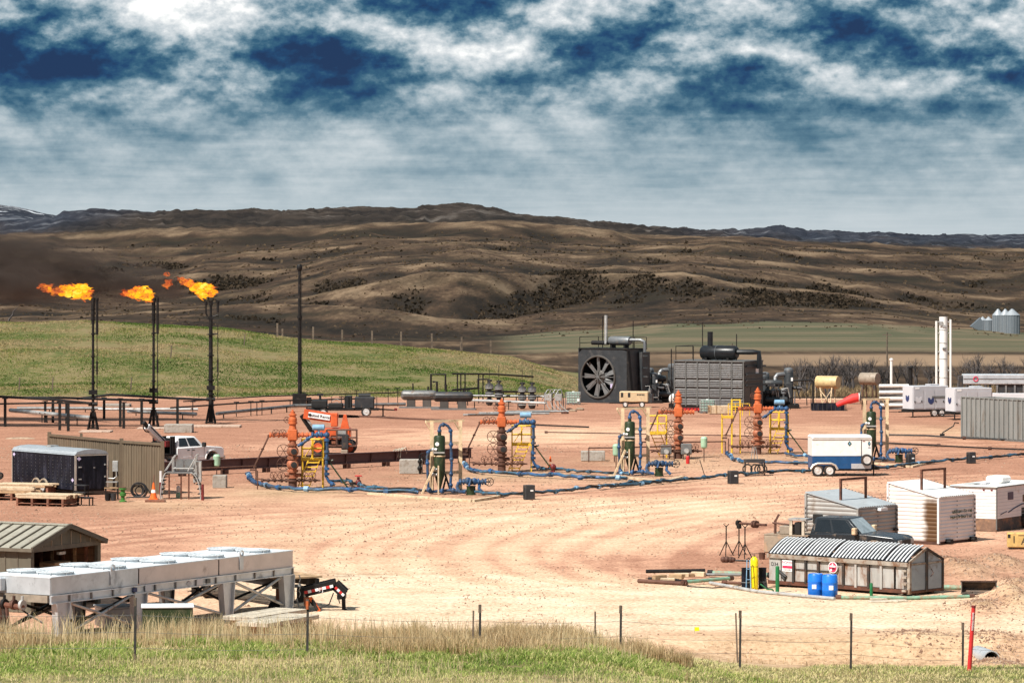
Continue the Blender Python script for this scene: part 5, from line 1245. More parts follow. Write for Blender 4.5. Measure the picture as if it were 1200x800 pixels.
# --- horizontal vessels, pipe manifold, valve clusters
def process_area():
    for px, py, L, lb in ((491,478,2.7,'horizontal grey vessel on saddles, left of the pair'),(531,480,3.0,'horizontal grey vessel with a deeper belly, right of the pair')):
        o = front('horizontal_vessel', lb, 'vessel', px, py, math.radians(-4), 'horizontal vessels at the foot of the bank'); r = .44
        MB().lathe([(0,-L/2-.28),(r*.6,-L/2-.22),(r*.92,-L/2-.08),(r,-L/2+.05),(r,L/2-.05),(r*.92,L/2+.08),(r*.6,L/2+.22),(0,L/2+.28)],(0,0,1.15),16,'x').build('shell', M['grey_steel'] if px<500 else M['dark_steel'], o)
        for x in (-L*.26,L*.26): MB().box(x-.36,x+.36,-.3,.3,.14,.85).build('saddle', M['skid_brown'], o)
        MB().box(-L/2-.4,L/2+.5,-.5,.5,0,.14).build('skid', M['grey_steel'], o)
        MB().tube((-L*.2,0,1.5),(-L*.2,0,2.2),.06).tube((L*.3,0,1.5),(L*.3,0,1.9),.08).build('nozzle', M['black_steel'], o)
        MB().box(-L/2-.5,L/2+.6,-.62,-.56,1.2,1.26).build('handrail', M['black_steel'], o)
    pipeline('black goal-shaped pipe loops above the two vessels', [(505,474,.6),(505.01,474,2.75),(522,474,2.75),(522.01,474,1.3)], .10, [], name='pipe_loop', cat='pipe', group='black pipe loops behind the vessels')
    pipeline('second lower black pipe loop between the vessels', [(507,476,2.2),(512,476,2.2),(512.01,476,.7)], .10, [], name='pipe_loop', cat='pipe', group='black pipe loops behind the vessels')
    pipeline('long raised black pipe crossing behind the valve clusters', [(530,473,2.75),(580,472,2.65),(625,471,2.35)], .08, [(536,473,2.7),(540,473,2.7),(545,473,2.7),(561,472,2.65),(566,472,2.65)], pr=.06, group='black pipe loops behind the vessels')
    pipeline('lower black pipe with square bends among the valve clusters', [(530,475,1.4),(560,474,1.5),(560.01,474,2.3),(572,474,2.3),(572.01,474,1.2),(620,473,1.1)], .09, [(548,475,1.4),(590,474,1.2),(605,473,1.1)], pr=.05, group='black pipe loops behind the vessels')
    for i, (px, py, h, lb) in enumerate(((573.5,475,2.6,'leftmost ribbed valve cluster behind the second wellhead'),(584.5,476,2.9,'second ribbed valve cluster from the left'),(612,479,2.7,'third ribbed valve cluster from the left'),(623.5,479,3.0,'rightmost ribbed valve cluster, nearest the control stand'))):
        o = front('valve_cluster', lb, 'valve', px, py, 0, 'ribbed valve clusters by the vessels')
        b = MB().lathe([(.12,0),(.28,.1),(.33,.3),(.33,.55),(.2,.6),(.2,.75),(.36,.8),(.38,1.05),(.34,1.25),(.2,1.3),(.2,1.4),(.36,1.45),(.36,1.8),(.24,1.95),(.12,2.0),(.10,2.3)],n=14); b.build('body', M['dark_steel'], o)
        for z in (.35,.9,1.1,1.55,1.7): MB().ring((0,0,z),.36,.035,'z',14,4).build('rib', M['pale_steel'], o)
        MB().tube((0,0,2.2),(0,0,h+.8),.025,n=5).build('vent', M['black_steel'], o); MB().tube((-.2,0,2.25),(.25,0,2.25),.09).build('bonnet', M['black_steel'], o)
    rr = random.Random(4)
    for k in range(9):
        pa = (545+k*7+rr.uniform(-4,4), 488-k*.5+rr.uniform(-1,1.5)); L = rr.uniform(3.6,5.2); p = W(*pa)
        o = MB().path([(0,0,.09+.05*(k%3)),(L*.5,.6,.10+.05*(k%3)),(L,1.3+rr.uniform(-.3,.5),.09+.05*(k%3))],.085,7).build('loose_pipe', M['grey_steel' if k%2 else 'pale_steel'])
        o.location = p; tag(o, ['dark-ended grey pipe','pale worn pipe','thin grey pipe','pale bent pipe'][k%4]+' number %s in the fan of loose pipes' % ['one','two','three','four','five','six','seven','eight','nine'][k], 'pipe', 'loose pipes lying beside the valve clusters')
        o['label'] = 'loose grey pipe lying in the fan of pipes below the valve clusters'
    pipeline('pale horizontal pipes low between vessels and control stand', [(548,478,.7),(600,480,.7),(640,481,.65)], .12, [(556,478,.7),(596,480,.7),(607,480,.7)], mt='pale_steel', pr=.04, name='low_pipe', cat='pipe', group=None)
    pipeline('grey pipe run behind the valve clusters at knee height', [(545,475,.9),(640,476,.9)], .10, [(590,475,.9),(630,476,.9)], mt='grey_steel', pr=.04, name='low_pipe', cat='pipe', group=None)
    o = front('control_stand', 'grey control stand with two white boxes and hooped conduits left of the green tote', 'control stand', 651, 481); s = S(481)
    for x in (-.65,.25): MB().bbox(x-.3,x+.3,-.2,.2,.85,1.45,.02).build('cabinet', M['pale_steel'], o)
    for x in (-.95,-.3,.55,.85): MB().tube((x,0,0),(x,0,1.6),.04,n=6).build('leg', M['grey_steel'], o)
    for k in range(4): x = -.6+k*.32; MB().path([(x-.6,.1,.9),(x-.1,.1,1.8),(x+.1,.1,1.85),(x+.3,.1,1.3),(x+.35,.1,.1)],.05,6).build('conduit', M['grey_steel'], o)
    for k in range(4): MB().path([(-.8+k*.35,-.1,.85),(-.7+k*.4,-.2,.4),(-.4+k*.45,-.3,.03)],.035,5).build('cable', M['pale_steel'], o)
    rr = random.Random(9)
    for k in range(7):
        p = W(640+rr.uniform(-2,45), 483+rr.uniform(-3,2)); q = MB().sphere((0,0,.08),rr.uniform(.15,.3),7,5,(1.5,1,.6)).build('rubble', M['stone' if k%3 else 'brown_iron']); q.location = p; tag(q, 'lump of brown rubble on the gravel below the green tote', 'rubble', 'rubble near the control stand')
process_area()
def tote(px, py, label, rz):
    o = front('liquid_tote', label, 'tote', px, py, rz, 'green caged liquid totes'); w, d, h = .62, .52, 1.15
    MB().bbox(-w+.03,w-.03,-d+.03,d-.03,.15,h,.08).build('tank', M['tote_green'], o); MB().lathe([(.12,h),(.12,h+.06)],n=10).build('cap', M['sign_white'], o)
    b = MB()
    for k in range(6):
        x = -w+2*w*k/5
        for y in (-d,d): b.beam((x,y,.14),(x,y,h),.035)
    for k in range(5):
        z = .2+(h-.2)*k/4
        for y in (-d,d): b.beam((-w,y,z),(w,y,z),.035)
        for x in (-w,w): b.beam((x,-d,z),(x,d,z),.035)
    b.build('cage', M['pale_steel'], o)
    MB().box(-w,w,-d,d,.10,.14).build('pallet', M['grey_steel'], o)
    for x in (-w+.08,0,w-.08): MB().box(x-.07,x+.07,-d,d,0,.10).build('pallet_foot', M['grey_steel'], o)
    MB().cbox((w*.75,-d-.02,.45),(.2,.02,.25)).build('label_plate', M['sign_white'], o)
tote(672,474,'green caged tote standing left of the big fan','0' and math.radians(-4))
tote(829,484,'green caged tote standing in front of the louvred cooler',math.radians(3))
# ------------------------------------------------------------------ compressors and the back row
def railing(o, pts, h, m, z0, r=.035):
    """each stanchion and rail run is a part"""
    for p in pts: MB().tube((p[0],p[1],z0),(p[0],p[1],z0+h),r,n=5).build('stanchion', M[m], o)
    for p, q in zip(pts[:-1],pts[1:]):
        for k in (.5,1): MB().tube((p[0],p[1],z0+h*k),(q[0],q[1],z0+h*k),r*.8,n=5).build('rail', M[m], o)
def fan_cooler():
    L, Wd, H = 5.5, 3.0, 4.95; rz = math.radians(-38)
    o = root('fan_cooler', 'big dark grey cooler box with one huge round fan facing the yard', 'cooler', corner(735, 473, L, Wd, rz, 1, -1), rz)
    m = M['skid_grey']
    # front wall with a round hole: strips round the ring
    R = 1.92; cx, cz = -.55, 2.4; y = -Wd/2; n = 40; vs = []; fs = []
    for k in range(n):
        t = 2*PI*k/n; c, s_ = math.cos(t), math.sin(t); q = min((L/2-cx)/c if c > 1e-6 else (-L/2-cx)/c if c < -1e-6 else 1e9, (H-cz)/s_ if s_ > 1e-6 else (-cz+.15)/s_ if s_ < -1e-6 else 1e9)
        vs += [(cx+R*c,y,cz+R*s_),(cx+q*c,y,cz+q*s_)]
    fs = [(2*k,2*k+1,(2*k+3)%(2*n),(2*k+2)%(2*n)) for k in range(n)]
    MB().add(vs,fs).add([(L/2,y,.15),(L/2,y,H),(L/2-.7,y,H),(L/2-.7,y,.15)],[(0,1,2,3)][:0] or []).build('fan_wall', m, o, 0)
    MB().add([(-L/2,y,.15),(-L/2,-y,.15),(-L/2,-y,H),(-L/2,y,H),(L/2,y,.15),(L/2,-y,.15),(L/2,-y,H),(L/2,y,H)],[(0,1,2,3),(7,6,5,4),(3,2,6,7),(1,5,6,2)]).build('housing', m, o, 0)
    MB().prism([(L/2-.05,.2),(L/2+.55,.2),(L/2+.05,H-.1),(L/2-.05,H-.1)],'y',y-.02,y+.35).build('slanted_edge', M['black_steel'], o)
    MB().ring((cx,y-.05,cz),R,.10,'y',36,6).build('fan_ring', M['skid_brown'], o)
    for k in range(9):
        t = 2*PI*k/9+.3; d = Vector((math.cos(t),0,math.sin(t))); p = Vector((cx,y+.25,cz)); u = Vector((-d.z,0,d.x))
        a, c = p+d*.45, p+d*(R-.12); w0, w1 = .15, .24
        MB().add([a-u*w0+Vector((0,-.06,0)),a+u*w0+Vector((0,.06,0)),c+u*w1+Vector((0,.05,0)),c-u*w1+Vector((0,-.05,0)),a-u*w0+Vector((0,0,0)),a+u*w0+Vector((0,.1,0)),c+u*w1+Vector((0,.09,0)),c-u*w1+Vector((0,-.01,0))],[(0,1,2,3),(7,6,5,4),(0,4,5,1),(1,5,6,2),(2,6,7,3),(3,7,4,0)]).build('fan_blade', M['fan_blade'], o)
    MB().lathe([(0,-.12),(.4,-.08),(.62,.05),(.62,.2)],(cx,y+.15,cz),18,'y').build('fan_hub', M['skid_brown'], o)
    for t in (0,PI/2,PI/4,-PI/4): d = Vector((math.cos(t),0,math.sin(t)))*R; p = Vector((cx,y-.04,cz)); MB().beam(p-d,p+d,.06,.05).build('guard_bar', M['grey_steel'], o)
    MB().box(-L/2-.2,L/2+.6,y-.3,-y,.0,.15).build('skid', M['dark_steel'], o)
    for k in range(4): MB().beam((-L/2-.15,-y+.2-k*1.0,.2),(-L/2-.15,-y+.2-k*1.0,H),.12).build('wall_rib', m, o)
    MB().bbox(L/2+.02,L/2+.45,.2,1.45,.15,H-.25,.03).build('rear_body', m, o)
    for z in (2.4,3.2,4.3): MB().box(L/2+.3,L/2+1.0,.3,.45,z,z+.12).build('rib', m, o)
    railing(o, [(-L/2,y+.1),(-L/2,-y),(-L/4,-y),(L/4,-y),(L/2,-y)], 1.1, 'black_steel', H); MB().box(-L/2-.05,L/2+.1,y-.06,-y,H,H+.09).build('roof_edge', M['black_steel'], o)
    z = H+.75
    g = root('exhaust_silencer', None, None, (0,0,0)); g.parent = o
    MB().lathe([(.0,-1.2),(.36,-1.15),(.42,-1.0),(.42,1.0),(.36,1.15),(.0,1.2)],(.4,.6,z),16,'x').build('drum', M['silencer'], g)
    MB().tube((-1.0,.3,z-.3),(-1.0,.3,z+2.35),.145,n=12).build('stack', M['pale_steel'], g)
    MB().path([(1.5,.6,z+.1),(2.6,.8,z+.1),(2.95,.9,z-.05),(3.0,.9,z-.4),(3.0,.9,H-.4)],.15,8).build('duct', M['silencer'], g)
    MB().tube((-2.6,.3,z-.2),(-.8,.4,z-.2),.20).build('inlet_pipe', M['black_steel'], g)
    for x in (-.4,1.1): MB().box(x-.1,x+.1,.3,.9,H,z-.4).build('saddle', M['black_steel'], g)
    for x, h in ((-1.9,3.0),(1.6,2.6)): MB().tube((x,1.0,H),(x,1.0,H+h),.045,n=5).build('mast', M['black_steel'], o)
    MB().box(L/2-1.9,L/2-1.6,y-.03,y-.01,1.4,1.8).build('notice', M['decal_lilac'], o)
fan_cooler()
def compressor(name, label, px, py, seed):
    o = front('gas_compressor', label, 'compressor', px, py, 0, 'compressor skids with scrubbers'); rr = random.Random(seed)
    MB().box(-1.9,1.8,-1.0,1.2,0,.35).build('skid', M['black_steel'], o)
    for x, y, r, h in ((.95,.4,.42,3.55),(-1.1,.8,.38,3.15)):
        MB().lathe([(r,.3),(r,h-.25),(r*.85,h-.08),(r*.4,h),(0,h+.02)],(x,y,0),16).build('scrubber', M['skid_grey'], o); MB().lathe([(r*1.02,h-.33),(r*.9,h-.06),(r*.4,h+.025),(0,h+.04)],(x,y,0),16).build('scrubber_cap', M['silencer'], o)
    MB().lathe([(0,-.8),(.26,-.75),(.3,-.6),(.3,.6),(.26,.75),(0,.8)],(-.4,-.1,2.2),14,'x').build('bottle', M['skid_grey'], o); MB().lathe([(0,-1.0),(.26,-.95),(.3,-.8),(.3,.8),(.26,.95),(0,1.0)],(-.2,-.7,.75),14,'x').build('bottle', M['skid_grey'], o)
    MB().path([(.95,.4,2.9),(.5,.3,3.0),(-.05,.2,2.95),(-.25,.1,2.7),(-.25,0,2.3)],.2,9).build('elbow_pipe', M['silencer'], o)
    for k in range(4):
        x = -1.0+k*.48; MB().lathe([(.18,1.2),(.26,1.3),(.26,1.6),(.14,1.75)],(x,-.5,0),12).build('cylinder', M['silencer' if k%2 else 'skid_grey'], o); MB().path([(x,-.5,1.7),(x+.1,-.4,1.95),(x+.05,-.2,2.1)],.09,6).build('port_pipe', M['black_steel'], o); MB().tube((x,-.6,1.25),(x,-.7,.8),.12,n=8).build('port_pipe', M['dark_steel'], o)
    MB().bbox(-1.5,.7,-.3,.5,.35,1.5,.06).build('crankcase', M['dark_steel'], o)
    for k in range(7): x = rr.uniform(-1.5,1.2); z = rr.uniform(.6,2.1); MB().path([(x,-.85,z),(x+rr.uniform(.2,.7),-.9,z+rr.uniform(-.1,.1)),(x+rr.uniform(.5,.9),-.85,rr.uniform(.4,1.0))],.05,5).build('small_pipe', M['pale_steel' if k%3==0 else 'black_steel'], o)
    MB().tube((1.35,.2,1.8),(2.1,.1,1.75),.16,n=8).build('side_nozzle', M['dark_steel'], o); MB().tube((1.4,-.8,0),(1.4,-.8,1.5),.06).build('stand', M['grey_steel'], o)
    MB().bbox(.65,1.2,-.35,-.02,.5,2.2,.03).build('panel_box', M['skid_grey'], o)
    MB().box(1.0,1.3,.02,.045,2.4,2.7).build('notice', M['sign_white'], o)
    return o
compressor('a','dark compressor skid with scrubber between the fan cooler and the louvred cooler',776,471,3)
compressor('b','dark compressor skid with pale-capped scrubber right of the louvred cooler',912,478,5)
c3 = compressor('c','dark low compressor package packed tight against the fan cooler',757,472,9); c3.scale = (.8,.8,.78)
def louvred_cooler():
    L, Wd, H = 6.8, 3.9, 4.2; rz = math.radians(-28)
    o = root('louvred_cooler', 'large dark cooler box with a wall of horizontal louvres and black drum on top', 'cooler', corner(872.5, 481, L, Wd, rz, 1, -1), rz); m = M['skid_brown']
    MB().box(-L/2,L/2,-Wd/2+.06,Wd/2,.3,H).build('housing', m, o); MB().box(-L/2-.1,L/2+.1,-Wd/2,Wd/2,0,.3).build('skid', M['black_steel'], o)
    rows = [(.42,.98),(1.12,1.85),(2.0,2.62),(2.78,4.08)]
    for i in range(6):
        x0 = -L/2+.12+i*(L-.24)/6; x1 = x0+(L-.24)/6-.08
        for z0, z1 in rows:
            b = MB(); n = max(4, round((z1-z0)/.155)); h = (z1-z0)/n
            for k in range(n): b.prism([(-Wd/2-.05,z0+k*h+.01),(-Wd/2+.05,z0+(k+.72)*h),(-Wd/2+.05,z0+(k+.86)*h),(-Wd/2-.05,z0+k*h+.055)],'x',x0,x1)
            p = b.build('louvre_panel', M['louvre'], o, 0); p['kind'] = 'stuff'
    for i in range(7): x = -L/2+.08+i*(L-.16)/6; MB().box(x-.05,x+.05,-Wd/2-.08,-Wd/2+.05,.3,H).build('mullion', M['rib_grey'], o)
    MB().box(-L/2-.05,L/2+.05,-Wd/2-.1,Wd/2+.02,H,H+.12).build('top_edge', M['rib_grey'], o)
    for z in (2.1,2.55,3.05,3.75): MB().box(L/2,L/2+.14,-Wd/2+.25,Wd/2+.4,z,z+.14).build('end_rib', M['skid_grey'], o)
    MB().box(L/2+.0,L/2+.02,.4,1.0,3.15,3.6).build('notice', M['sign_white'], o); MB().bbox(L/2,L/2+.03,-.7,.4,.3,2.0,.005).build('end_door', m, o)
    g = root('exhaust_silencer', None, None, (0,0,0)); g.parent = o
    MB().lathe([(0,-1.75),(.5,-1.7),(.62,-1.5),(.62,1.5),(.5,1.7),(0,1.75)],(.2,-.2,H+.78),18,'x').build('drum', M['silencer_black'], g); MB().tube((-.7,-.2,H+.8),(-.7,-.2,H+2.6),.24,n=12).build('stack', M['silencer_black'], g); MB().ring((.0,-.2,H+.78),.63,.03,'x',18,4).build('band', M['silencer'], g)
    MB().path([(1.9,-.2,H+.85),(3.3,.2,H+.85),(3.7,.4,H+.8),(3.75,.4,H+.3),(3.75,.4,H-.6)],.22,8).build('duct', M['silencer_black'], g)
    for x in (-.9,1.2): MB().box(x-.1,x+.1,-.7,.3,H+.1,H+.35).build('saddle', M['black_steel'], g)
    railing(o, [(-L/2+.1,-Wd/2+.2),(-L/2+.1,Wd/2-.2),(-L/4,Wd/2-.2),(-.3,Wd/2-.2)], 1.25, 'black_steel', H+.1); railing(o, [(-L/2+.1,-Wd/2+.2),(-1.6,-Wd/2+.2)], 1.25, 'black_steel', H+.1)
    for x, h in ((-2.0,3.4),(1.3,2.4)): MB().tube((x,1.0,H),(x,1.0,H+h),.045,n=5).build('mast', M['black_steel'], o)
    MB().tube((-L/2-.25,-Wd/2,0),(-L/2-.25,-Wd/2,H+1.1),.05,n=5).build('corner_mast', M['black_steel'], o)
louvred_cooler()
def small_back():
    rz = math.radians(-12); o = front('air_compressor', 'tan towable air compressor standing in front of the big fan', 'air compressor', 744, 477, rz)
    MB().bbox(-1.3,1.3,-.6,.6,.45,1.42,.07).build('canopy', M['box_tan'], o)
    for x in (-.72,.58): MB().box(x-.3 if x<0 else x-.35,x+.3 if x<0 else x+.35,-.615,-.6,.55,1.32).build('side_door', M['box_tan'], o)
    for x in (-1.05,-.42): MB().box(x-.11,x+.11,-.62,-.60,.9,1.3).build('window_vent', M['black_ink'], o)
    for k in range(5): MB().box(.30+k*.14,.40+k*.14,-.625,-.613,1.06,1.20).build('name_stroke', M['black_ink'], o)
    for x in (-.75,.75): wheel(o, x, -.55, .26, .2)
    MB().box(-1.35,1.7,-.5,.5,.36,.45).build('chassis', M['black_steel'], o); MB().box(1.3,1.62,-.5,.5,.45,1.2).build('radiator', M['dark_steel'], o); MB().beam((-1.3,0,.4),(-2.3,0,.35),.1).build('drawbar', M['black_steel'], o)
    o = front('red_beam', 'dark red slotted beam on the ground between third wellhead and tote', 'beam', 808, 483)
    MB().box(-.9,1.0,-.15,.15,.12,.42).build('body', M['dark_red'], o)
    for k in range(6): MB().box(-.8+k*.3,-.62+k*.3,-.17,-.14,.18,.36).build('slot', M['red'], o)
    for x in (-.7,.8): MB().box(x-.08,x+.08,-.12,.12,0,.12).build('foot', M['brown_iron'], o)
    o = front('white_tank', 'small white round tank on a black stand left of the louvred cooler', 'tank', 789, 478)
    MB().sphere((0,0,.8),.5,14,9,(.8,1,1)).build('shell', M['tower_white'], o); MB().box(-.4,.3,-.3,.3,0,.4).build('stand', M['black_steel'], o)
    o = front('wooden_crate', 'long pale wooden crate with an open end right of the tote', 'crate', 843, 485, math.radians(8))
    MB().bbox(-.85,.95,-.45,.45,.05,.72,.02).build('box', M['wood_pale'], o)
    for x in (-.85,-.35,.9): MB().box(x-.05,x+.05,-.48,.48,.05,.75).build('batten', M['wood'], o)
    MB().box(-.9,-.86,-.3,.3,.15,.6).build('open_end', M['wood_red'], o)
    o = front('yellow_barrier', 'yellow tube barrier standing in front of the louvred cooler end', 'barrier', 866, 487)
    for x in (-.9,-.3,.3,.9): MB().tube((x,0,0),(x,0,1.0),.04,n=6).build('post', M['yellow'], o)
    for z in (.55,1.0): MB().tube((-.9,0,z),(.9,0,z),.035,n=6).build('rail', M['yellow'], o)
    # windsock at the end of the right separator frame
    p = W(1021,541)+Vector((-.78,0.03,4.0)); o = root('windsock', 'bright red windsock streaming left from the rightmost separator frame', 'windsock', p)
    s_ = S(541); pts = [(0,0,.1),(-.35,0,.04),(-.75,0,-.10),(-1.1,0,-.24),(-1.42,0,-.40)]
    MB().path(pts, [.27,.29,.22,.17,.13], 12).build('sleeve', M['flag_red'], o)
    MB().ring((0.0,0,.1),.27,.025,'x',14,5).build('hoop', M['sign_white'], o); MB().tube((.05,0,.1),(.1,0,-.1),.03).tube((.1,0,-.15),(.1,0,.5),.03).build('pole', M['grey_steel'], o)
small_back()
def tanks():
    # yellow tank on legs in a basin
    o = front('fuel_tank', 'yellow horizontal tank on splayed legs over a dark basin', 'tank', 970, 479, math.radians(-30)); s = S(479)
    r, L = .56, 2.0; zc = 2.35
    MB().lathe([(0,-L/2-.05),(r*.95,-L/2-.02),(r,-L/2+.03),(r,L/2-.03),(r*.95,L/2+.02),(0,L/2+.05)],(0,0,zc),20,'x').build('shell', M['tan_tank'], o)
    for x in (-.6,.55):
        for y in (-.5,.5): MB().beam((x,y*.6,zc-.45),(x+(.35 if x<0 else -.1),y,.2),.09).build('leg', M['tan'], o)
    MB().beam((-.6,-.35,1.7),(.5,-.5,.5),.06).build('brace', M['tan'], o); MB().beam((.55,-.35,1.7),(-.3,-.5,.5),.06).build('brace', M['tan'], o)
    MB().tube((-1.05,-.3,.1),(-1.05,-.3,2.3),.03,n=5).build('gauge_pipe', M['tan'], o)
    b = front('spill_basin', 'dark blue steel basin under the yellow tank', 'basin', 970, 480.5, math.radians(-3))
    w, d = 1.42, 1.0
    for nm, a in (('front_wall',(-w,w,-d,-d+.06)),('back_wall',(-w,w,d-.06,d)),('side_wall',(-w,-w+.06,-d+.06,d-.06)),('side_wall',(w-.06,w,-d+.06,d-.06))): MB().box(*a,0.0,.62).build(nm, M['navy'] if False else M['trailer_black'], b)
    for k in range(8): MB().box(-w+.15+k*.38,-w+.2+k*.38,-d-.03,-d,.02,.6).build('wall_rib', M['dark_steel'], b)
    railing(b, [(-w-1.8,d),(-w,d),(0,d),(w+.2,d),(w+1.6,d)], 1.1, 'black_steel', 0)
    o = front('fuel_tank', 'taupe horizontal tank on a rusty stand, right of the yellow tank', 'tank', 1019, 474, math.radians(-36))
    L = 1.7; zc = 2.35
    MB().lathe([(0,-L/2-.05),(r*.95,-L/2-.02),(r,-L/2+.03),(r,L/2-.03),(r*.95,L/2+.02),(0,L/2+.05)],(0,0,zc),20,'x').build('shell', M['taupe_tank'], o)
    for x in (-.5,.5):
        for y in (-.4,.4): MB().beam((x,y*.6,zc-.45),(x*1.1,y,0),.08).build('leg', M['brown_iron'], o)
    o = front('pipe_line', 'dark goal-shaped pipe beside the yellow tank', 'pipe', 953, 476); MB().path([(-1.9,.3,2.3),(-.2,.2,2.35),(0,.2,2.25),(0,.2,.1)],.09,7).build('pipe', M['black_steel'], o); MB().path([(-1.8,.3,2.0),(-.6,.2,1.6),(-.55,.2,.1)],.05,6).build('small_pipe', M['black_steel'], o)
    # white tube barrier
    o = front('tube_barrier', 'stack of white horizontal tubes left of the generator trailers', 'barrier', 1046, 483); s = S(483); Z = lambda b: (483-b)/s
    for y in (452,459.5,467,474.5): MB().tube((-1.15,0,Z(y)),(1.4,.2,Z(y)),.15,n=10).build('tube', M['tower_white'], o)
    for y in (455.8,463.3,470.8,478): MB().box(-1.12,1.38,.1,.2,Z(y)-.12,Z(y)+.12).build('dark_strip', M['grey_steel'], o)
    for x in (-1.0,1.2): MB().box(x-.06,x+.06,.2,.3,0,Z(451)).build('post', M['grey_steel'], o)
    for px, top, py, r, mt, lb in ((1044.5,422,475,.12,'tower_white','thin white vent stack behind the white tubes'),(1067,431,477,.19,'black_steel','short black stack behind the left generator trailer')):
        o = front('vent_stack', lb, 'stack', px, py); h = (py-top)/S(py); b = MB().tube((0,0,0),(0,0,h),r,n=10); b.lathe([(r,h),(r*1.5,h),(r*1.4,h+.12),(0,h+.2)],n=10); b.build('pipe', M[mt], o)
    # white tower
    o = front('white_tower', 'tall white treater tower with two thin side pipes', 'tower', 1105.5, 480); s = S(480); H = (480-371)/s
    b = MB().tube((0,0,0),(0,0,H),.36,n=16); b.build('column', M['tower_white'], o)
    for z in (.35,.55,.72,.86): MB().ring((0,0,H*z),.37,.03,'z',16,4).build('flange', M['pale_steel'], o)
    for x, t in ((-.62,376),(.62,374)): MB().tube((x,-.1,0),(x,-.1,(480-t)/s),.10,n=8).build('side_pipe', M['tower_white'], o)
    for z in (.42,.62,.82,.94): MB().box(-.62,.62,-.14,-.06,H*z,H*z+.1).build('bracket', M['pale_steel'], o)
    MB().cbox((-.25,-.38,H*.93),(.3,.12,.35)).cbox((0,-.36,H*.90),(.3,.1,.2)).build('instrument_box', M['pale_steel'], o); MB().cbox((.05,-.4,H*.66),(.35,.1,.15)).build('instrument_box', M['grey_steel'], o)
    # long pale aerial cooler
    o = front('long_cooler', 'long pale grey cooler on legs behind the generator trailers, running off to the right', 'cooler', 1175, 484, math.radians(-3)); s = S(484)
    MB().bbox(-3.4,4.0,-.8,1.2,2.5,3.35,.06).build('casing', M['galvanised'], o); MB().box(-3.4,4.0,-.84,-.8,2.95,3.0).build('seam', M['grey_steel'], o)
    MB().ring((-2.35,-.83,2.95),.19,.045,'y',18,5).build('red_ring', M['magenta_red'], o); MB().box(-3.75,-3.4,-.6,1.0,2.2,3.2).build('end_cap', M['dark_steel'], o)
    for k in range(7): MB().box(-.6+k*.75,-.45+k*.75,-.7,-.5,1.6,2.5).build('leg', M['grey_steel'], o)
    MB().bbox(-.9,4.0,-.75,1.1,0,1.75,.04).build('lower_body', M['gen_light'], o); MB().box(-.5,4,-.6,1.1,1.75,2.5).build('tube_bundle', M['dark_steel'], o)
tanks()
def generator(px, py, rz, label, sx):
    L, Wd, H = 3.4, 1.75, 2.6
    o = root('generator_trailer', label, 'generator', corner(px, py, L, Wd, rz, -1, -1), rz, 'grey trailer generators by the white tower')
    MB().bbox(-L/2,L/2,-Wd/2,Wd/2,.62,H,.05).build('housing', M['gen_grey'], o)
    MB().box(-L/2-.02,-L/2,-Wd/2+.08,Wd/2-.08,.7,H-.08).build('end_panel', M['gen_light'], o)  # lighter grey puts the brighter sunlit end into the paint
    for x0, x1 in ((-L/2+.1,-L/2+1.0),(-L/2+1.15,.35),(.5,L/2-.1)): MB().box(x0,x1,-Wd/2-.02,-Wd/2,.75,H-.3).build('side_door', M['gen_grey'], o)
    MB().box(.1,L/2-.3,-Wd/2-.035,-Wd/2-.015,1.55,1.75).build('vent', M['rib_grey'], o)
    def shield(p, ax):
        q = [(-.28,.26),(-.14,.26),(0,.10),(.14,.26),(.28,.26),(.28,-.06),(.10,-.26),(-.10,-.26),(-.28,-.06)]
        if ax == 'x': return MB().prism([(p[1]+a,p[2]+c) for a,c in q],'x',p[0]-.006,p[0]+.006)
        return MB().prism([(p[0]+a,p[2]+c) for a,c in q],'y',p[1]-.006,p[1]+.006)
    shield((-L/2-.03,0,1.55),'x').build('emblem', M['navy'], o); shield((.0,-Wd/2-.03,1.35),'y').build('emblem', M['navy'], o); shield((-L/2+.55,-Wd/2-.03,1.45),'y').build('emblem', M['gen_light'], o)
    for x, z in ((-L/2+.15,1.3),(-L/2+.8,1.35),(.45,1.35),(1.2,1.3)): MB().cbox((x,-Wd/2-.04,z),(.07,.04,.14)).build('latch', M['black_ink'], o)
    MB().box(-L/2-.1,L/2+.05,-Wd/2,Wd/2,.44,.62).build('chassis', M['black_steel'], o)
    for x in (.35,1.05): wheel(o, x, -Wd/2+.08, .34, .22)
    MB().tube((-L/2-.05,-Wd/2-.05,0),(-L/2-.05,-Wd/2-.05,.7),.06).cbox((-L/2-.05,-Wd/2-.05,.03),(.25,.25,.06)).build('jack', M['black_steel'], o); MB().beam((-L/2,-.5,.5),(-L/2-.9,0,.45),.1).build('drawbar', M['black_steel'], o)
    MB().box(-L/2+.2,-L/2+.6,-Wd/2-.03,-Wd/2-.02,H-.25,H-.12).build('plate', M['sign_white'], o)
    MB().bbox(.2,1.1,-.4,.4,H,H+.12,.03).build('roof_hatch', M['gen_grey'], o)
generator(1070, 489, math.radians(24), 'grey box generator on a trailer, left of the two', 1)
generator(1119, 492, math.radians(20), 'grey box generator on a trailer, right of the two and partly behind the panelled tank', 1)
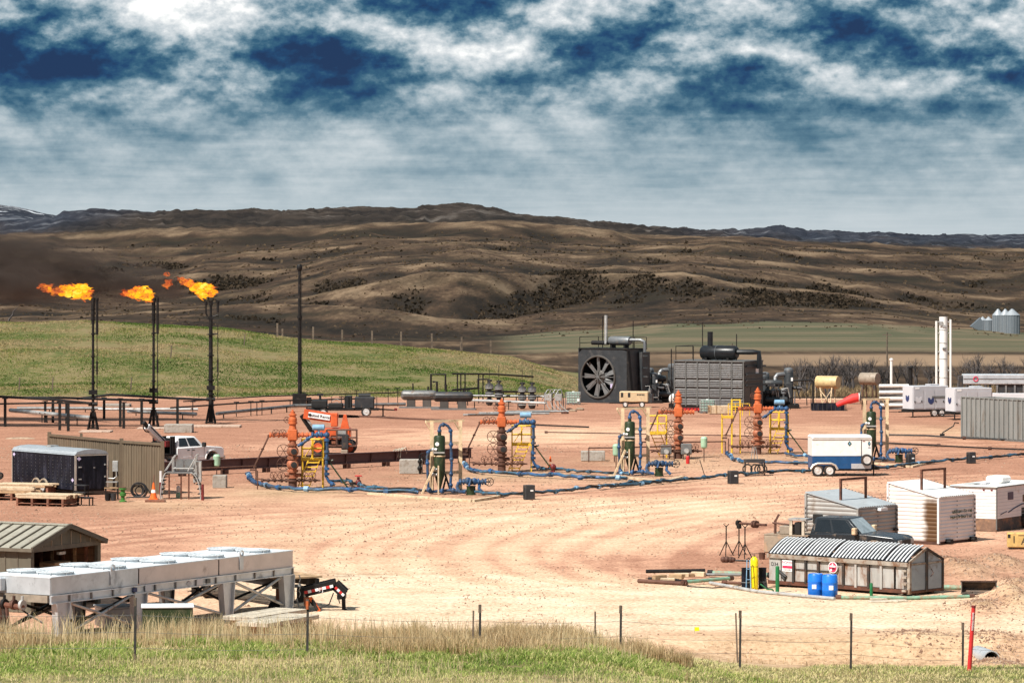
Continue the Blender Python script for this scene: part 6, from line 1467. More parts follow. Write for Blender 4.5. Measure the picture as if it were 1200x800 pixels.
def panelled_tank():
    a = W(1128, 513); e = W(1262, 522); d = e-a; L = d.length; rz = math.atan2(d.y, d.x)
    o = root('panelled_tank', 'long grey tank with upright ribbed side panels at the right edge', 'tank', (a.x,a.y,0), rz); H = 2.95
    n = round(L/.56); w = L/n
    for k in range(n): MB().box(k*w+.03,(k+1)*w-.03,-.03,.03,.15,H-.02).build('panel', M['panel_grey'], o)
    for k in range(n+1): MB().box(k*w-.05,k*w+.05,-.13,.05,.12,H).build('rib', M['panel_grey'], o)
    MB().box(-.06,L+.06,-.10,.12,H,H+.08).build('top_rail', M['panel_grey'], o); MB().box(-.06,L+.06,-.1,.1,0,.13).build('base_rail', M['rib_grey'], o)
    MB().box(-.04,.04,.06,3.0,.1,H).build('end_panel', M['panel_grey'], o); MB().box(0,L,2.95,3.02,.1,H).build('back_panel', M['panel_grey'], o)
    MB().box(0.05,L,.06,2.94,.1,H-.5).build('fill', M['rib_grey'], o)
    k = front('loading_arm', 'thin dark jointed arm leaning at the left end of the panelled tank', 'pipe', 1103, 511)
    MB().path([(0,0,.05),(.1,0,.25),(.9,0,.75),(1.0,0,1.0),(1.3,0,.95)],.05,6).build('arm', M['black_steel'], k); MB().tube((-.1,0,.1),(.25,0,.12),.08).build('foot', M['black_steel'], k)
panelled_tank()
def grain_bins():
    Y = 1120.0
    for px, w, top, ey, base, lb in ((1186,18,362,369,392.5,'tallest front grain bin, rightmost on the hill'),(1178,13,362,369,390,'grain bin tucked between the two tall grain bins'),(1169.5,13,362,369,388,'tall grain bin on the left of the three tall ones'),
                                (1158.5,10,371,375,386,'small grain bin, right of the two small ones'),(1151.5,9.5,371,375,384.5,'small grain bin, left of the two small ones')):
        s = F/Y; p = U(px, base, Y + (392.5-base)*6); s = F/p.y; p.z = min(p.z, gz(p.x,p.y))-.3; r = w/2/s; zt = HC-(ey-YH)/s - p.z; za = HC-(top-YH)/s-p.z
        o = root('grain_bin', lb, 'grain bin', p, 0, 'steel grain bins on the far slope')
        b = MB(); pr = []
        for k in range(int(zt/.25)+1): pr += [(r,k*.25),(r*.985,k*.25+.12)]
        b.lathe([q for q in pr if q[1] < zt]+[(r,zt)],n=24).build('wall', M['bin_steel'], o); MB().lathe([(r*1.05,zt-.05),(r*.2,za-.15),(r*.2,za),(0,za+.1)],n=24).build('roof', M['bin_roof'], o)
        b = MB()
        for k in range(9): t = -PI+PI*k/8; b.box(r*math.cos(t)-.05,r*math.cos(t)+.05,r*math.sin(t)-.05,r*math.sin(t)+.05,0,zt)
        b.build('stiffener', M['bin_roof'], o)
    p = U(1144,384,Y+40); p.z = gz(p.x,p.y); o = root('farm_hopper', 'small dark slanted farm hopper left of the grain bins', 'hopper', p); MB().prism([(-2,1.2),(1.2,4.0),(2.0,2.8),(1.6,0),(.4,0)],'y',-1.4,1.4).build('body', M['bin_steel'], o); MB().beam((-1,0,.6),(-.4,0,0),.12).build('leg', M['black_steel'], o)
grain_bins()
# ------------------------------------------------------------------ right: trailers, cabins, dumpster
def blue_trailer():
    rz = math.radians(3); o = root('box_trailer', 'white over blue enclosed tandem trailer with a spare wheel on its side', 'trailer', W(984,557), rz)
    L, Wd, H = 3.55, 1.9, 2.42; y = -Wd/2
    MB().bbox(-L/2,L/2,y,-y,1.20,H-.12,.02).build('upper_body', M['white_paint'], o); MB().box(-L/2+.01,L/2-.01,y-.004,-y+.004,.46,1.20).build('lower_body', M['trailer_blue'], o)
    MB().bbox(-L/2-.02,L/2+.02,y-.03,-y+.03,H-.22,H,.10).build('roof', M['white_paint'], o); MB().box(-L/2,L/2,y-.035,y,H-.245,H-.20).build('gutter', M['aluminium'], o)
    x = L/2-.62; MB().box(x-.02,x+.02,y-.014,y,.5,H-.25).build('door_seam', M['black_ink'], o)
    MB().box(-L/2,L/2,y-.01,y,1.185,1.215).build('waist_line', M['navy'], o)
    for (xx,ax) in ((.45,0),(L/2-.16,0)):
        q = [(0,.16),(.13 if xx<1 else .09,0),(0,-.16),(-.13 if xx<1 else -.09,0)]
        e = MB().prism([(xx+a,H-.48+c) for a,c in q],'y',y-.012,y-.004).build('emblem', M['decal_green'], o)
        MB().prism([(xx+a*.45,H-.48+c*.45) for a,c in q],'y',y-.018,y-.012).build('emblem_centre', M['light_blue'], e)
    MB().box(L/2-.55,L/2-.40,y-.012,y,H-.36,H-.32).build('plate', M['dark_red'], o); MB().box(L/2-.22,L/2-.08,y-.012,y,H-.74,H-.70).build('plate', M['navy'], o)
    MB().box(.55,L/2-.05,y-.02,y,.46,.76).build('stone_guard', M['galvanised'], o)
    MB().lathe([(.10,-.1),(.34,-.1),(.34,.1),(.10,.1)],(L/2-.32,y-.14,.98),20,'y').build('spare_tyre', M['tyre'], o); MB().lathe([(0,-.115),(.12,-.11),(.22,-.12),(.22,-.09)],(L/2-.32,y-.14,.98),14,'y').build('spare_rim', M['rim'], o)
    for xx in (-L/2+.33,-L/2+1.03): wheel(o, xx, y-.04, .345, .22)
    MB().path([(-L/2-.1,y-.14,.45),(-L/2+.05,y-.14,.68),(-L/2+.3,y-.14,.78),(-L/2+1.1,y-.14,.78),(-L/2+1.35,y-.14,.68),(-L/2+1.5,y-.14,.42)],.07,6).build('fender', M['aluminium'], o)
    MB().box(-L/2+.02,L/2-.02,y+.02,-y-.02,.34,.46).build('chassis', M['black_steel'], o); MB().beam((L/2,y+.3,.42),(L/2+.45,-.1,.42),.1).beam((L/2,.6,.42),(L/2+.45,-.1,.42),.1).build('drawbar', M['black_steel'], o); MB().tube((L/2+.18,y+.5,0.02),(L/2+.18,y+.5,.85),.04).cbox((L/2+.4,y+.5,.46),(.25,.2,.18)).build('jack', M['black_steel'], o)
    MB().tube((L/2+.05,y+.05,.4),(L/2+.05,y+.05,2.3),.03,n=5).build('corner_bar', M['black_steel'], o)
blue_trailer()
def corr(b, p, q, z0a, z0b, z1a, z1b, n, depth=.034):
    """sheet from p to q with horizontal corrugation; z0/z1 bottom and top heights at either end"""
    p, q = Vector(p), Vector(q); d = (q-p).normalized(); nr = Vector((d.y,-d.x,0)); rows = []
    zmax = max(z1a, z1b); m = n*4
    ts = np.linspace(0, 1, 9); vs = []
    for k in range(m+1):
        z = z0a+(zmax-z0a)*k/m; off = depth*(.0,.85,1.0,.85)[k%4]
        for t in ts:
            top = z1a+(z1b-z1a)*t; g = p+(q-p)*t+nr*off; vs.append((g.x,g.y,min(z,top)))
    w = len(ts); fs = [(k*w+i,k*w+i+1,(k+1)*w+i+1,(k+1)*w+i) for k in range(m) for i in range(w-1)]
    return b.add(vs, fs)
def make_cabin(label, px, py, wall, wall2, roof, n):
    L, Wd = 2.62, 2.8; rz = math.radians(-40); hL, hR = 2.62, 2.06
    o = root('corrugated_cabin', label, 'cabin', corner(px, py, L, Wd, rz, 1, -1), rz, 'corrugated steel cabins with lifting frames'); x, y = L/2, Wd/2
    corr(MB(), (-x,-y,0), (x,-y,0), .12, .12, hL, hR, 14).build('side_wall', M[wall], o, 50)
    corr(MB(), (x,-y,0), (x,y,0), .12, .12, hR, hR, 12).build('end_wall', M[wall2], o, 50)
    corr(MB(), (x,y,0), (-x,y,0), .12, .12, hR, hL, 12).build('side_wall', M[wall2], o, 50); corr(MB(), (-x,y,0), (-x,-y,0), .12, .12, hL, hL, 12).build('end_wall', M[wall2], o, 50)
    MB().add([(-x-.06,-y-.08,hL+.02),(x+.08,-y-.08,hR),(x+.08,y+.08,hR),(-x-.06,y+.08,hL+.02),(-x-.06,-y-.08,hL+.07),(x+.08,-y-.08,hR+.05),(x+.08,y+.08,hR+.05),(-x-.06,y+.08,hL+.07)],[(0,3,2,1),(4,5,6,7),(0,1,5,4),(1,2,6,5),(2,3,7,6),(3,0,4,7)]).build('roof', M[roof], o)
    for sx, sy, h in ((-1,-1,hL),(1,-1,hR),(1,1,hR)): MB().box(sx*x-.05+sx*.03,sx*x+.05+sx*.03,sy*y-.05+sy*.05,sy*y+.05+sy*.05,.05,h-.01).build('corner_post', M[wall2], o)
    b = MB()
    for k in range(9): z = .28+k*.2; b.cbox((x+.062,0,z),(.015,.035,.05)); b.cbox((x+.09,y+.02,z),(.03,.06,.08)); b.cbox((-x-.02,-y-.09,z+.1),(.05,.03,.08))
    q = b.build('bolt_heads', M['black_ink'], o); q['kind'] = 'stuff'
    b = MB()
    for k in range(16): b.cbox((x+.08,-y+.12+k*.17,hR+.06),(.05,.05,.03)); b.cbox((-x+k*.17,y+.08,hL+.08-(hL-hR)*k/16),(.05,.04,.03))
    q = b.build('roof_bolts', M['grey_steel'], o); q['kind'] = 'stuff'
    MB().box(-x,x,-y,y,.0,.12).build('skid', M['brown_iron'], o)
    f = root('lifting_frame', None, None, (0,0,0)); f.parent = o; xa = .05; zt = hL+.62
    for yy in (-y*.72,y*.62): MB().beam((xa+.1,yy,2.3),(xa+.1,yy,zt),.09).build('frame_post', M['rust'], f)
    MB().beam((xa+.1,-y*.72-.05,zt),(xa+.1,y*.62+.05,zt),.09).build('frame_bar', M['rust'], f)
    return o
c1 = make_cabin('white corrugated cabin browned beside its corner, with green lettering', 1100, 638, 'browned', 'pink_white', 'white_paint', 14)  # shaded tone of the right-hand faces put into their pinkish sheet colour
def scrawl(o):
    """two rows of worn stencil strokes on the cabin end, too faded to read"""
    rr = random.Random(12); b = MB(); x = 2.62/2+.058
    for r_, z in ((0,1.40),(1,1.17)):
        yy = -.35 if r_ == 0 else -.5
        while yy < 1.25:
            w = rr.uniform(.05,.12); k = rr.randint(0,3)
            b.cbox((x,yy,z),(.008,.03,rr.uniform(.10,.16)))
            if k: b.cbox((x+.002,yy+w*.5,z+rr.choice((-.05,0,.06))),(.008,w,.03))
            if k > 1: b.cbox((x+.003,yy+w,z-.02),(.008,.03,rr.uniform(.07,.12)))
            yy += w+.06
    q = b.build('stencil_lettering', M['green_ink'], o); q['kind'] = 'stuff'
scrawl(c1)
for yy in (-.75,1.2): MB().cbox((1.45,yy,.14),(.22,.3,.16)).tube((1.4,yy-.1,.12),(1.62,yy-.1,.12),.08).build('foot_clamp', M['black_steel'], c1)
c2 = make_cabin('grey corrugated cabin behind the dark pickup truck, with a leaning lifting frame', 1005.5, 653, 'grey_sheet', 'grey_sheet', 'grey_roof', 12)
MB().bbox(-.95,-.45,-1.53,-1.45,1.35,1.75,.02).build('wall_vent', M['black_ink'], c2)
MB().cbox((1.42,.2,1.98),(.3,.5,.12)).build('work_lamp', M['sign_white'], c2); MB().cbox((1.42,1.3,1.05),(.08,.3,.1)).build('door_latch', M['black_ink'], c2)
def small_camper():
    L, Wd, H = 5.2, 2.3, 2.05; rz = math.radians(58); o = root('camper_trailer', 'white camper trailer with dark skirts and a roof air conditioner at the right edge', 'camper', corner(1168, 623, L, Wd, rz, -1, -1), rz); x, y = L/2, Wd/2
    MB().box(-x,x,-y,y,.6,H).build('body', M['pink_white'], o)
    b = MB()
    for k in range(8): b.box(-x-.008,x,-y-.010,-y,.7+k*.16,.712+k*.16); b.box(-x-.010,-x,-y,y,.7+k*.16,.712+k*.16)
    q = b.build('siding_grooves', M['gen_grey'], o); q['kind'] = 'stuff'
    MB().box(-x+.01,-x+.05,-y+.02,y-.02,.03,.6).build('end_skirt', M['skirt_brown'], o); MB().box(-x+.05,x,-y+.02,-y+.06,.03,.6).build('side_skirt', M['rv_skirt'], o)
    MB().bbox(-x-.05,x+.05,-y-.05,y+.05,H,H+.07,.02).build('roof', M['white_paint'], o); MB().box(-x-.06,x,-y-.065,-y-.04,H-.01,H+.03).build('roof_trim', M['rib_grey'], o)
    MB().box(-x-.07,-x-.045,-y-.05,y+.05,H-.01,H+.03).build('roof_trim', M['rib_grey'], o)
    MB().box(-x-.025,-x+.02,-y-.025,-y+.03,.1,H).build('corner_trim', M['rib_grey'], o)
    MB().bbox(-.6,.55,-.5,.35,H+.07,H+.42,.10).build('air_conditioner', M['white_paint'], o); MB().bbox(-2.1,-1.5,.2,.8,H+.07,H+.13,.02).build('roof_vent', M['pale_steel'], o); MB().bbox(-1.5,-1.0,-.1,.4,H+.07,H+.14,.02).build('roof_vent', M['gen_grey'], o)
    for z in (1.45,1.05): MB().box(-x-.02,-x,.42,.58,z,z+.28).build('tail_window', M['dark_glass'], o)
    MB().box(-1.35,-.75,-y-.02,-y,1.42,1.78).build('decal', M['decal_purple'], o)
    for xx in (.35,.85): MB().box(xx,xx+.28,-y-.02,-y,1.25,1.58).build('side_window', M['dark_glass'], o)
    pts = lambda a: [(a+t*2.2,-y-.012,.84+.32*math.sin(t*PI*.55)) for t in np.linspace(0,1,8)]
    MB().path(pts(-1.3),.03,5).build('swoosh_stripe', M['decal_purple'], o); MB().path([(-x-.012,.45-t*.6,.92+.05*math.sin(t*5)) for t in np.linspace(0,1,6)],.02,5).build('swoosh_stripe', M['decal_purple'], o); MB().path([(-2.2+t*.7,-y-.012,.78+.12*t) for t in np.linspace(0,1,5)],.02,5).build('swoosh_stripe', M['decal_purple'], o)
    MB().box(.2,2.6,-y-.005,-y+.3,.5,.98).build('wheel_well', M['black_ink'], o)
    for xx in (.6,1.6): wheel(o, xx, -y-.02, .36, .22)
    for yy in (-.9,-.5): MB().cbox((-x-.015,yy,H-.12),(.02,.1,.05)).build('marker_lamp', M['dark_red'], o)
small_camper()
def weight_block():
    p = W(1197, 643); o = root('counterweight_block', 'yellow concrete counterweight block with a painted number at the right edge', 'block', p, math.radians(-6))
    MB().bbox(-.62,.9,-.3,.5,.08,.72,.04).build('body', M['yellow_block'], o)
    for x in (-.42,.6): MB().box(x-.1,x+.1,-.25,.4,0,.08).build('foot', M['black_ink'], o)
    for s_, x, z in (('1',-.33,.42),('A',.12,.36)): text('lettering', s_, .46, M['black_ink'], o, (x,-.303,z), (PI/2,0,0), .004)
    MB().box(-.60,-.48,-.305,-.298,.5,.66).build('stain', M['black_ink'], o); MB().box(-.15,.5,-.306,-.3,.60,.63).build('lifting_slot', M['brown_iron'], o)
weight_block()
def welding_bed(o):
    MB().bbox(-2.95,-1.45,-1.0,-.35,.42,1.15,.04).build('side_box', M['rig_bed'], o); MB().bbox(-2.95,-1.45,.35,1.0,.42,1.15,.04).build('side_box', M['rig_bed'], o)
    MB().box(-2.95,-.98,-1.0,1.0,1.15,1.2).build('flat_bed', M['rig_bed'], o); MB().bbox(-2.3,-1.7,-.9,-.2,1.2,1.55,.03).build('cable_box', M['taupe_tank'], o)
    for x in (-1.75,-1.2): MB().box(x-.06,x+.06,-.98,-.9,1.2,1.85).build('rack_post', M['mat_wood'], o)
    MB().box(-1.85,-1.05,-1.0,-.3,1.8,1.88).build('rack_top', M['pale_steel'], o); MB().bbox(-1.62,-1.32,-.92,-.5,1.2,1.72,.04).build('welder', M['black_ink'], o)
    MB().tube((-2.6,-.6,1.2),(-2.6,-.6,1.75),.06).beam((-2.6,-.6,1.7),(-2.45,-.55,2.0),.09).build('vice', M['brown_iron'], o); MB().tube((-2.7,-.65,1.65),(-1.3,-.6,1.55),.04,n=6).build('boom_bar', M['brown_iron'], o)
    MB().path([(-2.5,-.4,1.25),(-2.3,-.5,1.4),(-2.1,-.4,1.3),(-1.9,-.5,1.42)],.05,6).build('cable', M['black_ink'], o)
pickup('pickup_truck', 'dark dusty pickup truck with a tan welding bed parked behind the roll-off container', (W(983,660).x, W(983,660).y, 0), math.radians(-27), ('truck_dark','truck_dusty','dark_glass','windscreen'), welding_bed)
def dumpster():
    L, Wd = 6.6, 2.15; rz = math.radians(-42); o = root('rolloff_container', 'weathered grey roll-off container under a curved black and silver ribbed roof', 'container', corner(1064.5, 698.5, L, Wd, rz, 1, -1), rz); x, y = L/2, Wd/2; H = 1.2
    n = 11; w = (L-.1)/n
    for k in range(n):
        x0 = -x+.05+k*w
        if k >= 2: MB().box(x0+.05,x0+w-.05,-y+.03,-y+.07,.26,H-.12).build('side_panel', M['dumpster'], o)
        else: MB().box(x0+.02,x0+w-.02,-y-.02,-y+.05,.18,H-.12).build('side_panel', M['dumpster'], o)
        if k >= 2 and k < 10: MB().box(x0-.05,x0+.05,-y-.05,-y+.06,.2,H-.10).build('side_rib', M['dumpster_dark'] if k % 2 == 0 or k == 3 else M['dumpster'], o)
    MB().box(-x+1.3,-x+3.2,-y-.01,-y+.03,.70,.745).build('waist_rail', M['dumpster_dark'], o)
    MB().box(-x-.02,x+.02,-y-.08,-y+.08,H-.10,H+.06).build('top_rail', M['dumpster_rail'], o); MB().box(-x,x,-y-.03,-y+.08,.10,.24).build('bottom_rail', M['rust'], o)
    MB().box(-x,x,y-.08,y+.05,.1,H+.05).build('back_wall', M['dumpster'], o); MB().box(-x-.03,-x+.03,-y+.1,y-.1,.12,H).build('front_wall', M['dumpster'], o)
    for yy in (-.5,.5): MB().box(-x,x,yy-.08,yy+.08,0,.12).build('runner', M['dumpster_dark'], o)
    # end doors and gable
    for y0, y1 in ((-y+.08,-.06),(.06,y-.08)): MB().box(x,x+.05,y0,y1,.2,H-.06).build('end_door', M['dumpster_shade_blue'], o)
    MB().box(x-.02,x+.10,-.06,.06,.12,1.72).build('centre_post', M['dumpster_dark'], o)
    for yy in (-y+.03,y-.03): MB().box(x-.04,x+.08,yy-.06,yy+.06,.08,H+.02).build('corner_post', M['dumpster_rail' if yy<0 else 'dumpster_dark'], o)
    MB().box(x-.02,x+.07,-y+.09,-.06,H-.05,H+.02).build('head_rail', M['dumpster_rail'], o); MB().box(x-.02,x+.07,.06,y-.09,H-.05,H+.02).build('head_rail', M['dumpster_rail'], o); MB().box(x-.02,x+.08,-y+.1,y-.1,.10,.19).build('sill', M['rust'], o)
    arc = lambda t: (-y-.06+(y+.06)*t, H+.08+.56*math.sin(t*PI*.42)/math.sin(PI*.42))
    ar = [arc(t) for t in np.linspace(0,1,9)]
    for sg in (-1,1): MB().prism([(sg*abs(-y+.05),H+.02),(sg*.05,H+.02),(sg*.05,1.66)] if True else [],'x',x,x+.04).build('gable_panel', M['dumpster_shade_blue'], o)
    MB().beam((x+.06,-y-.02,H+.06),(x+.06,0,1.74),.06,.10).build('gable_trim', M['dumpster_rail'], o); MB().beam((x+.06,y+.02,H+.06),(x+.06,0,1.74),.06,.08).build('gable_trim', M['dumpster_dark'], o)
    secs = [(-x+.05,-x+1.55,0),(-x+1.62,-x+2.95,1),(-x+3.0,-x+4.3,0),(-x+4.33,-x+5.5,1),(-x+5.53,x-.02,0)]
    for (x0,x1,j) in secs:
        dz = .025*(j)-.01; m = round((x1-x0)/.165)
        MB().add([(xx,yy,zz+dz) for xx in (x0,x1) for yy,zz in ar],[(i,i+1,i+10,i+9) for i in range(8)]).build('roof_sheet', M['roof_black'], o)
        rb = MB()
        for k in range(m):
            xc = x0+(k+.5)*(x1-x0)/m; hw = .030
            vs = []
            for yy,zz in ar: vs += [(xc-hw,yy,zz+dz+.004),(xc-hw*.6,yy,zz+dz+.032),(xc+hw*.6,yy,zz+dz+.032),(xc+hw,yy,zz+dz+.004)]
            rb.add(vs,[(4*i+c,4*i+c+1,4*i+c+5,4*i+c+4) for i in range(8) for c in range(3)])
        q = rb.build('roof_rib', M['roof_sheet'], o, 50); q['kind'] = 'stuff'
    MB().add([(-x,yy,zz) for yy,zz in [(.06,1.72),(y+.06,H+.08)]]+[(x,yy,zz) for yy,zz in [(.06,1.72),(y+.06,H+.08)]],[(0,1,3,2)]).build('far_roof', M['roof_sheet'], o)
    MB().add([(-x+.02,yy,zz) for yy,zz in ar]+[(-x+.02,y,H)],[tuple(range(10))]).build('front_gable', M['dumpster'], o)
    # signs and marks
    s = MB().box(-x+.70,-x+1.22,-y-.035,-y-.02,.62,1.06).build('notice', M['sign_white'], o)
    text('lettering', 'NO', .15, M['magenta_red'], s, (-x+.82,-y-.037,.96), (PI/2,0,0), .004); text('lettering', 'SMOKING', .085, M['magenta_red'], s, (-x+1.05,-y-.037,.96), (PI/2,0,0), .004, sx=.62)
    MB().box(-x+.72,-x+1.20,-y-.042,-y-.035,.74,.84).build('notice_band', M['magenta_red'], s); text('lettering', 'DANGER', .08, M['black_ink'], s, (-x+.96,-y-.037,.68), (PI/2,0,0), .004)
    text('lettering', 'D34', .20, M['black_ink'], o, (-x+.33,-y-.025,.86), (PI/2,0,0), .004)
    cx = -x+3.15
    g = MB().lathe([(0,-.01),(.215,-.01),(.215,.01)],(cx,-y-.07,.90),24,'y').build('round_sign', M['sign_white'], o); MB().lathe([(0,-.004),(.185,-.004),(.185,.004)],(cx,-y-.086,.90),24,'y').build('sign_disc', M['magenta_red'], g)
    MB().box(cx-.14,cx+.14,-y-.098,-y-.09,.91,.97).box(cx-.03,cx+.03,-y-.099,-y-.089,.96,1.05).box(cx-.11,cx-.03,-y-.098,-y-.09,.76,.83).build('sign_symbol', M['sign_white'], g)
    MB().box(cx-.02,cx+.11,-y-.098,-y-.09,.83,.88).build('sign_mark', M['black_ink'], g)
    MB().path([(-x+.55,-y-.05,.62),(-x+.75,-y-.06,.5),(-x+.9,-y-.06,.42),(-x+.85,-y-.05,.3),(-x+.7,-y-.06,.45)],.055,6).build('hanging_hose', M['black_ink'], o)
    for z in (.2,.45,.7,.95): MB().cbox((x-.14,-y-.06,z),(.2,.06,.07)).build('hinge', M['dumpster_rail'], o)
    MB().path([(x+.07,.3,.95),(x+.12,.36,.8),(x+.07,.25,.66)],.015,5).build('chain', M['brown_iron'], o)
dumpster()
def barrels_etc():
    for px, py, lb in ((955.8,699.2,'blue plastic barrel against the container, partly behind the other barrel'),(972.5,700.5,'blue plastic barrel in front, the right one of the pair')):
        o = front('plastic_barrel', lb, 'barrel', px, py, 0, 'blue barrels by the container')
        MB().lathe([(.27,0),(.29,.03),(.29,.28),(.297,.30),(.297,.33),(.29,.35),(.29,.56),(.297,.58),(.297,.61),(.29,.63),(.285,.84),(.26,.88),(.25,.86),(0,.85)],n=22).build('body', M['barrel_blue'], o)
        MB().lathe([(.05,.85),(.05,.89),(0,.89)],(.12,-.08,0),10).build('bung', M['light_blue'], o); MB().cbox((-.08 if px<965 else .02,-.288,.42),(.16,.02,.16)).build('sticker', M['sign_white'], o)
    o = front('gas_cylinder', 'tall bright yellow gas cylinder standing left of the container', 'gas cylinder', 884, 690); MB().lathe([(.14,0),(.15,.03),(.15,1.0),(.148,1.02),(.15,1.05),(.14,1.14),(.07,1.23),(.05,1.25)],n=18).build('body', M['bright_yellow'], o); MB().lathe([(.151,.86),(.152,.88)],n=18).tube((0,0,1.24),(0,0,1.3),.035).build('collar', M['black_ink'], o)
    for px, py, h, w, lb in ((874,690,.82,.34,'dark blue-black drum left of the yellow cylinder'),(893.5,689,.80,.30,'scuffed black drum between yellow cylinder and container')):
        o = front('steel_drum', lb, 'drum', px, py, 0, 'dark drums beside the yellow cylinder'); MB().lathe([(w*.5,0),(w*.52,.03),(w*.5,.06),(w*.5,h*.5),(w*.52,h*.52),(w*.5,h*.55),(w*.5,h-.04),(w*.52,h),(w*.45,h),(w*.44,h-.05),(0,h-.05)],n=16).build('body', M['trailer_black'], o); MB().ring((0,0,h*.33),w*.51,.015,'z',16,4).build('hoop', M['grey_steel'], o)
    o = front('bottle_trolley', 'blue tubular bottle trolley leaning by the yellow cylinder', 'trolley', 877, 690.5)
    for x in (-.1,.08): MB().tube((x,-.2,0),(x*.6,-.12,1.15),.02,n=6).build('rail', M['light_blue'], o)
    for z in (.4,.8): MB().tube((-.1,-.17,z),(.08,-.17,z),.015,n=5).build('rung', M['light_blue'], o)
    MB().path([(-.08,-.12,1.15),(0,-.12,1.22),(.05,-.12,1.15)],.02,5).build('handle', M['black_steel'], o)
    for px, py, h, r, lb in ((911,694,1.0,.075,'green post at the left end of the container'),(1021,697.5,.48,.06,'short green post at the container side')):
        o = front('green_post', lb, 'post', px, py); MB().lathe([(r,0),(r,h-.03),(r*.7,h),(0,h)],n=10).build('shaft', M['post_green'], o)
    def pipe(lb, pts, r, mt, z=None, nm='drill_pipe', ends=None, group='pipes lying around the container'):
        P = [W(*p) for p in pts]; o = root(nm, lb, 'pipe', P[0], 0, group); zz = (r if z is None else z)
        MB().path([p-P[0]+Vector((0,0,zz)) for p in P], r, 9).build('tube', M[mt], o)
        if ends:
            for i in (0,-1):
                d = (P[i]-P[1 if i==0 else -2]).normalized(); q = P[i]-P[0]+Vector((0,0,zz)); MB().tube(q-d*.18,q+d*.02,r*1.35,n=9).build('collar', M[ends], o)
    pipe('long pale pipe lying in front of the container, its left part', [(832,684.5),(890,695),(978,703)], .065, 'pale_steel')
    pipe('long pale pipe lying in front of the container, its right part', [(980,701.5),(1060,702.5),(1141,700.5)], .07, 'pipe_green', ends='brown_iron')
    pipe('black pipe at the back of the pipe pile', [(757,675.5),(800,675),(826,674.5)], .075, 'black_steel', .22)
    pipe('pale green pipe running from the pile to the container', [(830,676),(866,677),(905,679)], .09, 'pipe_green', .18, ends='black_steel')
    pipe('thin grey pipe across the pipe pile', [(806,678.5),(868,679)], .06, 'grey_steel', .2)
    pipe('green-grey pipe lying low in the pipe pile', [(800,686),(858,681)], .07, 'pipe_green', .14, ends='brown_iron')
    pipe('rusty pipe in front of the pipe pile', [(748,682.5),(775,684),(805,686)], .08, 'brown_iron')
    pipe('dark pipe behind the rusty pipe in the pile', [(760,681),(790,682.5),(806,685)], .06, 'black_steel', .12)
    pipe('short brown pipe with a collar near the drums', [(847,683.5),(878,685)], .06, 'brown_iron', ends='rust')
    pipe('pale green pipe lying right of the container behind the bucket', [(1104,690),(1140,691),(1196,691.5)], .09, 'pipe_green')
    pipe('thin cable trailing from the pipe pile along the ground', [(805,687),(835,689),(868,686)], .02, 'black_steel', nm='cable')
    rr = random.Random(5)
    for k in range(6):
        p = W(772+k*9+rr.uniform(-3,3), 680+rr.uniform(-2,4)); q = MB().bbox(-.28,.28,-.12,.12,0,rr.uniform(.10,.22),.02).build('timber_offcut', M['wood_pale' if k%2 else 'wood']); q.location = (p.x,p.y,.12); q.rotation_euler = (0,0,rr.uniform(-.6,.6)); tag(q,'pale timber offcut lying on the pipe pile','timber','timber offcuts on the pipe pile')
    for px, py, w_, lb in ((1035,705,1.1,'flat pale board lying in front of the container'),(1053,704,.6,'small flat stone slab in front of the container'),(1030,702,.7,'thin board beside the short green post')):
        p = W(px,py); q = MB().bbox(-w_/2,w_/2,-.2,.2,0,.07,.015).build('board', M['mat_wood']); q.location = (p.x,p.y,gz(p.x,p.y)); q.rotation_euler=(0,0,.2); tag(q, lb, 'board')
    # tripods carrying a pipe
    for px, py, h, lb in ((851,651,1.28,'pipe tripod stand on the left, its head empty'),(866,650,1.3,'pipe tripod stand in the middle, under the pipe end'),(873,654,1.34,'pipe tripod stand on the right, nearest the welding bed')):
        o = front('pipe_tripod', lb, 'tripod', px, py, 0, 'pipe tripod stands'); MB().tube((0,0,.35),(0,0,h),.03,n=6).build('column', M['black_steel'], o)
        for k in range(3): t = 2*PI*k/3+.4; MB().tube((0,0,.62),(.34*math.cos(t),.34*math.sin(t),0),.022,n=5).build('leg', M['black_steel'], o)
        MB().beam((0,0,h-.05),(-.12,0,h+.08),.03).beam((0,0,h-.05),(.12,0,h+.08),.03).build('vee_head', M['black_steel'], o)
    a, c = W(866,650)+Vector((0,0,1.36)), W(898,653)+Vector((0,0,1.38)); o = root('welded_pipe', 'dark pipe with flanges held on the tripods beside the welding truck', 'pipe', a)
    d = c-a; MB().tube((0,0,0),d,.055,n=8).build('tube', M['brown_iron'], o); u = d.normalized()
    for t, r in ((.55,.16),(.63,.16)): MB().tube(d*t-u*.05,d*t+u*.05,r,n=12).build('flange', M['brown_iron'], o)
    MB().tube(u*-.1,u*.05,.13,n=10).tube((0,-.05,-.22),(0,-.05,-.02),.11,n=10).build('elbow', M['black_steel'], o)
    p = W(893,655); q = MB().lathe([(.12,0),(.14,.28),(.12,.28),(.10,.03)],n=12).build('bucket', M['brown_iron']); q.location = p; tag(q,'brown bucket on the gravel beside the tan welding bed','bucket')
    o = front('valve_string', 'short chain of dark valves lying on the gravel left of the drums', 'valve', 862, 659); MB().tube((-.5,.1,.1),(.7,-.4,.1),.04,n=6).build('tube', M['black_steel'], o)
    for t in (0,.12,.26,.34): MB().sphere((-.5+1.2*t,.1-.5*t,.13),.13 if t<.3 else .1,8,5).build('valve', M['brown_iron'], o)
    o = front('hose_heap', 'small heap of dark and green hose at the left end of the container', 'hose', 897, 693)
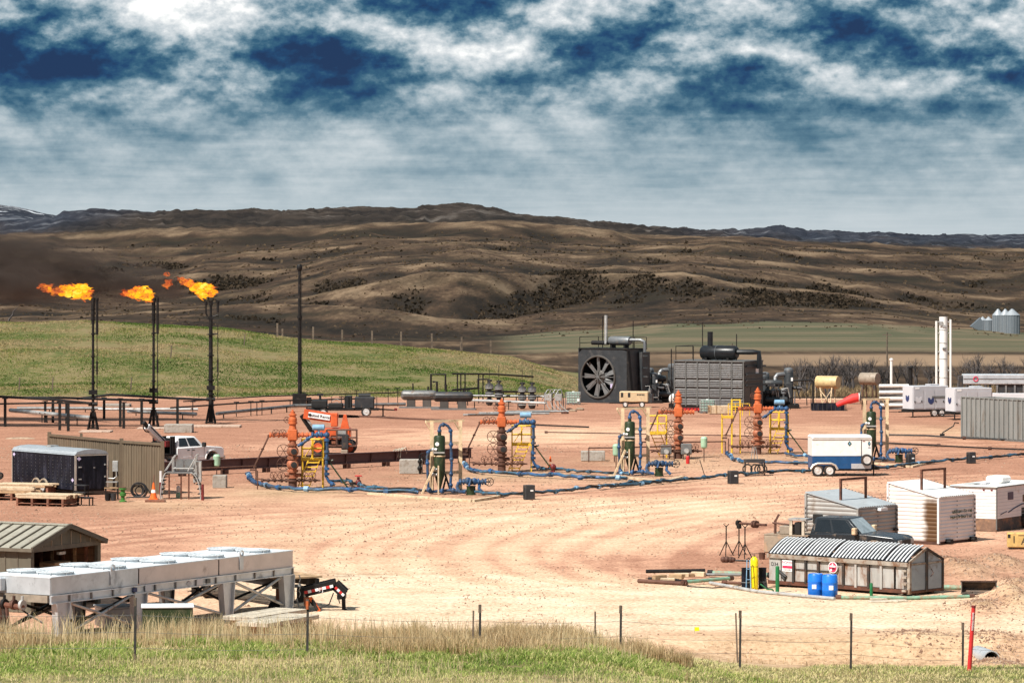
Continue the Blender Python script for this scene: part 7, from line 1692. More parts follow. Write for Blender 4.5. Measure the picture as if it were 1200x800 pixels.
    for k in range(3): MB().path([(-.2+.1*k,-.1,.3+.1*k),(.05,-.2,.12),(.25,-.2+.1*k,.1),(.3,-.1,.04)],.03,5).build('hose', M['post_green' if k==0 else 'hose_black'], o)
    # excavator bucket
    o = front('digger_bucket', 'dark steel digger bucket lying on the ground right of the container', 'bucket', 1147, 697, math.radians(-8)); o.scale = (.76, .8, .70)
    s_ = .95
    pr = [(-.4,.55),(.0,.62),(.42,.42),(.5,.1),(.35,0),(-.45,.02)]
    MB().prism([(y_,z_) for y_,z_ in [(-.42,.02),(.4,.0),(.55,.3),(.35,.62),(.05,.62),(.3,.5),(.42,.28),(.3,.08),(-.4,.08)]],'x',-.85,.85).build('shell', M['bucket_steel'], o)
    for x in (-.87,.83): MB().prism([(-.45,.02),(.4,.0),(.55,.3),(.35,.62),(.05,.6)],'x',x,x+.05).build('side_plate', M['bucket_steel'], o)
    MB().beam((-.9,.2,.62),(.9,.2,.64),.12,.08).build('rim_bar', M['brown_iron'], o); MB().beam((-.85,-.4,.06),(-.3,-.62,.12),.12,.08).build('cutting_edge', M['bucket_steel'], o)
barrels_etc()
def fence():
    spec = [(158,700,773,96),(360,702,775,97),(562,708,778,99.5),(727,709,775,102),(867,715,777,105),(997,718,778,108.5),(1128,729,785,113)]
    o = root('wire_fence', 'sagging wire fence on dark steel posts along the meadow edge', 'fence', (0,100,0)); O = Vector((0,100,0)); tops = []
    for px, a, b_, Y in spec:
        p = U(px,b_,Y)-O; g = gz(p.x,Y)-.1; h = HC-(a-YH)*Y/F
        MB().beam((p.x,p.y,g),(p.x+.02,p.y,h),.065,.05).build('steel_post', M['post_iron'], o)
        MB().beam((p.x,p.y,h-.22),(p.x+.004,p.y,h+.004),.07,.055).build('post_tip', M['post_wood'], o); tops.append((p.x,p.y,h,HC-(b_-YH)*Y/F))
    e0 = U(-120,770,95)-O; e1 = U(1330,790,121)-O; tops = [(e0.x,e0.y,HC-(698-YH)*95/F,e0.z)]+tops+[(e1.x,e1.y,HC-(738-YH)*121/F,e1.z)]
    for f in (.72,.45,.2):
        pts = []
        for p, q in zip(tops[:-1],tops[1:]):
            for k in range(6):
                t = k/6; hz = lambda r: r[3]+(r[2]-r[3])*f
                pts.append((p[0]+(q[0]-p[0])*t, p[1]+(q[1]-p[1])*t, hz(p)+(hz(q)-hz(p))*t-.05*math.sin(PI*t)))
        MB().path(pts,.0045,4).build('wire', M['grey_steel'], o)
    for px, a, b_, Y, lean, lb, m in ((554,714,777,99,.02,'thin pale wooden stake beside the third fence post','post_wood'),(697.5,715,752,104,.0,'thin wooden stake standing in the weeds left of the fourth fence post','post_wood'),(864.5,717,735,112,-.06,'short leaning stake behind the fifth fence post','post_wood')):
        p = U(px,b_,Y); g = gz(p.x,Y); h = HC-(a-YH)*Y/F; s = MB().beam((0,0,0),(lean,0,h-g),.05,.04).build('wooden_stake', M[m]); s.location = (p.x,Y,g-.02); tag(s, lb, 'stake')
    p = U(1137,793,108); g = gz(p.x,108); o = root('pipeline_marker', 'slightly leaning bright red pipeline marker post with white lettering', 'marker post', (p.x,108,g))
    h = HC-(711-YH)*108/F-g; b = MB().tube((-.03,0,0),(.10,0,h),.068,.062,10); b.build('shaft', M['red'], o); MB().tube((.098,0,h-.01),(.104,0,h+.05),.07,n=10).build('cap', M['dark_red'], o)
    t = text('lettering', 'WARNING PIPELINE', .085, M['sign_white'], o, (.03+.04,-.072,h*.78), (PI/2, -PI/2+.05, 0), .004, sx=.72)
    p = U(360,705,97); g = root('reflector', 'small pinkish-orange reflector on top of the second fence post', 'reflector', (p.x,97-.05,p.z-.08)); MB().cbox((0,0,.0),(.07,.03,.22)).build('plate', M['orange'], g)
    # culvert
    c = W(1159,768,-.35); z = gz(c.x, 117.2); o = root('culvert_pipe', 'corrugated culvert pipe mouth poking out of the ditch bank', 'culvert', (U(1159,768,116.8).x,116.15,-.66), math.radians(8))
    b = MB()
    pr = []
    for k in range(14): pr += [(.28,k*.14),(.262,k*.14+.07)]
    b.lathe([(.25,2.0)]+[(.25,0.0)]+pr,(0,0,.20),20,'y').build('pipe', M['galvanised'], o); MB().lathe([(0,1.2),(.25,1.2)],(0,0,.20),20,'y').build('dark_end', M['black_ink'], o)
fence()
# ------------------------------------------------------------------ lower left: shed, air cooler, gooseneck
def shed():
    L, Wd, He, Ha = 6.5, 4.3, 2.3, 2.92; rz = math.radians(-27.7); c = Vector(((36-600)/F*127,127,0)); v = Matrix.Rotation(rz,3,'Z')@Vector((L/2,-Wd/2,0)); q = c-v; q.z = 0
    o = root('metal_shed', 'brown metal shed with an open gable end behind the air cooler', 'shed', q, rz); x, y = L/2, Wd/2
    n = 12; w = L/n
    for k in range(n): MB().box(-x+k*w+.012,-x+(k+1)*w-.012,-y-.02,-y+.02,.02,He-.05).build('wall_panel', M['shed_wall'], o); MB().box(-x+k*w-.02,-x+k*w+.02,-y-.045,-y+.01,.02,He-.05).build('wall_rib', M['shed_trim'], o)
    MB().box(-x,x-.1,y-.04,y,.02,He).build('back_wall', M['shed_inside'], o); MB().box(-x-.03,-x,-y,y,.02,He).build('end_wall', M['shed_wall'], o)
    for yy in (-y+.06,y-.06): MB().box(x-.1,x+.03,yy-.10,yy+.10,0,He-.03).build('corner_post', M['shed_wall'], o)
    MB().box(x-.08,x+.035,-y+.16,y-.16,He-.16,He).build('lintel', M['shed_trim'], o)
    m = 7; g = (2*y-.1)/m
    for k in range(m):
        y0, y1 = -y+.05+k*g+.015, -y+.05+(k+1)*g-.015; zt = lambda a: He+(Ha-.05-He)*(1-abs(a)/y); pts = [(y0,He),(y1,He),(y1,zt(y1))]+([(0,zt(0))] if y0 < 0 < y1 else [])+[(y0,zt(y0))]
        MB().prism(pts,'x',x-.03,x+.02).build('gable_panel', M['shed_wall'], o)
        if k: MB().box(x+.0,x+.04,y0-.03,y0-.0,He,zt(y0)-.02).build('gable_batten', M['rig_bed'], o)
    s = math.hypot(y+.15, Ha-He+.04); nn = 14; pw = (L+.3)/nn
    for sg in (-1,1):
        A = Vector((0,0,Ha+.06)); B = Vector((0,sg*(y+.18),He-.01))
        for k in range(nn):
            x0, x1 = -x-.1+k*pw+.006, -x-.1+(k+1)*pw-.006
            MB().add([(x0,A.y,A.z),(x1,A.y,A.z),(x1,B.y,B.z),(x0,B.y,B.z),(x0,A.y,A.z-.04),(x1,A.y,A.z-.04),(x1,B.y,B.z-.04),(x0,B.y,B.z-.04)],[(0,1,2,3),(7,6,5,4),(0,4,5,1),(1,5,6,2),(2,6,7,3),(3,7,4,0)]).build('roof_panel', M['shed_roof'], o)
            if sg < 0: MB().beam((x0-.006,A.y,A.z+.02),(x0-.006,B.y,B.z+.02),.05,.06).build('roof_seam', M['shed_trim'], o)
        MB().beam((x+.2,0,Ha+.05),(x+.2,sg*(y+.2),He-.03),.08,.16).build('verge_trim', M['shed_trim'], o)
        MB().box(-x-.1,x+.2,sg*(y+.2)-.03,sg*(y+.2)+.03,He-.12,He-.0).build('eave_trim', M['shed_trim'], o)
    MB().box(-x-.1,x+.18,-.12,.12,Ha+.06,Ha+.11).build('ridge_cap', M['shed_roof'], o)
    for k in range(9): MB().box(.2,x-.2,y-.09,y-.05,.1+k*.24,.1+k*.24+.21).build('inner_board', M['shed_inside'], o)
    for k in range(7): MB().box(-.3+k*.5,-.2+k*.5,y-.16,y-.08,.05,He-.05).build('stud', M['wood' if k%2 else 'wood_red'], o)
    MB().box(-.5,-.4,-y+.1,y-.1,.05,He-.05).build('inner_partition', M['shed_inside'], o)
    MB().bbox(x-1.3,x-.6,.2,1.2,.9,1.6,.03).build('cardboard_box', M['salmon'] if False else M['wood'], o); MB().box(x-1.5,x-.5,.1,1.5,.05,.9).build('bench', M['shed_inside'], o)
    MB().cbox((x-.4,.3,He-.35),(.12,.4,.10)).build('strip_lamp', M['light_mesh'], o)
    MB().box(-x+2.4,-x+3.0,-y-.05,-y-.01,.9,2.0).build('slatted_vent', M['sign_white'], o)
shed()
def air_cooler():
    near = Vector((-541*115.7/F,115.7,0)); rz = math.radians(57.9); L, Wd = 13.4, 2.6; v = Matrix.Rotation(rz,3,'Z')@Vector((-L/2,-Wd/2,0)); q = near-v; q.z = 0
    o = root('air_cooler', 'long galvanised air cooler on tapered legs with paired round fans on top', 'cooler', q, rz); x, y = L/2, Wd/2; zt, zb, z2 = 2.2, 1.66, 1.36
    segs = [(-x,-x+4.55,'galvanised'),(-x+4.6,-x+9.0,'galvanised_pink_bounce'),(-x+9.05,x,'galvanised_pink_bounce')]
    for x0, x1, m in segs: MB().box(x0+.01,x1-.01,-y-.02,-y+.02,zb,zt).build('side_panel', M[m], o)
    MB().box(-x-.02,-x+.02,-y,y,zb,zt).build('end_panel', M['galvanised'], o); MB().box(x-.02,x+.02,-y,y,zb,zt).build('end_panel', M['galvanised'], o); MB().box(-x,x,y-.02,y+.02,zb,zt).build('back_panel', M['galvanised'], o)
    MB().box(-x-.03,x+.03,-y-.03,y+.03,zt,zt+.035).build('deck_top', M['galvanised_white'], o); MB().box(-x,x,-y,y,zb+.02,zb+.06).build('underside', M['dark_steel'], o)
    for k in range(5):
        for sy in (-.62,.62):
            c = (-x+1.05+k*2.72, sy, zt+.03); R = .60
            f = root('fan', None, None, (0,0,0)); f.parent = o; f.name = 'fan'
            MB().lathe([(R*.98,0),(R*.95,.04),(R*.95,.075),(R*1.03,.085),(R*1.03,.10),(R*.93,.10),(R*.92,.01)],c,26).build('fan_ring', M['galvanised_white'], f)
            g = MB()
            for j in range(8): t = PI*j/8; g.beam((c[0]-R*math.cos(t),c[1]-R*math.sin(t),c[2]+.09),(c[0]+R*math.cos(t),c[1]+R*math.sin(t),c[2]+.09),.018)
            for rr in (.2,.4): g.ring((c[0],c[1],c[2]+.095),rr,.010,'z',18,4)
            g.build('fan_guard', M['galvanised_white'], f)
            for j in range(7): t = 2*PI*j/7; MB().beam((c[0]+R*1.0*math.cos(t),c[1]+R*1.0*math.sin(t),c[2]),(c[0]+R*1.01*math.cos(t),c[1]+R*1.01*math.sin(t),c[2]+.085),.03).build('ring_clip', M['galvanised'], f)
            for j in range(6): t = 2*PI*j/6+k; MB().beam((c[0],c[1],c[2]+.03),(c[0]+R*.85*math.cos(t),c[1]+R*.85*math.sin(t),c[2]+.05),.14,.02).build('blade', M['fan_blade'], f)
    for sy in (-y,y):
        MB().box(-x,x,sy-.04,sy+.04,z2,zb-.01).build('channel_web', M['galvanised'], o)
        for z in (z2,zb-.05): MB().box(-x,x,sy-.09 if sy<0 else sy+.04,sy-.04 if sy<0 else sy+.09,z,z+.035).build('channel_flange', M['galvanised'], o)
    for k in range(12): xx = -x+.9+k*1.13; MB().box(xx-.03,xx+.03,-y-.085,-y-.04,z2+.03,zb-.05).build('web_stiffener', M['grey_steel'], o)
    for xx in (-x+3.15,x-3.1):
        MB().box(xx-.11,xx+.11,-y-.06,-y-.02,zb+.1,zt+.06).build('lifting_plate', M['galvanised'], o); MB().ring((xx,-y-.05,zt+.13),.09,.035,'y',12,5).build('lifting_eye', M['galvanised'], o)
    for xx, mt in ((-x+4.35,'navy'),(x-5.0,'rib_grey')): MB().box(xx-.15,xx+.05,-y-.10,-y-.04,z2+.08,zb-.08).build('junction_box', M[mt], o)
    for xx in (-x+5.0,x-5.55): MB().box(xx-.16,xx+.16,-y-.10,-y-.085,z2+.05,zb-.03).build('notice', M['light_blue'] if False else M['gen_light'], o)
    MB().prism([(0,.1),(.16,0),(0,-.1),(-.16,0)],'y',0,.01).build('emblem', M['gen_grey'], o).location = (-x+7.3,-y-.055,1.5)
    for i, xx in enumerate((-x+.55,-x+4.6,x-3.9 ,x-.35)):
        for sy in (-y,y):
            b = MB().prism([(xx-.34,z2),(xx+.34,z2),(xx+.19,0),(xx-.19,0)],'y',sy-.02,sy+.02); b.build('leg', M['galvanised'], o)
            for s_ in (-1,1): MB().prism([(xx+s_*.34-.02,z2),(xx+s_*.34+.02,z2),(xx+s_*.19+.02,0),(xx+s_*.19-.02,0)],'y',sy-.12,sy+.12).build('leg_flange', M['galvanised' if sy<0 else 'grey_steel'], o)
    for a, c in ((-x+.9,-x+4.3),(-x+5.0,x-4.3),(x-3.5,x-.6)):
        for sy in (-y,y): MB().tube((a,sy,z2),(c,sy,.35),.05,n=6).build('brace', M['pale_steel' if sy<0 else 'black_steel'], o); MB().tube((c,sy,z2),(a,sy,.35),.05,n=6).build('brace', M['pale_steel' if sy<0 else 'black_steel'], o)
    for xx in (-x+.55,-x+4.6,x-3.9,x-.35): MB().tube((xx,-y,z2),(xx,y,.3),.045,n=6).build('cross_brace', M['black_steel'], o)
    # header and control box at the near end
    MB().bbox(-x-.28,-x-.02,.55,1.25,zb+.06,zt-.06,.02).build('control_box', M['galvanised'], o); MB().box(-x-.1,-x-.02,-y+.05,y,z2+.05,zb-.02).build('header_box', M['taupe_tank'], o)
    b = MB().path([(-x-.3,y+.3,1.35),(-x-.35,.9,1.4),(-x-.4,.2,1.3),(-x-.4,-.5,1.25)],.09,8); b.build('header_pipe', M['rust'], o)
    for yy, mt in ((1.2,'dark_red'),(.75,'brown_iron'),(.3,'black_steel'),(-.1,'brown_iron'),(-.45,'pale_steel')): MB().tube((-x-.38,yy-.05,1.33),(-x-.38,yy+.05,1.33),.17,n=12).tube((-x-.38,yy,1.33),(-x-.38,yy,1.62),.05).build('flange', M[mt], o)
    for yy in (1.0,.5,.2): MB().path([(-x-.4,yy,1.3),(-x-.45,yy-.1,.9),(-x-.4,yy-.05,.5),(-x-.3,yy,.1)],.06,6).build('drop_pipe', M['brown_iron'], o)
    MB().path([(-x-.2,-.2,1.2),(-x-.2,-.6,1.0),(-x-.1,-1.1,.75)],.03,5).build('hose', M['hose_black'], o)
air_cooler()
def under_cooler():
    def crate(px0, px1, pyt, pyb, Y, d, lb, body, lid, rz):
        a = U(px0, pyb, Y); w = (px1-px0)/F*Y; h = (pyb-pyt)*Y/F; o = root('equipment_box', lb, 'box', (a.x+w/2,Y,gz(a.x+w/2,Y)), rz)
        z = a.z-o.location.z; MB().bbox(-w/2,w/2,0,d,max(0,z-.3),z+h,.02).build('body', M[body], o); MB().bbox(-w/2-.04,w/2+.04,-.04,d+.04,z+h,z+h+.05,.01).build('lid', M[lid], o)
    crate(122,200,712,724,121,1.3,'long pale galvanised box lying under the air cooler','galvanised','galvanised_white',math.radians(22))
    crate(167,226,712,730,117.5,1.1,'dark green box with a flat pale lid in the weeds under the cooler','vessel_green','galvanised_white',math.radians(6))
    for i,(px0,px1,py,Y,lb) in enumerate(((280,342,722,119,'pale timber mat behind the other mat under the cooler end'),(295,356,729,116.5,'pale timber mat in front, at the cooler end'))):
        a, c = U(px0,py,Y), U(px1,py-6,Y+3); w = (c-a).length; o = root('timber_mat', lb, 'mat', ((a.x+c.x)/2,(a.y+c.y)/2,gz((a.x+c.x)/2,Y)), math.atan2(c.y-a.y,c.x-a.x), 'timber mats under the cooler end'); z = max(.3, a.z-o.location.z)
        for k in range(5): MB().bbox(-w/2,w/2,-.6+k*.25,-.6+k*.25+.235,z-.14,z,.012).build('board', M['mat_wood'], o)
        for x in (-w*.35,w*.35): MB().box(x-.1,x+.1,-.55,.6,0,z-.14).build('bearer', M['wood'], o)
    # debris inside the shed front
    o = front('arched_frame', 'white box with two hooped frames standing before the shed opening', 'frame', 62, 676, math.radians(-20))
    MB().bbox(-.75,.15,-.3,.3,.35,.95,.04).build('box', M['white_paint'], o)
    for k in range(3): xx = .15+k*.28; MB().path([(xx-.28,0,1.0),(xx-.05,0,.98),(xx+.15,0,.8),(xx+.22,0,.4)],.045,6).build('hoop', M['sign_white'], o)
    MB().box(.1,.7,.05,.3,.3,.85).build('dark_panel', M['trailer_black'], o)
    o = front('wood_ledger', 'pale brown timber beam lying in front of the shed wall', 'timber', 33, 677, math.radians(4)); MB().bbox(-.9,.9,-.12,.12,.35,.62,.02).build('beam', M['wood'], o); MB().box(-.8,-.6,-.1,.1,0,.35).build('bearer', M['wood_red'], o); MB().box(.5,.7,-.1,.1,0,.35).build('bearer', M['wood_red'], o)
under_cooler()
def gooseneck():
    Y = 128.0; s = F/Y; px, py = 356, YH+F*HC/Y; o = root('gooseneck_trailer', 'black gooseneck trailer with a red and white striped neck behind the air cooler', 'trailer', (U(px,py,Y).x,Y,0)); X = lambda a: (a-px)/s; Z = lambda b: (py-b)/s
    for yy in (-.12,.75):
        MB().beam((X(357),yy,Z(693)),(X(393),yy,Z(684.5)),.14,.34).build('neck_beam', M['black_steel'], o); MB().beam((X(392),yy,Z(685)),(X(404),yy,Z(696)),.14,.32).build('neck_tip', M['black_steel'], o)
    b0, b1 = Vector((X(357),-.20,Z(693.5))), Vector((X(391),-.20,Z(685.5)))
    for k in range(8):
        a, c = b0+(b1-b0)*(k/8), b0+(b1-b0)*((k+1)/8-.01); MB().beam(a,c,.012,.10).build('reflector_stripe', M['red' if k%2==0 else 'sign_white'], o)
    c0, c1 = Vector((X(393),-.205,Z(687))), Vector((X(403.5),-.205,Z(697)))
    for k in range(4): a, c = c0+(c1-c0)*(k/4), c0+(c1-c0)*((k+1)/4-.02); MB().beam(a,c,.012,.09).build('reflector_stripe', M['red' if k%2==0 else 'sign_white'], o)
    text('lettering', 'PJ', .20, M['sign_white'], o, (X(376.5),-.222,Z(690)), (PI/2,-.22,0), .006)
    MB().tube((X(402),.3,Z(697)),(X(402.5),.3,Z(714)),.07,n=8).tube((X(402.5),.3,Z(714)),(X(402.8),.3,Z(716.5)),.11,n=8).cbox((X(400),.3,Z(699)),(.3,.9,.15)).build('coupler', M['black_steel'], o)
    MB().path([(X(361),-.1,Z(699)),(X(366),-.1,Z(708)),(X(376),-.1,Z(712)),(X(386),-.1,Z(707)),(X(391),-.1,Z(694))],.025,6).build('brake_cable', M['black_steel'], o); MB().path([(X(396),.1,Z(694)),(X(397),.1,Z(703)),(X(398),.1,Z(707))],.02,5).build('safety_chain', M['black_steel'], o)
    MB().bbox(X(348),X(356),-.15,.85,.3,Z(688),.02).build('upright', M['black_steel'], o)
    for k in range(3): z = .5+k*.27; MB().path([(X(351),-.17,z),(X(352.5),-.19,z+.12),(X(350.5),-.17,z+.25)],.02,5).build('winch_chain', M['pale_steel'], o)
    MB().beam((X(348),-.2,Z(700)),(X(354),-.25,Z(721)),.05).build('jack_strut', M['pale_steel'], o)
    MB().tube((X(360),-.1,Z(698)),(X(360),-.1,Z(718)),.06).tube((X(360),-.1,Z(718)),(X(360),-.1,0.02),.045).cbox((X(360),-.1,Z(704)),(.22,.2,.3)).build('landing_leg', M['salmon'], o)
    dk = root('trailer_deck', None, None, (0,0,0)); dk.parent = o; d = Vector((-.52,.85,0)).normalized(); n = Vector((-d.y,d.x,0)); p0 = Vector((X(352),.3,0))
    for k in range(2):
        sgn = -1.15 if k == 0 else 1.15; MB().beam(p0+n*sgn*.6+Vector((0,0,.95)),p0+n*sgn*.6+d*9+Vector((0,0,.95)),.12,.28).build('side_beam', M['black_steel'], dk)
    for k in range(16): c = p0+d*(.3+k*.56); MB().beam(c-n*.9+Vector((0,0,1.14)),c+n*.9+Vector((0,0,1.14)),.5,.06).build('deck_board', M['wood'], dk)
    for k in range(2): c = p0+d*(6+k*.95)+n*.75; MB().lathe([(.1,-.12),(.38,-.12),(.4,0),(.38,.12),(.1,.12)],(c.x,c.y,.4),16,'x').build('tyre', M['tyre'], dk)
    for (a,b_,z0,z1,mt) in ((322,332,690,706,'wood_red'),(333,343,692,706,'skid_brown')): MB().bbox(X(a),X(b_),.5,1.2,Z(z1),Z(z0),.03).build('toolbox', M[mt], o)
    MB().beam((X(318),.5,Z(689)),(X(352),.4,Z(687)),.10,.12).build('rack_bar', M['pale_steel'], o); MB().beam((X(316),.5,Z(705)),(X(350),.4,Z(706)),.08,.1).build('rack_bar', M['grey_steel'], o)
    MB().prism([(X(311),Z(716)),(X(316),Z(706)),(X(334),Z(706)),(X(330),Z(716))],'y',.3,.6).build('ramp_foot', M['black_steel'], o)
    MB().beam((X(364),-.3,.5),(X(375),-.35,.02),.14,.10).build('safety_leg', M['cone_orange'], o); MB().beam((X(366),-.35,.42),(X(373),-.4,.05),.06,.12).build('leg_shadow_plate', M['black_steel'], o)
gooseneck()
def odds():
    p = W(814, 742.5); o = root('marker_flag', 'tiny bright yellow marker flag at the near edge of the pale road', 'flag', (p.x,p.y,gz(p.x,p.y)))
    MB().tube((0,0,0),(0,0,.22),.006,n=4).build('wire', M['grey_steel'], o); MB().prism([(0,.08),(.16,.10),(.15,.22),(0,.22)],'y',-.004,.004).build('pennant', M['bright_yellow'], o)
    g = W(468, 545); o = root('strap_bundle', 'pale bundle of lifting straps lying over the maroon girder', 'strap', (g.x,g.y,.91))
    for k in range(4): MB().path([(-.4+.15*k,-.3,-.4),(-.35+.15*k,-.2,.03),(-.2+.2*k,.0,.10+.04*k),(.0+.15*k,.2,.02),(.05+.12*k,.25,-.3)],.04,5).build('strap', M['mat_wood'], o)
    rr = random.Random(77)
    for k, (px, py, L, lb) in enumerate(((24,514,2.6,'dark low mound on the gravel behind the black trailer'),)):
        p = W(px,py); o = MB().sphere((0,0,0),.25,12,6,(4.5,1.5,.5)).build('dark_mound', M['stone']); o.location = p; tag(o, lb, 'heap')  # low mound built in place of a dark patch of ground
odds()
# ------------------------------------------------------------------ grass, weeds, trees, far fence posts, smoke
def blade_material(name, cols, trans=.25):
    m = bpy.data.materials.new(name); m.use_nodes = True; nt = m.node_tree; b = nt.nodes['Principled BSDF']
    at = nt.nodes.new('ShaderNodeAttribute'); at.attribute_name = 'tint'; c = ramp(nt, N(nt, at.outputs['Fac']), cols)
    nt.links.new(c, b.inputs['Base Color']); b.inputs['Roughness'].default_value = .8; b.inputs['Specular IOR Level'].default_value = .15
    tl = nt.nodes.new('ShaderNodeBsdfTranslucent'); nt.links.new(c, tl.inputs[0]); mx = nt.nodes.new('ShaderNodeMixShader'); mx.inputs[0].default_value = .45
    nt.links.new(b.outputs[0], mx.inputs[1]); nt.links.new(tl.outputs[0], mx.inputs[2]); nt.links.new(mx.outputs[0], nt.nodes['Material Output'].inputs[0])
    return m
def blades(name, X, Y, Z, h, w, lean, tint, m, seed, curl=.35):
    """two-segment blades: 5 vertices, 3 faces each"""
    n = len(X); r = np.random.RandomState(seed); a = r.uniform(0, 2*np.pi, n); la = r.uniform(0, 2*np.pi, n)
    lx, ly = np.cos(la)*lean*h, np.sin(la)*lean*h; wx, wy = np.cos(a)*w/2, np.sin(a)*w/2
    B = np.stack([X,Y,Z],-1); V = np.zeros((n,5,3))
    V[:,0] = B-np.stack([wx,wy,0*wx],-1); V[:,1] = B+np.stack([wx,wy,0*wx],-1)
    mid = B+np.stack([lx*curl,ly*curl,h*.6],-1); V[:,2] = mid+np.stack([wx,wy,0*wx],-1)*.75; V[:,3] = mid-np.stack([wx,wy,0*wx],-1)*.75
    V[:,4] = B+np.stack([lx,ly,h*(1-.25*lean)],-1)
    base = (np.arange(n)*5)[:,None]; tri = np.concatenate([base+np.array([[0,1,2]]),base+np.array([[0,2,3]]),base+np.array([[3,2,4]])],1).reshape(-1).astype(np.int32)
    me = bpy.data.meshes.new(name); me.vertices.add(n*5); me.vertices.foreach_set('co', V.ravel()); me.loops.add(len(tri)); me.loops.foreach_set('vertex_index', tri)
    me.polygons.add(len(tri)//3); me.polygons.foreach_set('loop_start', np.arange(0,len(tri),3,dtype=np.int32))
    at = me.attributes.new('tint','FLOAT','POINT'); at.data.foreach_set('value', np.repeat(tint,5).astype(np.float32)); me.update(calc_edges=True); me.materials.append(m)
    o = bpy.data.objects.new(name, me); COL.objects.link(o); o['kind'] = 'stuff'; return o
G_GREEN = blade_material('grass_blades', [(0.0,(.70,.58,.34)),(.35,(.64,.58,.27)),(.5,(.46,.49,.16)),(.75,(.26,.36,.075)),(1.0,(.15,.24,.045))])
G_BANK = blade_material('bank_blades', [(0.0,(.42,.31,.175)),(.3,(.37,.29,.13)),(.48,(.25,.25,.08)),(.72,(.13,.185,.04)),(1.0,(.075,.13,.024))])
G_DRY = blade_material('dry_stalks', [(0.0,(.24,.16,.09)),(.3,(.48,.34,.185)),(.6,(.66,.50,.29)),(.85,(.74,.60,.38)),(1.0,(.22,.25,.08))])
def scatter(px0, px1, Y0, Y1, n, seed):
    r = np.random.RandomState(seed); Y = np.sqrt(r.uniform(Y0*Y0, Y1*Y1, n)); px = r.uniform(px0, px1, n); return px, (px-600)/F*Y, Y
def meadow():
    px, X, Y = scatter(-60, 1260, 83, 112, 190000, 1)
    rg = sstep(650,1010,px); ed = 110.0+(fbm(X*.3,Y*.3,4,61)-.5)*3-2*sstep(760,860,px)*(1-sstep(900,1010,px)); k = Y < ed-.2
    clump = fbm(X*.8,Y*.8,4,7); k &= clump > .30; px, X, Y, clump = px[k], X[k], Y[k], clump[k]
    r = np.random.RandomState(2); big = fbm(X*.16,Y*.25,4,9); band = np.exp(-.5*((Y-(94.5+ (fbm(X*.1,Y*0,2,8)-.5)*3))/1.6)**2)
    tint = np.clip(.31+(big-.5)*1.2+band*.20-.14*np.exp(-.5*((Y-90.5)/1.2)**2)+.12*sstep(850,1050,px)+r.normal(0,.20,len(X)), 0, 1)
    h = r.uniform(.05,.13,len(X))*(.6+clump)
    blades('meadow_grass', X, Y, ground_z(X,Y)-.01, h, r.uniform(.014,.034,len(X)), r.uniform(.5,1.2,len(X)), tint, G_GREEN, 3)
    px, X, Y = scatter(-60, 1100, 83, 96, 7500, 21); r = np.random.RandomState(22); k = fbm(X*.5,Y*.5,3,23) > .48; X, Y = X[k], Y[k]
    blades('tall_straw', X, Y, ground_z(X,Y)-.01, r.uniform(.22,.52,len(X)), r.uniform(.008,.016,len(X)), r.uniform(.1,.5,len(X)), np.clip(r.normal(.75,.12,len(X)),0,.95), G_DRY, 24, .3)
    # tall dry weeds on the bank top
    px, X, Y = scatter(-60, 812, 97.5, 107, 150000, 4); r = np.random.RandomState(5)
    cl = fbm(X*.55,Y*.55,4,12); k = (cl > .42+.13*sstep(640,800,px)) & (r.uniform(0,1,len(X)) < 1-.55*np.abs(Y-102)/5); px, X, Y, cl = px[k], X[k], Y[k], cl[k]; n = len(X)
    h = r.uniform(.16,.62,n)*(.50+3.0*(cl-.42))*(1-.15*sstep(420,780,px))
    t = np.clip(r.normal(.60,.18,n)-.5*(fbm(X*.9,Y*.6,3,13)-.35)-(cl<.48)*.15, 0, .9); gk = r.uniform(0,1,n) < .16; t[gk] = .98; h[gk] *= .6
    blades('dry_weeds', X, Y, ground_z(X,Y)-.02, h, r.uniform(.010,.024,n), r.uniform(.08,.55,n), t, G_DRY, 6, .3)
    # seed heads of the highest stalks
    px, X, Y = scatter(-60, 760, 98.5, 105, 2600, 31); r = np.random.RandomState(32); n = len(X)
    blades('seed_stalks', X, Y, ground_z(X,Y), r.uniform(.55,1.02,n)*(1-.3*sstep(380,700,px)), r.uniform(.012,.024,n), r.uniform(.05,.4,n), np.clip(r.normal(.72,.12,n),0,.93), G_DRY, 33, .25)
    # low sagebrush look at the bank foot: short dark scrub
    px, X, Y = scatter(-60, 800, 96.2, 100.5, 36000, 41); r = np.random.RandomState(42); cl = fbm(X*.7,Y*.7,4,43); k = cl > .47; X, Y = X[k], Y[k]; n = len(X)
    blades('green_undergrowth', X, Y, ground_z(X,Y)-.01, r.uniform(.10,.30,n), r.uniform(.015,.035,n), r.uniform(.3,1.0,n), np.clip(r.normal(.62,.25,n),.05,1), G_GREEN, 44)
    # ditch and mound sprigs on the right
    px, X, Y = scatter(820, 1240, 106, 118, 2600, 51); r = np.random.RandomState(52); k = fbm(X*.6,Y*.6,3,53) > .58; X, Y = X[k], Y[k]; n = len(X)
    blades('ditch_weeds', X, Y, ground_z(X,Y)-.01, r.uniform(.05,.22,n), r.uniform(.015,.03,n), r.uniform(.2,.9,n), np.clip(r.normal(.35,.2,n),0,.9), G_DRY, 54)
meadow()
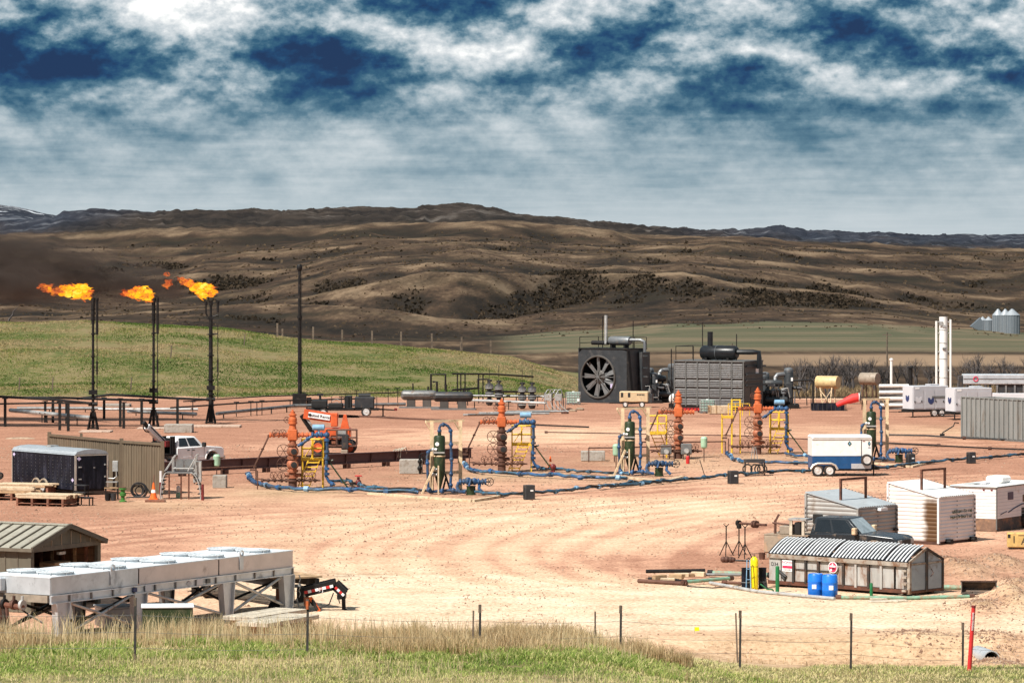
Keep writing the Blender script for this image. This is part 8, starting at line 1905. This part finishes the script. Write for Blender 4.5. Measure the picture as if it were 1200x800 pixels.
def bank_grass():
    r = np.random.RandomState(61); n = 150000; px = r.uniform(-120, 735, n); Y = r.uniform(340, 437, n); X = (px-600)/F*Y
    k = (sstep(450,466,Y/KF+(fbm(X*.25,Y*.25,4,65)-.5)*16)*(1-sstep(650,760,px))) > r.uniform(.2,.8,n)
    cl = fbm(X*.22,Y*.10,5,66); k &= cl > .30; px, X, Y, cl = px[k], X[k], Y[k], cl[k]; n = len(X)
    Z = ground_z(X,Y); py = YH+F*(HC-Z)/Y
    big = fbm(X*.05,Y*.09,4,67)
    t = .40+(big-.5)*2.4+(cl-.5)*1.5+.20*np.exp(-.5*((py-455)/10)**2)*(1-sstep(430,560,px))+.16*np.exp(-.5*((px-470)/90)**2-.5*((py-425)/14)**2)-.34*(1-sstep(388,405,py))-.18*sstep(470,640,px)*sstep(430,450,py)
    t = np.clip(t+r.normal(0,.13,n),0,1)
    blades('bank_grass', X, Y, Z-.02, r.uniform(.05,.20,n)*(.4+1.2*cl), r.uniform(.05,.13,n), r.uniform(.4,1.2,n), t, G_BANK, 68)
bank_grass()
def hill_brush():
    r = np.random.RandomState(81); sel = np.where((BR > .55) & (YN > 1350) & (YN < 7500) & (PX > -40) & (PX < 1240)); i = r.choice(len(sel[0]), 9000); wgt = BR[sel[0][i], sel[1][i]]; k = r.uniform(0,1,len(i)) < wgt*1.1; i = i[k]; a, b = sel[0][i], sel[1][i]
    px = PX[a,b]+r.uniform(-1.25,1.25,len(i)); Y = YY[a,b]*(1+r.uniform(-.006,.006,len(i))); X = (px-600)/F*Y; n = len(X); q = Y/1500
    blades('hill_brush', X, Y, ground_z(X,Y)-.1, r.uniform(.5,1.6,n)*q, r.uniform(.5,2.2,n)*q, r.uniform(.1,.8,n), r.uniform(0,1,n), blade_material('brush_twigs', [(0.0,(.024,.018,.012)),(.6,(.05,.037,.024)),(1.0,(.10,.07,.045))]), 82)
    sel = np.where((YN > 1350) & (YN < 9000) & (PX > -40) & (PX < 1240)); i = r.choice(len(sel[0]), 9000); a, b = sel[0][i], sel[1][i]
    px = PX[a,b]+r.uniform(-1.25,1.25,len(i)); Y = YY[a,b]*(1+r.uniform(-.006,.006,len(i))); X = (px-600)/F*Y; kk = fbm(px/40.,np.log(Y)*20,4,83) > .5; X, Y = X[kk], Y[kk]; n = len(X); q = Y/1500
    blades('hill_tussocks', X, Y, ground_z(X,Y)-.1, r.uniform(.3,1.0,n)*q, r.uniform(.5,2.0,n)*q, r.uniform(.1,.8,n), r.uniform(0,1,n), blade_material('tussock_straw', [(0.0,(.05,.036,.022)),(.5,(.13,.09,.055)),(1.0,(.17,.12,.075))]), 84)
hill_brush()
def gravel():
    r = np.random.RandomState(91); n = 22000; Y = np.sqrt(r.uniform(115**2, 250**2, n)); px = r.uniform(-40, 1240, n); X = (px-600)/F*Y
    k = fbm(X*.25, Y*.12, 4, 92)+r.normal(0,.06,n) > .50; X, Y = X[k], Y[k]; n0 = len(X); s = r.uniform(.02,.06,n0)*np.where(r.uniform(0,1,n0) > .99, 2.0, 1)*(.7+Y/300)
    for bx, by, sx, sy, a in BUMPS:                    # clods on the heaps and along the ditch
        c = W(bx, by); m_ = 420; X = np.concatenate([X, c.x+r.normal(0,1.1,m_)*sx/F*c.y]); Y = np.concatenate([Y, np.maximum(109.5, c.y+r.normal(0,1.1,m_)*c.y*sy/(by-YH))]); s = np.concatenate([s, np.abs(r.normal(0,.030,m_))+.018])
    n = len(X); Z = ground_z(X,Y); V = np.zeros((n,4,3)); t0 = r.uniform(0,6.28,n)
    for j in range(3): t = t0+j*2.1; V[:,j] = np.stack([X+np.cos(t)*s, Y+np.sin(t)*s, Z-.01], -1)
    V[:,3] = np.stack([X+r.uniform(-.4,.4,n)*s, Y, Z+s*r.uniform(.5,1.0,n)], -1)
    tri = ((np.arange(n)*4)[:,None]+np.array([[0,1,3,1,2,3,2,0,3]])).reshape(-1).astype(np.int32); me = bpy.data.meshes.new('gravel'); me.vertices.add(n*4); me.vertices.foreach_set('co', V.ravel()); me.loops.add(len(tri)); me.loops.foreach_set('vertex_index', tri)
    me.polygons.add(len(tri)//3); me.polygons.foreach_set('loop_start', np.arange(0,len(tri),3,dtype=np.int32)); at = me.attributes.new('tint','FLOAT','POINT'); at.data.foreach_set('value', np.repeat(r.uniform(0,1,n),4).astype(np.float32)); me.update(calc_edges=True)
    me.materials.append(blade_material('gravel_stone', [(0.0,(.24,.13,.09)),(.5,(.40,.25,.17)),(1.0,(.56,.43,.33))])); o = bpy.data.objects.new('gravel', me); COL.objects.link(o); o['kind'] = 'stuff'
gravel()
def bare_tree_mesh(seed, H):
    r = random.Random(seed); tr = MB(); cr = MB()
    def grow(p, d, L, rad, lev):
        q = p+d*L; (tr if lev == 0 else cr).path([p, p+d*L*.5+Vector((r.uniform(-.06,.06)*L,r.uniform(-.06,.06)*L,0)), q], [rad, rad*.85, rad*.68], 5 if lev < 2 else 3)
        if lev >= 4: return
        for k in range(r.choice((3,3,4)) if lev < 3 else r.choice((2,3,4))):
            e = (d+Vector((r.uniform(-1,1),r.uniform(-1,1),r.uniform(-.15,.75)))*(.75 if lev else .6)).normalized()
            grow(p+d*L*r.uniform(.55,1.0), e, L*r.uniform(.55,.82), max(.009,rad*.50), lev+1)
    for k in range(r.choice((1,2,3))): grow(Vector((r.uniform(-.3,.3),r.uniform(-.3,.3),0)), Vector((r.uniform(-.3,.3),r.uniform(-.3,.3),1)).normalized(), H*.28, .15, 0)
    return tr, cr
def trees():
    proto = []
    for s_ in range(4):
        o = root('bare_tree', None, None, (0,0,0)); a, b = bare_tree_mesh(100+s_, 5.6); a.build('trunk', M['scrub_bark'], o); b.build('crown', M['scrub_bark'], o); proto.append(o)
    TH = [max(v.co.z for c in o.children for v in c.data.vertices) for o in proto]
    spots = [(672,412,.5),(934,418,.75),(944,416,.95),(955,415,1.0),(967,414,1.0),(979,413,1.05),(990,413,1.0),(1001,415,1.0),(1012,416,.95),(1024,417,.9),(1035,419,.85),(1050,421,.8),(1064,420,.85),(1077,418,.9),(1090,420,.8),(1122,420,.75),(1133,415,.95),(1146,412,1.0),(1158,416,.85),(1172,414,.95),(1186,417,.85),(1200,416,.9),
             (950,421,.8),(972,420,.8),(996,421,.75),(1018,423,.7),(1040,425,.7),(1180,422,.7),(1141,422,.7),(925,424,.55)]
    who = ['beside the compressor scrubber','behind the yellow tank','behind the taupe tank','behind the white tubes','behind the white tower','behind the long pale cooler']
    rr = random.Random(3)
    for i, (px, top, sc) in enumerate(spots[1:]):
        Y = 388+rr.uniform(-14,46)+(30 if i > 20 else 0); s = F/Y; p = U(px, top, Y); g = gz(p.x, Y); h = (p.z-g); o = proto[i%4] if i < 4 else copy_tree(proto[i%4])
        o.location = (p.x, Y, g-.05); k = h/TH[i%4]; o.scale = (k*.95, k*.95, k); o.rotation_euler = (0,0,rr.uniform(0,6.28))
        w = who[0] if px < 948 else who[1] if px < 992 else who[2] if px < 1030 else who[3] if px < 1085 else who[4] if px < 1128 else who[5]
        o['label'] = 'leafless dark tree in the row %s' % w; o['category'] = 'tree'; o['group'] = 'leafless trees in a row behind the yard'
trees()
def brush_understory():
    r = np.random.RandomState(71); n = 26000; px = np.concatenate([r.uniform(915,1240,n*3//4), r.uniform(735,930,n//4)]); Y = r.uniform(380,440,n); X = (px-600)/F*Y
    k = fbm(X*.12,Y*.12,4,72) > .47; X, Y = X[k], Y[k]; n = len(X)
    blades('undergrowth', X, Y, ground_z(X,Y)-.05, r.uniform(.25,1.0,n), r.uniform(.04,.10,n), r.uniform(.1,.8,n), np.clip(r.normal(.05,.16,n),0,.7), G_DRY, 73)
brush_understory()
def far_posts():
    i = 0
    pts = [(325,397,413,430),(367,388,405,432),(401,386.5,402,432),(436,387,402.5,433),(470,388,404,433),(506,390,406,433),(331,385,393,455),(541,394,408,433),(575,398,411,433),(540,388,401,455)]
    for px, a, b, Y in pts:
        p = U(px,b,Y); g = gz(p.x,Y); h = max(.9,(b-a)*Y/F); o = MB().beam((0,0,-.3),(0,0,h),.22).build('fence_post', M['post_wood']); o.location = (p.x,Y,max(g,p.z)-.05 if abs(g-p.z)<1.2 else g); tag(o,'weathered wooden fence post on the crest of the green bank','fence post','fence posts along the bank crest')
    for px, py in ((22,445),(61,448),(153,442),(200,429),(286,410)):
        Y = 352 if py > 440 else 385 if py > 425 else 412; p = U(px,py,Y); g = gz(p.x,Y); o = MB().beam((0,0,-.2),(.1,0,1.3),.11).build('fence_post', M['post_wood']); o.location = (p.x,Y,g); tag(o,'dark leaning post standing in the grass of the bank','fence post','lone posts in the bank grass')
    for px, top, Y in ((1039.5,389,520),(858,402,560),):
        p = U(px,top,Y); g = gz(p.x,Y); o = root('utility_pole', 'lone thin utility pole in the far field left of the white tower' if px > 1000 else 'thin pole in the far field behind the louvred cooler', 'pole', (p.x,Y,g)); MB().tube((0,0,0),(0,0,p.z-g),.14,.09,7).build('pole', M['post_wood'], o); MB().cbox((0,0,p.z-g-.4),(1.3,.1,.12)).build('crossarm', M['post_wood'], o)
    o = root('dead_snag', 'twisted dark snag on the left hillside under the smoke', 'snag', (U(12,362,1180).x,1180,gz(U(12,362,1180).x,1180))); MB().path([(-.8,0,0),(-.3,0,2.2),(.9,0,3.6),(1.0,0,4.6),(2.6,0,6.2)],[.4,.35,.28,.2,.1],6).build('trunk', M['scrub_bark'], o)
far_posts()
def smoke():
    m = bpy.data.materials.new('smoke_volume'); m.use_nodes = True; nt = m.node_tree; nt.nodes.clear()
    tc = nt.nodes.new('ShaderNodeTexCoord'); v = tc.outputs['Object']; x, y, z = sep(nt, v)
    # object space: x runs downwind to the left, 0 at the flames
    u = x*-1.0
    n = noise(nt, comb(nt, x*.10, y*.2, z*.22), 1.6, 5, .6, .8); n2 = noise(nt, comb(nt, x*.28, y*.4, z*.5), 1.4, 4, .6, .4)
    cz = u*0.115+0.4; half = u*0.105+0.7
    prof = ((z-cz)/half); env = ((prof*prof)*-1.1).exp()*((y*y)*-.10).exp()
    grow = smap(nt, u, .3, 3.2)*smap(nt, u, 34.0, 24.0)
    d = smap(nt, n*0.70+n2*0.45, .46, .70)*env*grow*1.8
    pv = nt.nodes.new('ShaderNodeVolumePrincipled'); pv.inputs['Color'].default_value = (.15,.12,.105,1); pv.inputs['Anisotropy'].default_value = .2; nt.links.new(d.o, pv.inputs['Density'])
    o_ = nt.nodes.new('ShaderNodeOutputMaterial'); nt.links.new(pv.outputs[0], o_.inputs['Volume']); m.cycles.volume_step_rate = 1.0
    for k, (px, py, Y) in enumerate(((247,345,F/S(496)),(108,344,F/S(503)))):
        p = U(px,py,Y)
        b = MB().lathe([(0.1,-.2),(1.6,-3),(3.0,-10),(4.6,-22),(5.2,-32),(4.0,-35),(0.2,-36)],(0,0,0),20,'x')
        vs = [(a,c*.7,e+(-a)*.115+.4) for a,c,e in b.v]; b.v = vs
        o = b.build('smoke', m, None, 60); o.location = p; o['kind'] = 'stuff'
smoke()
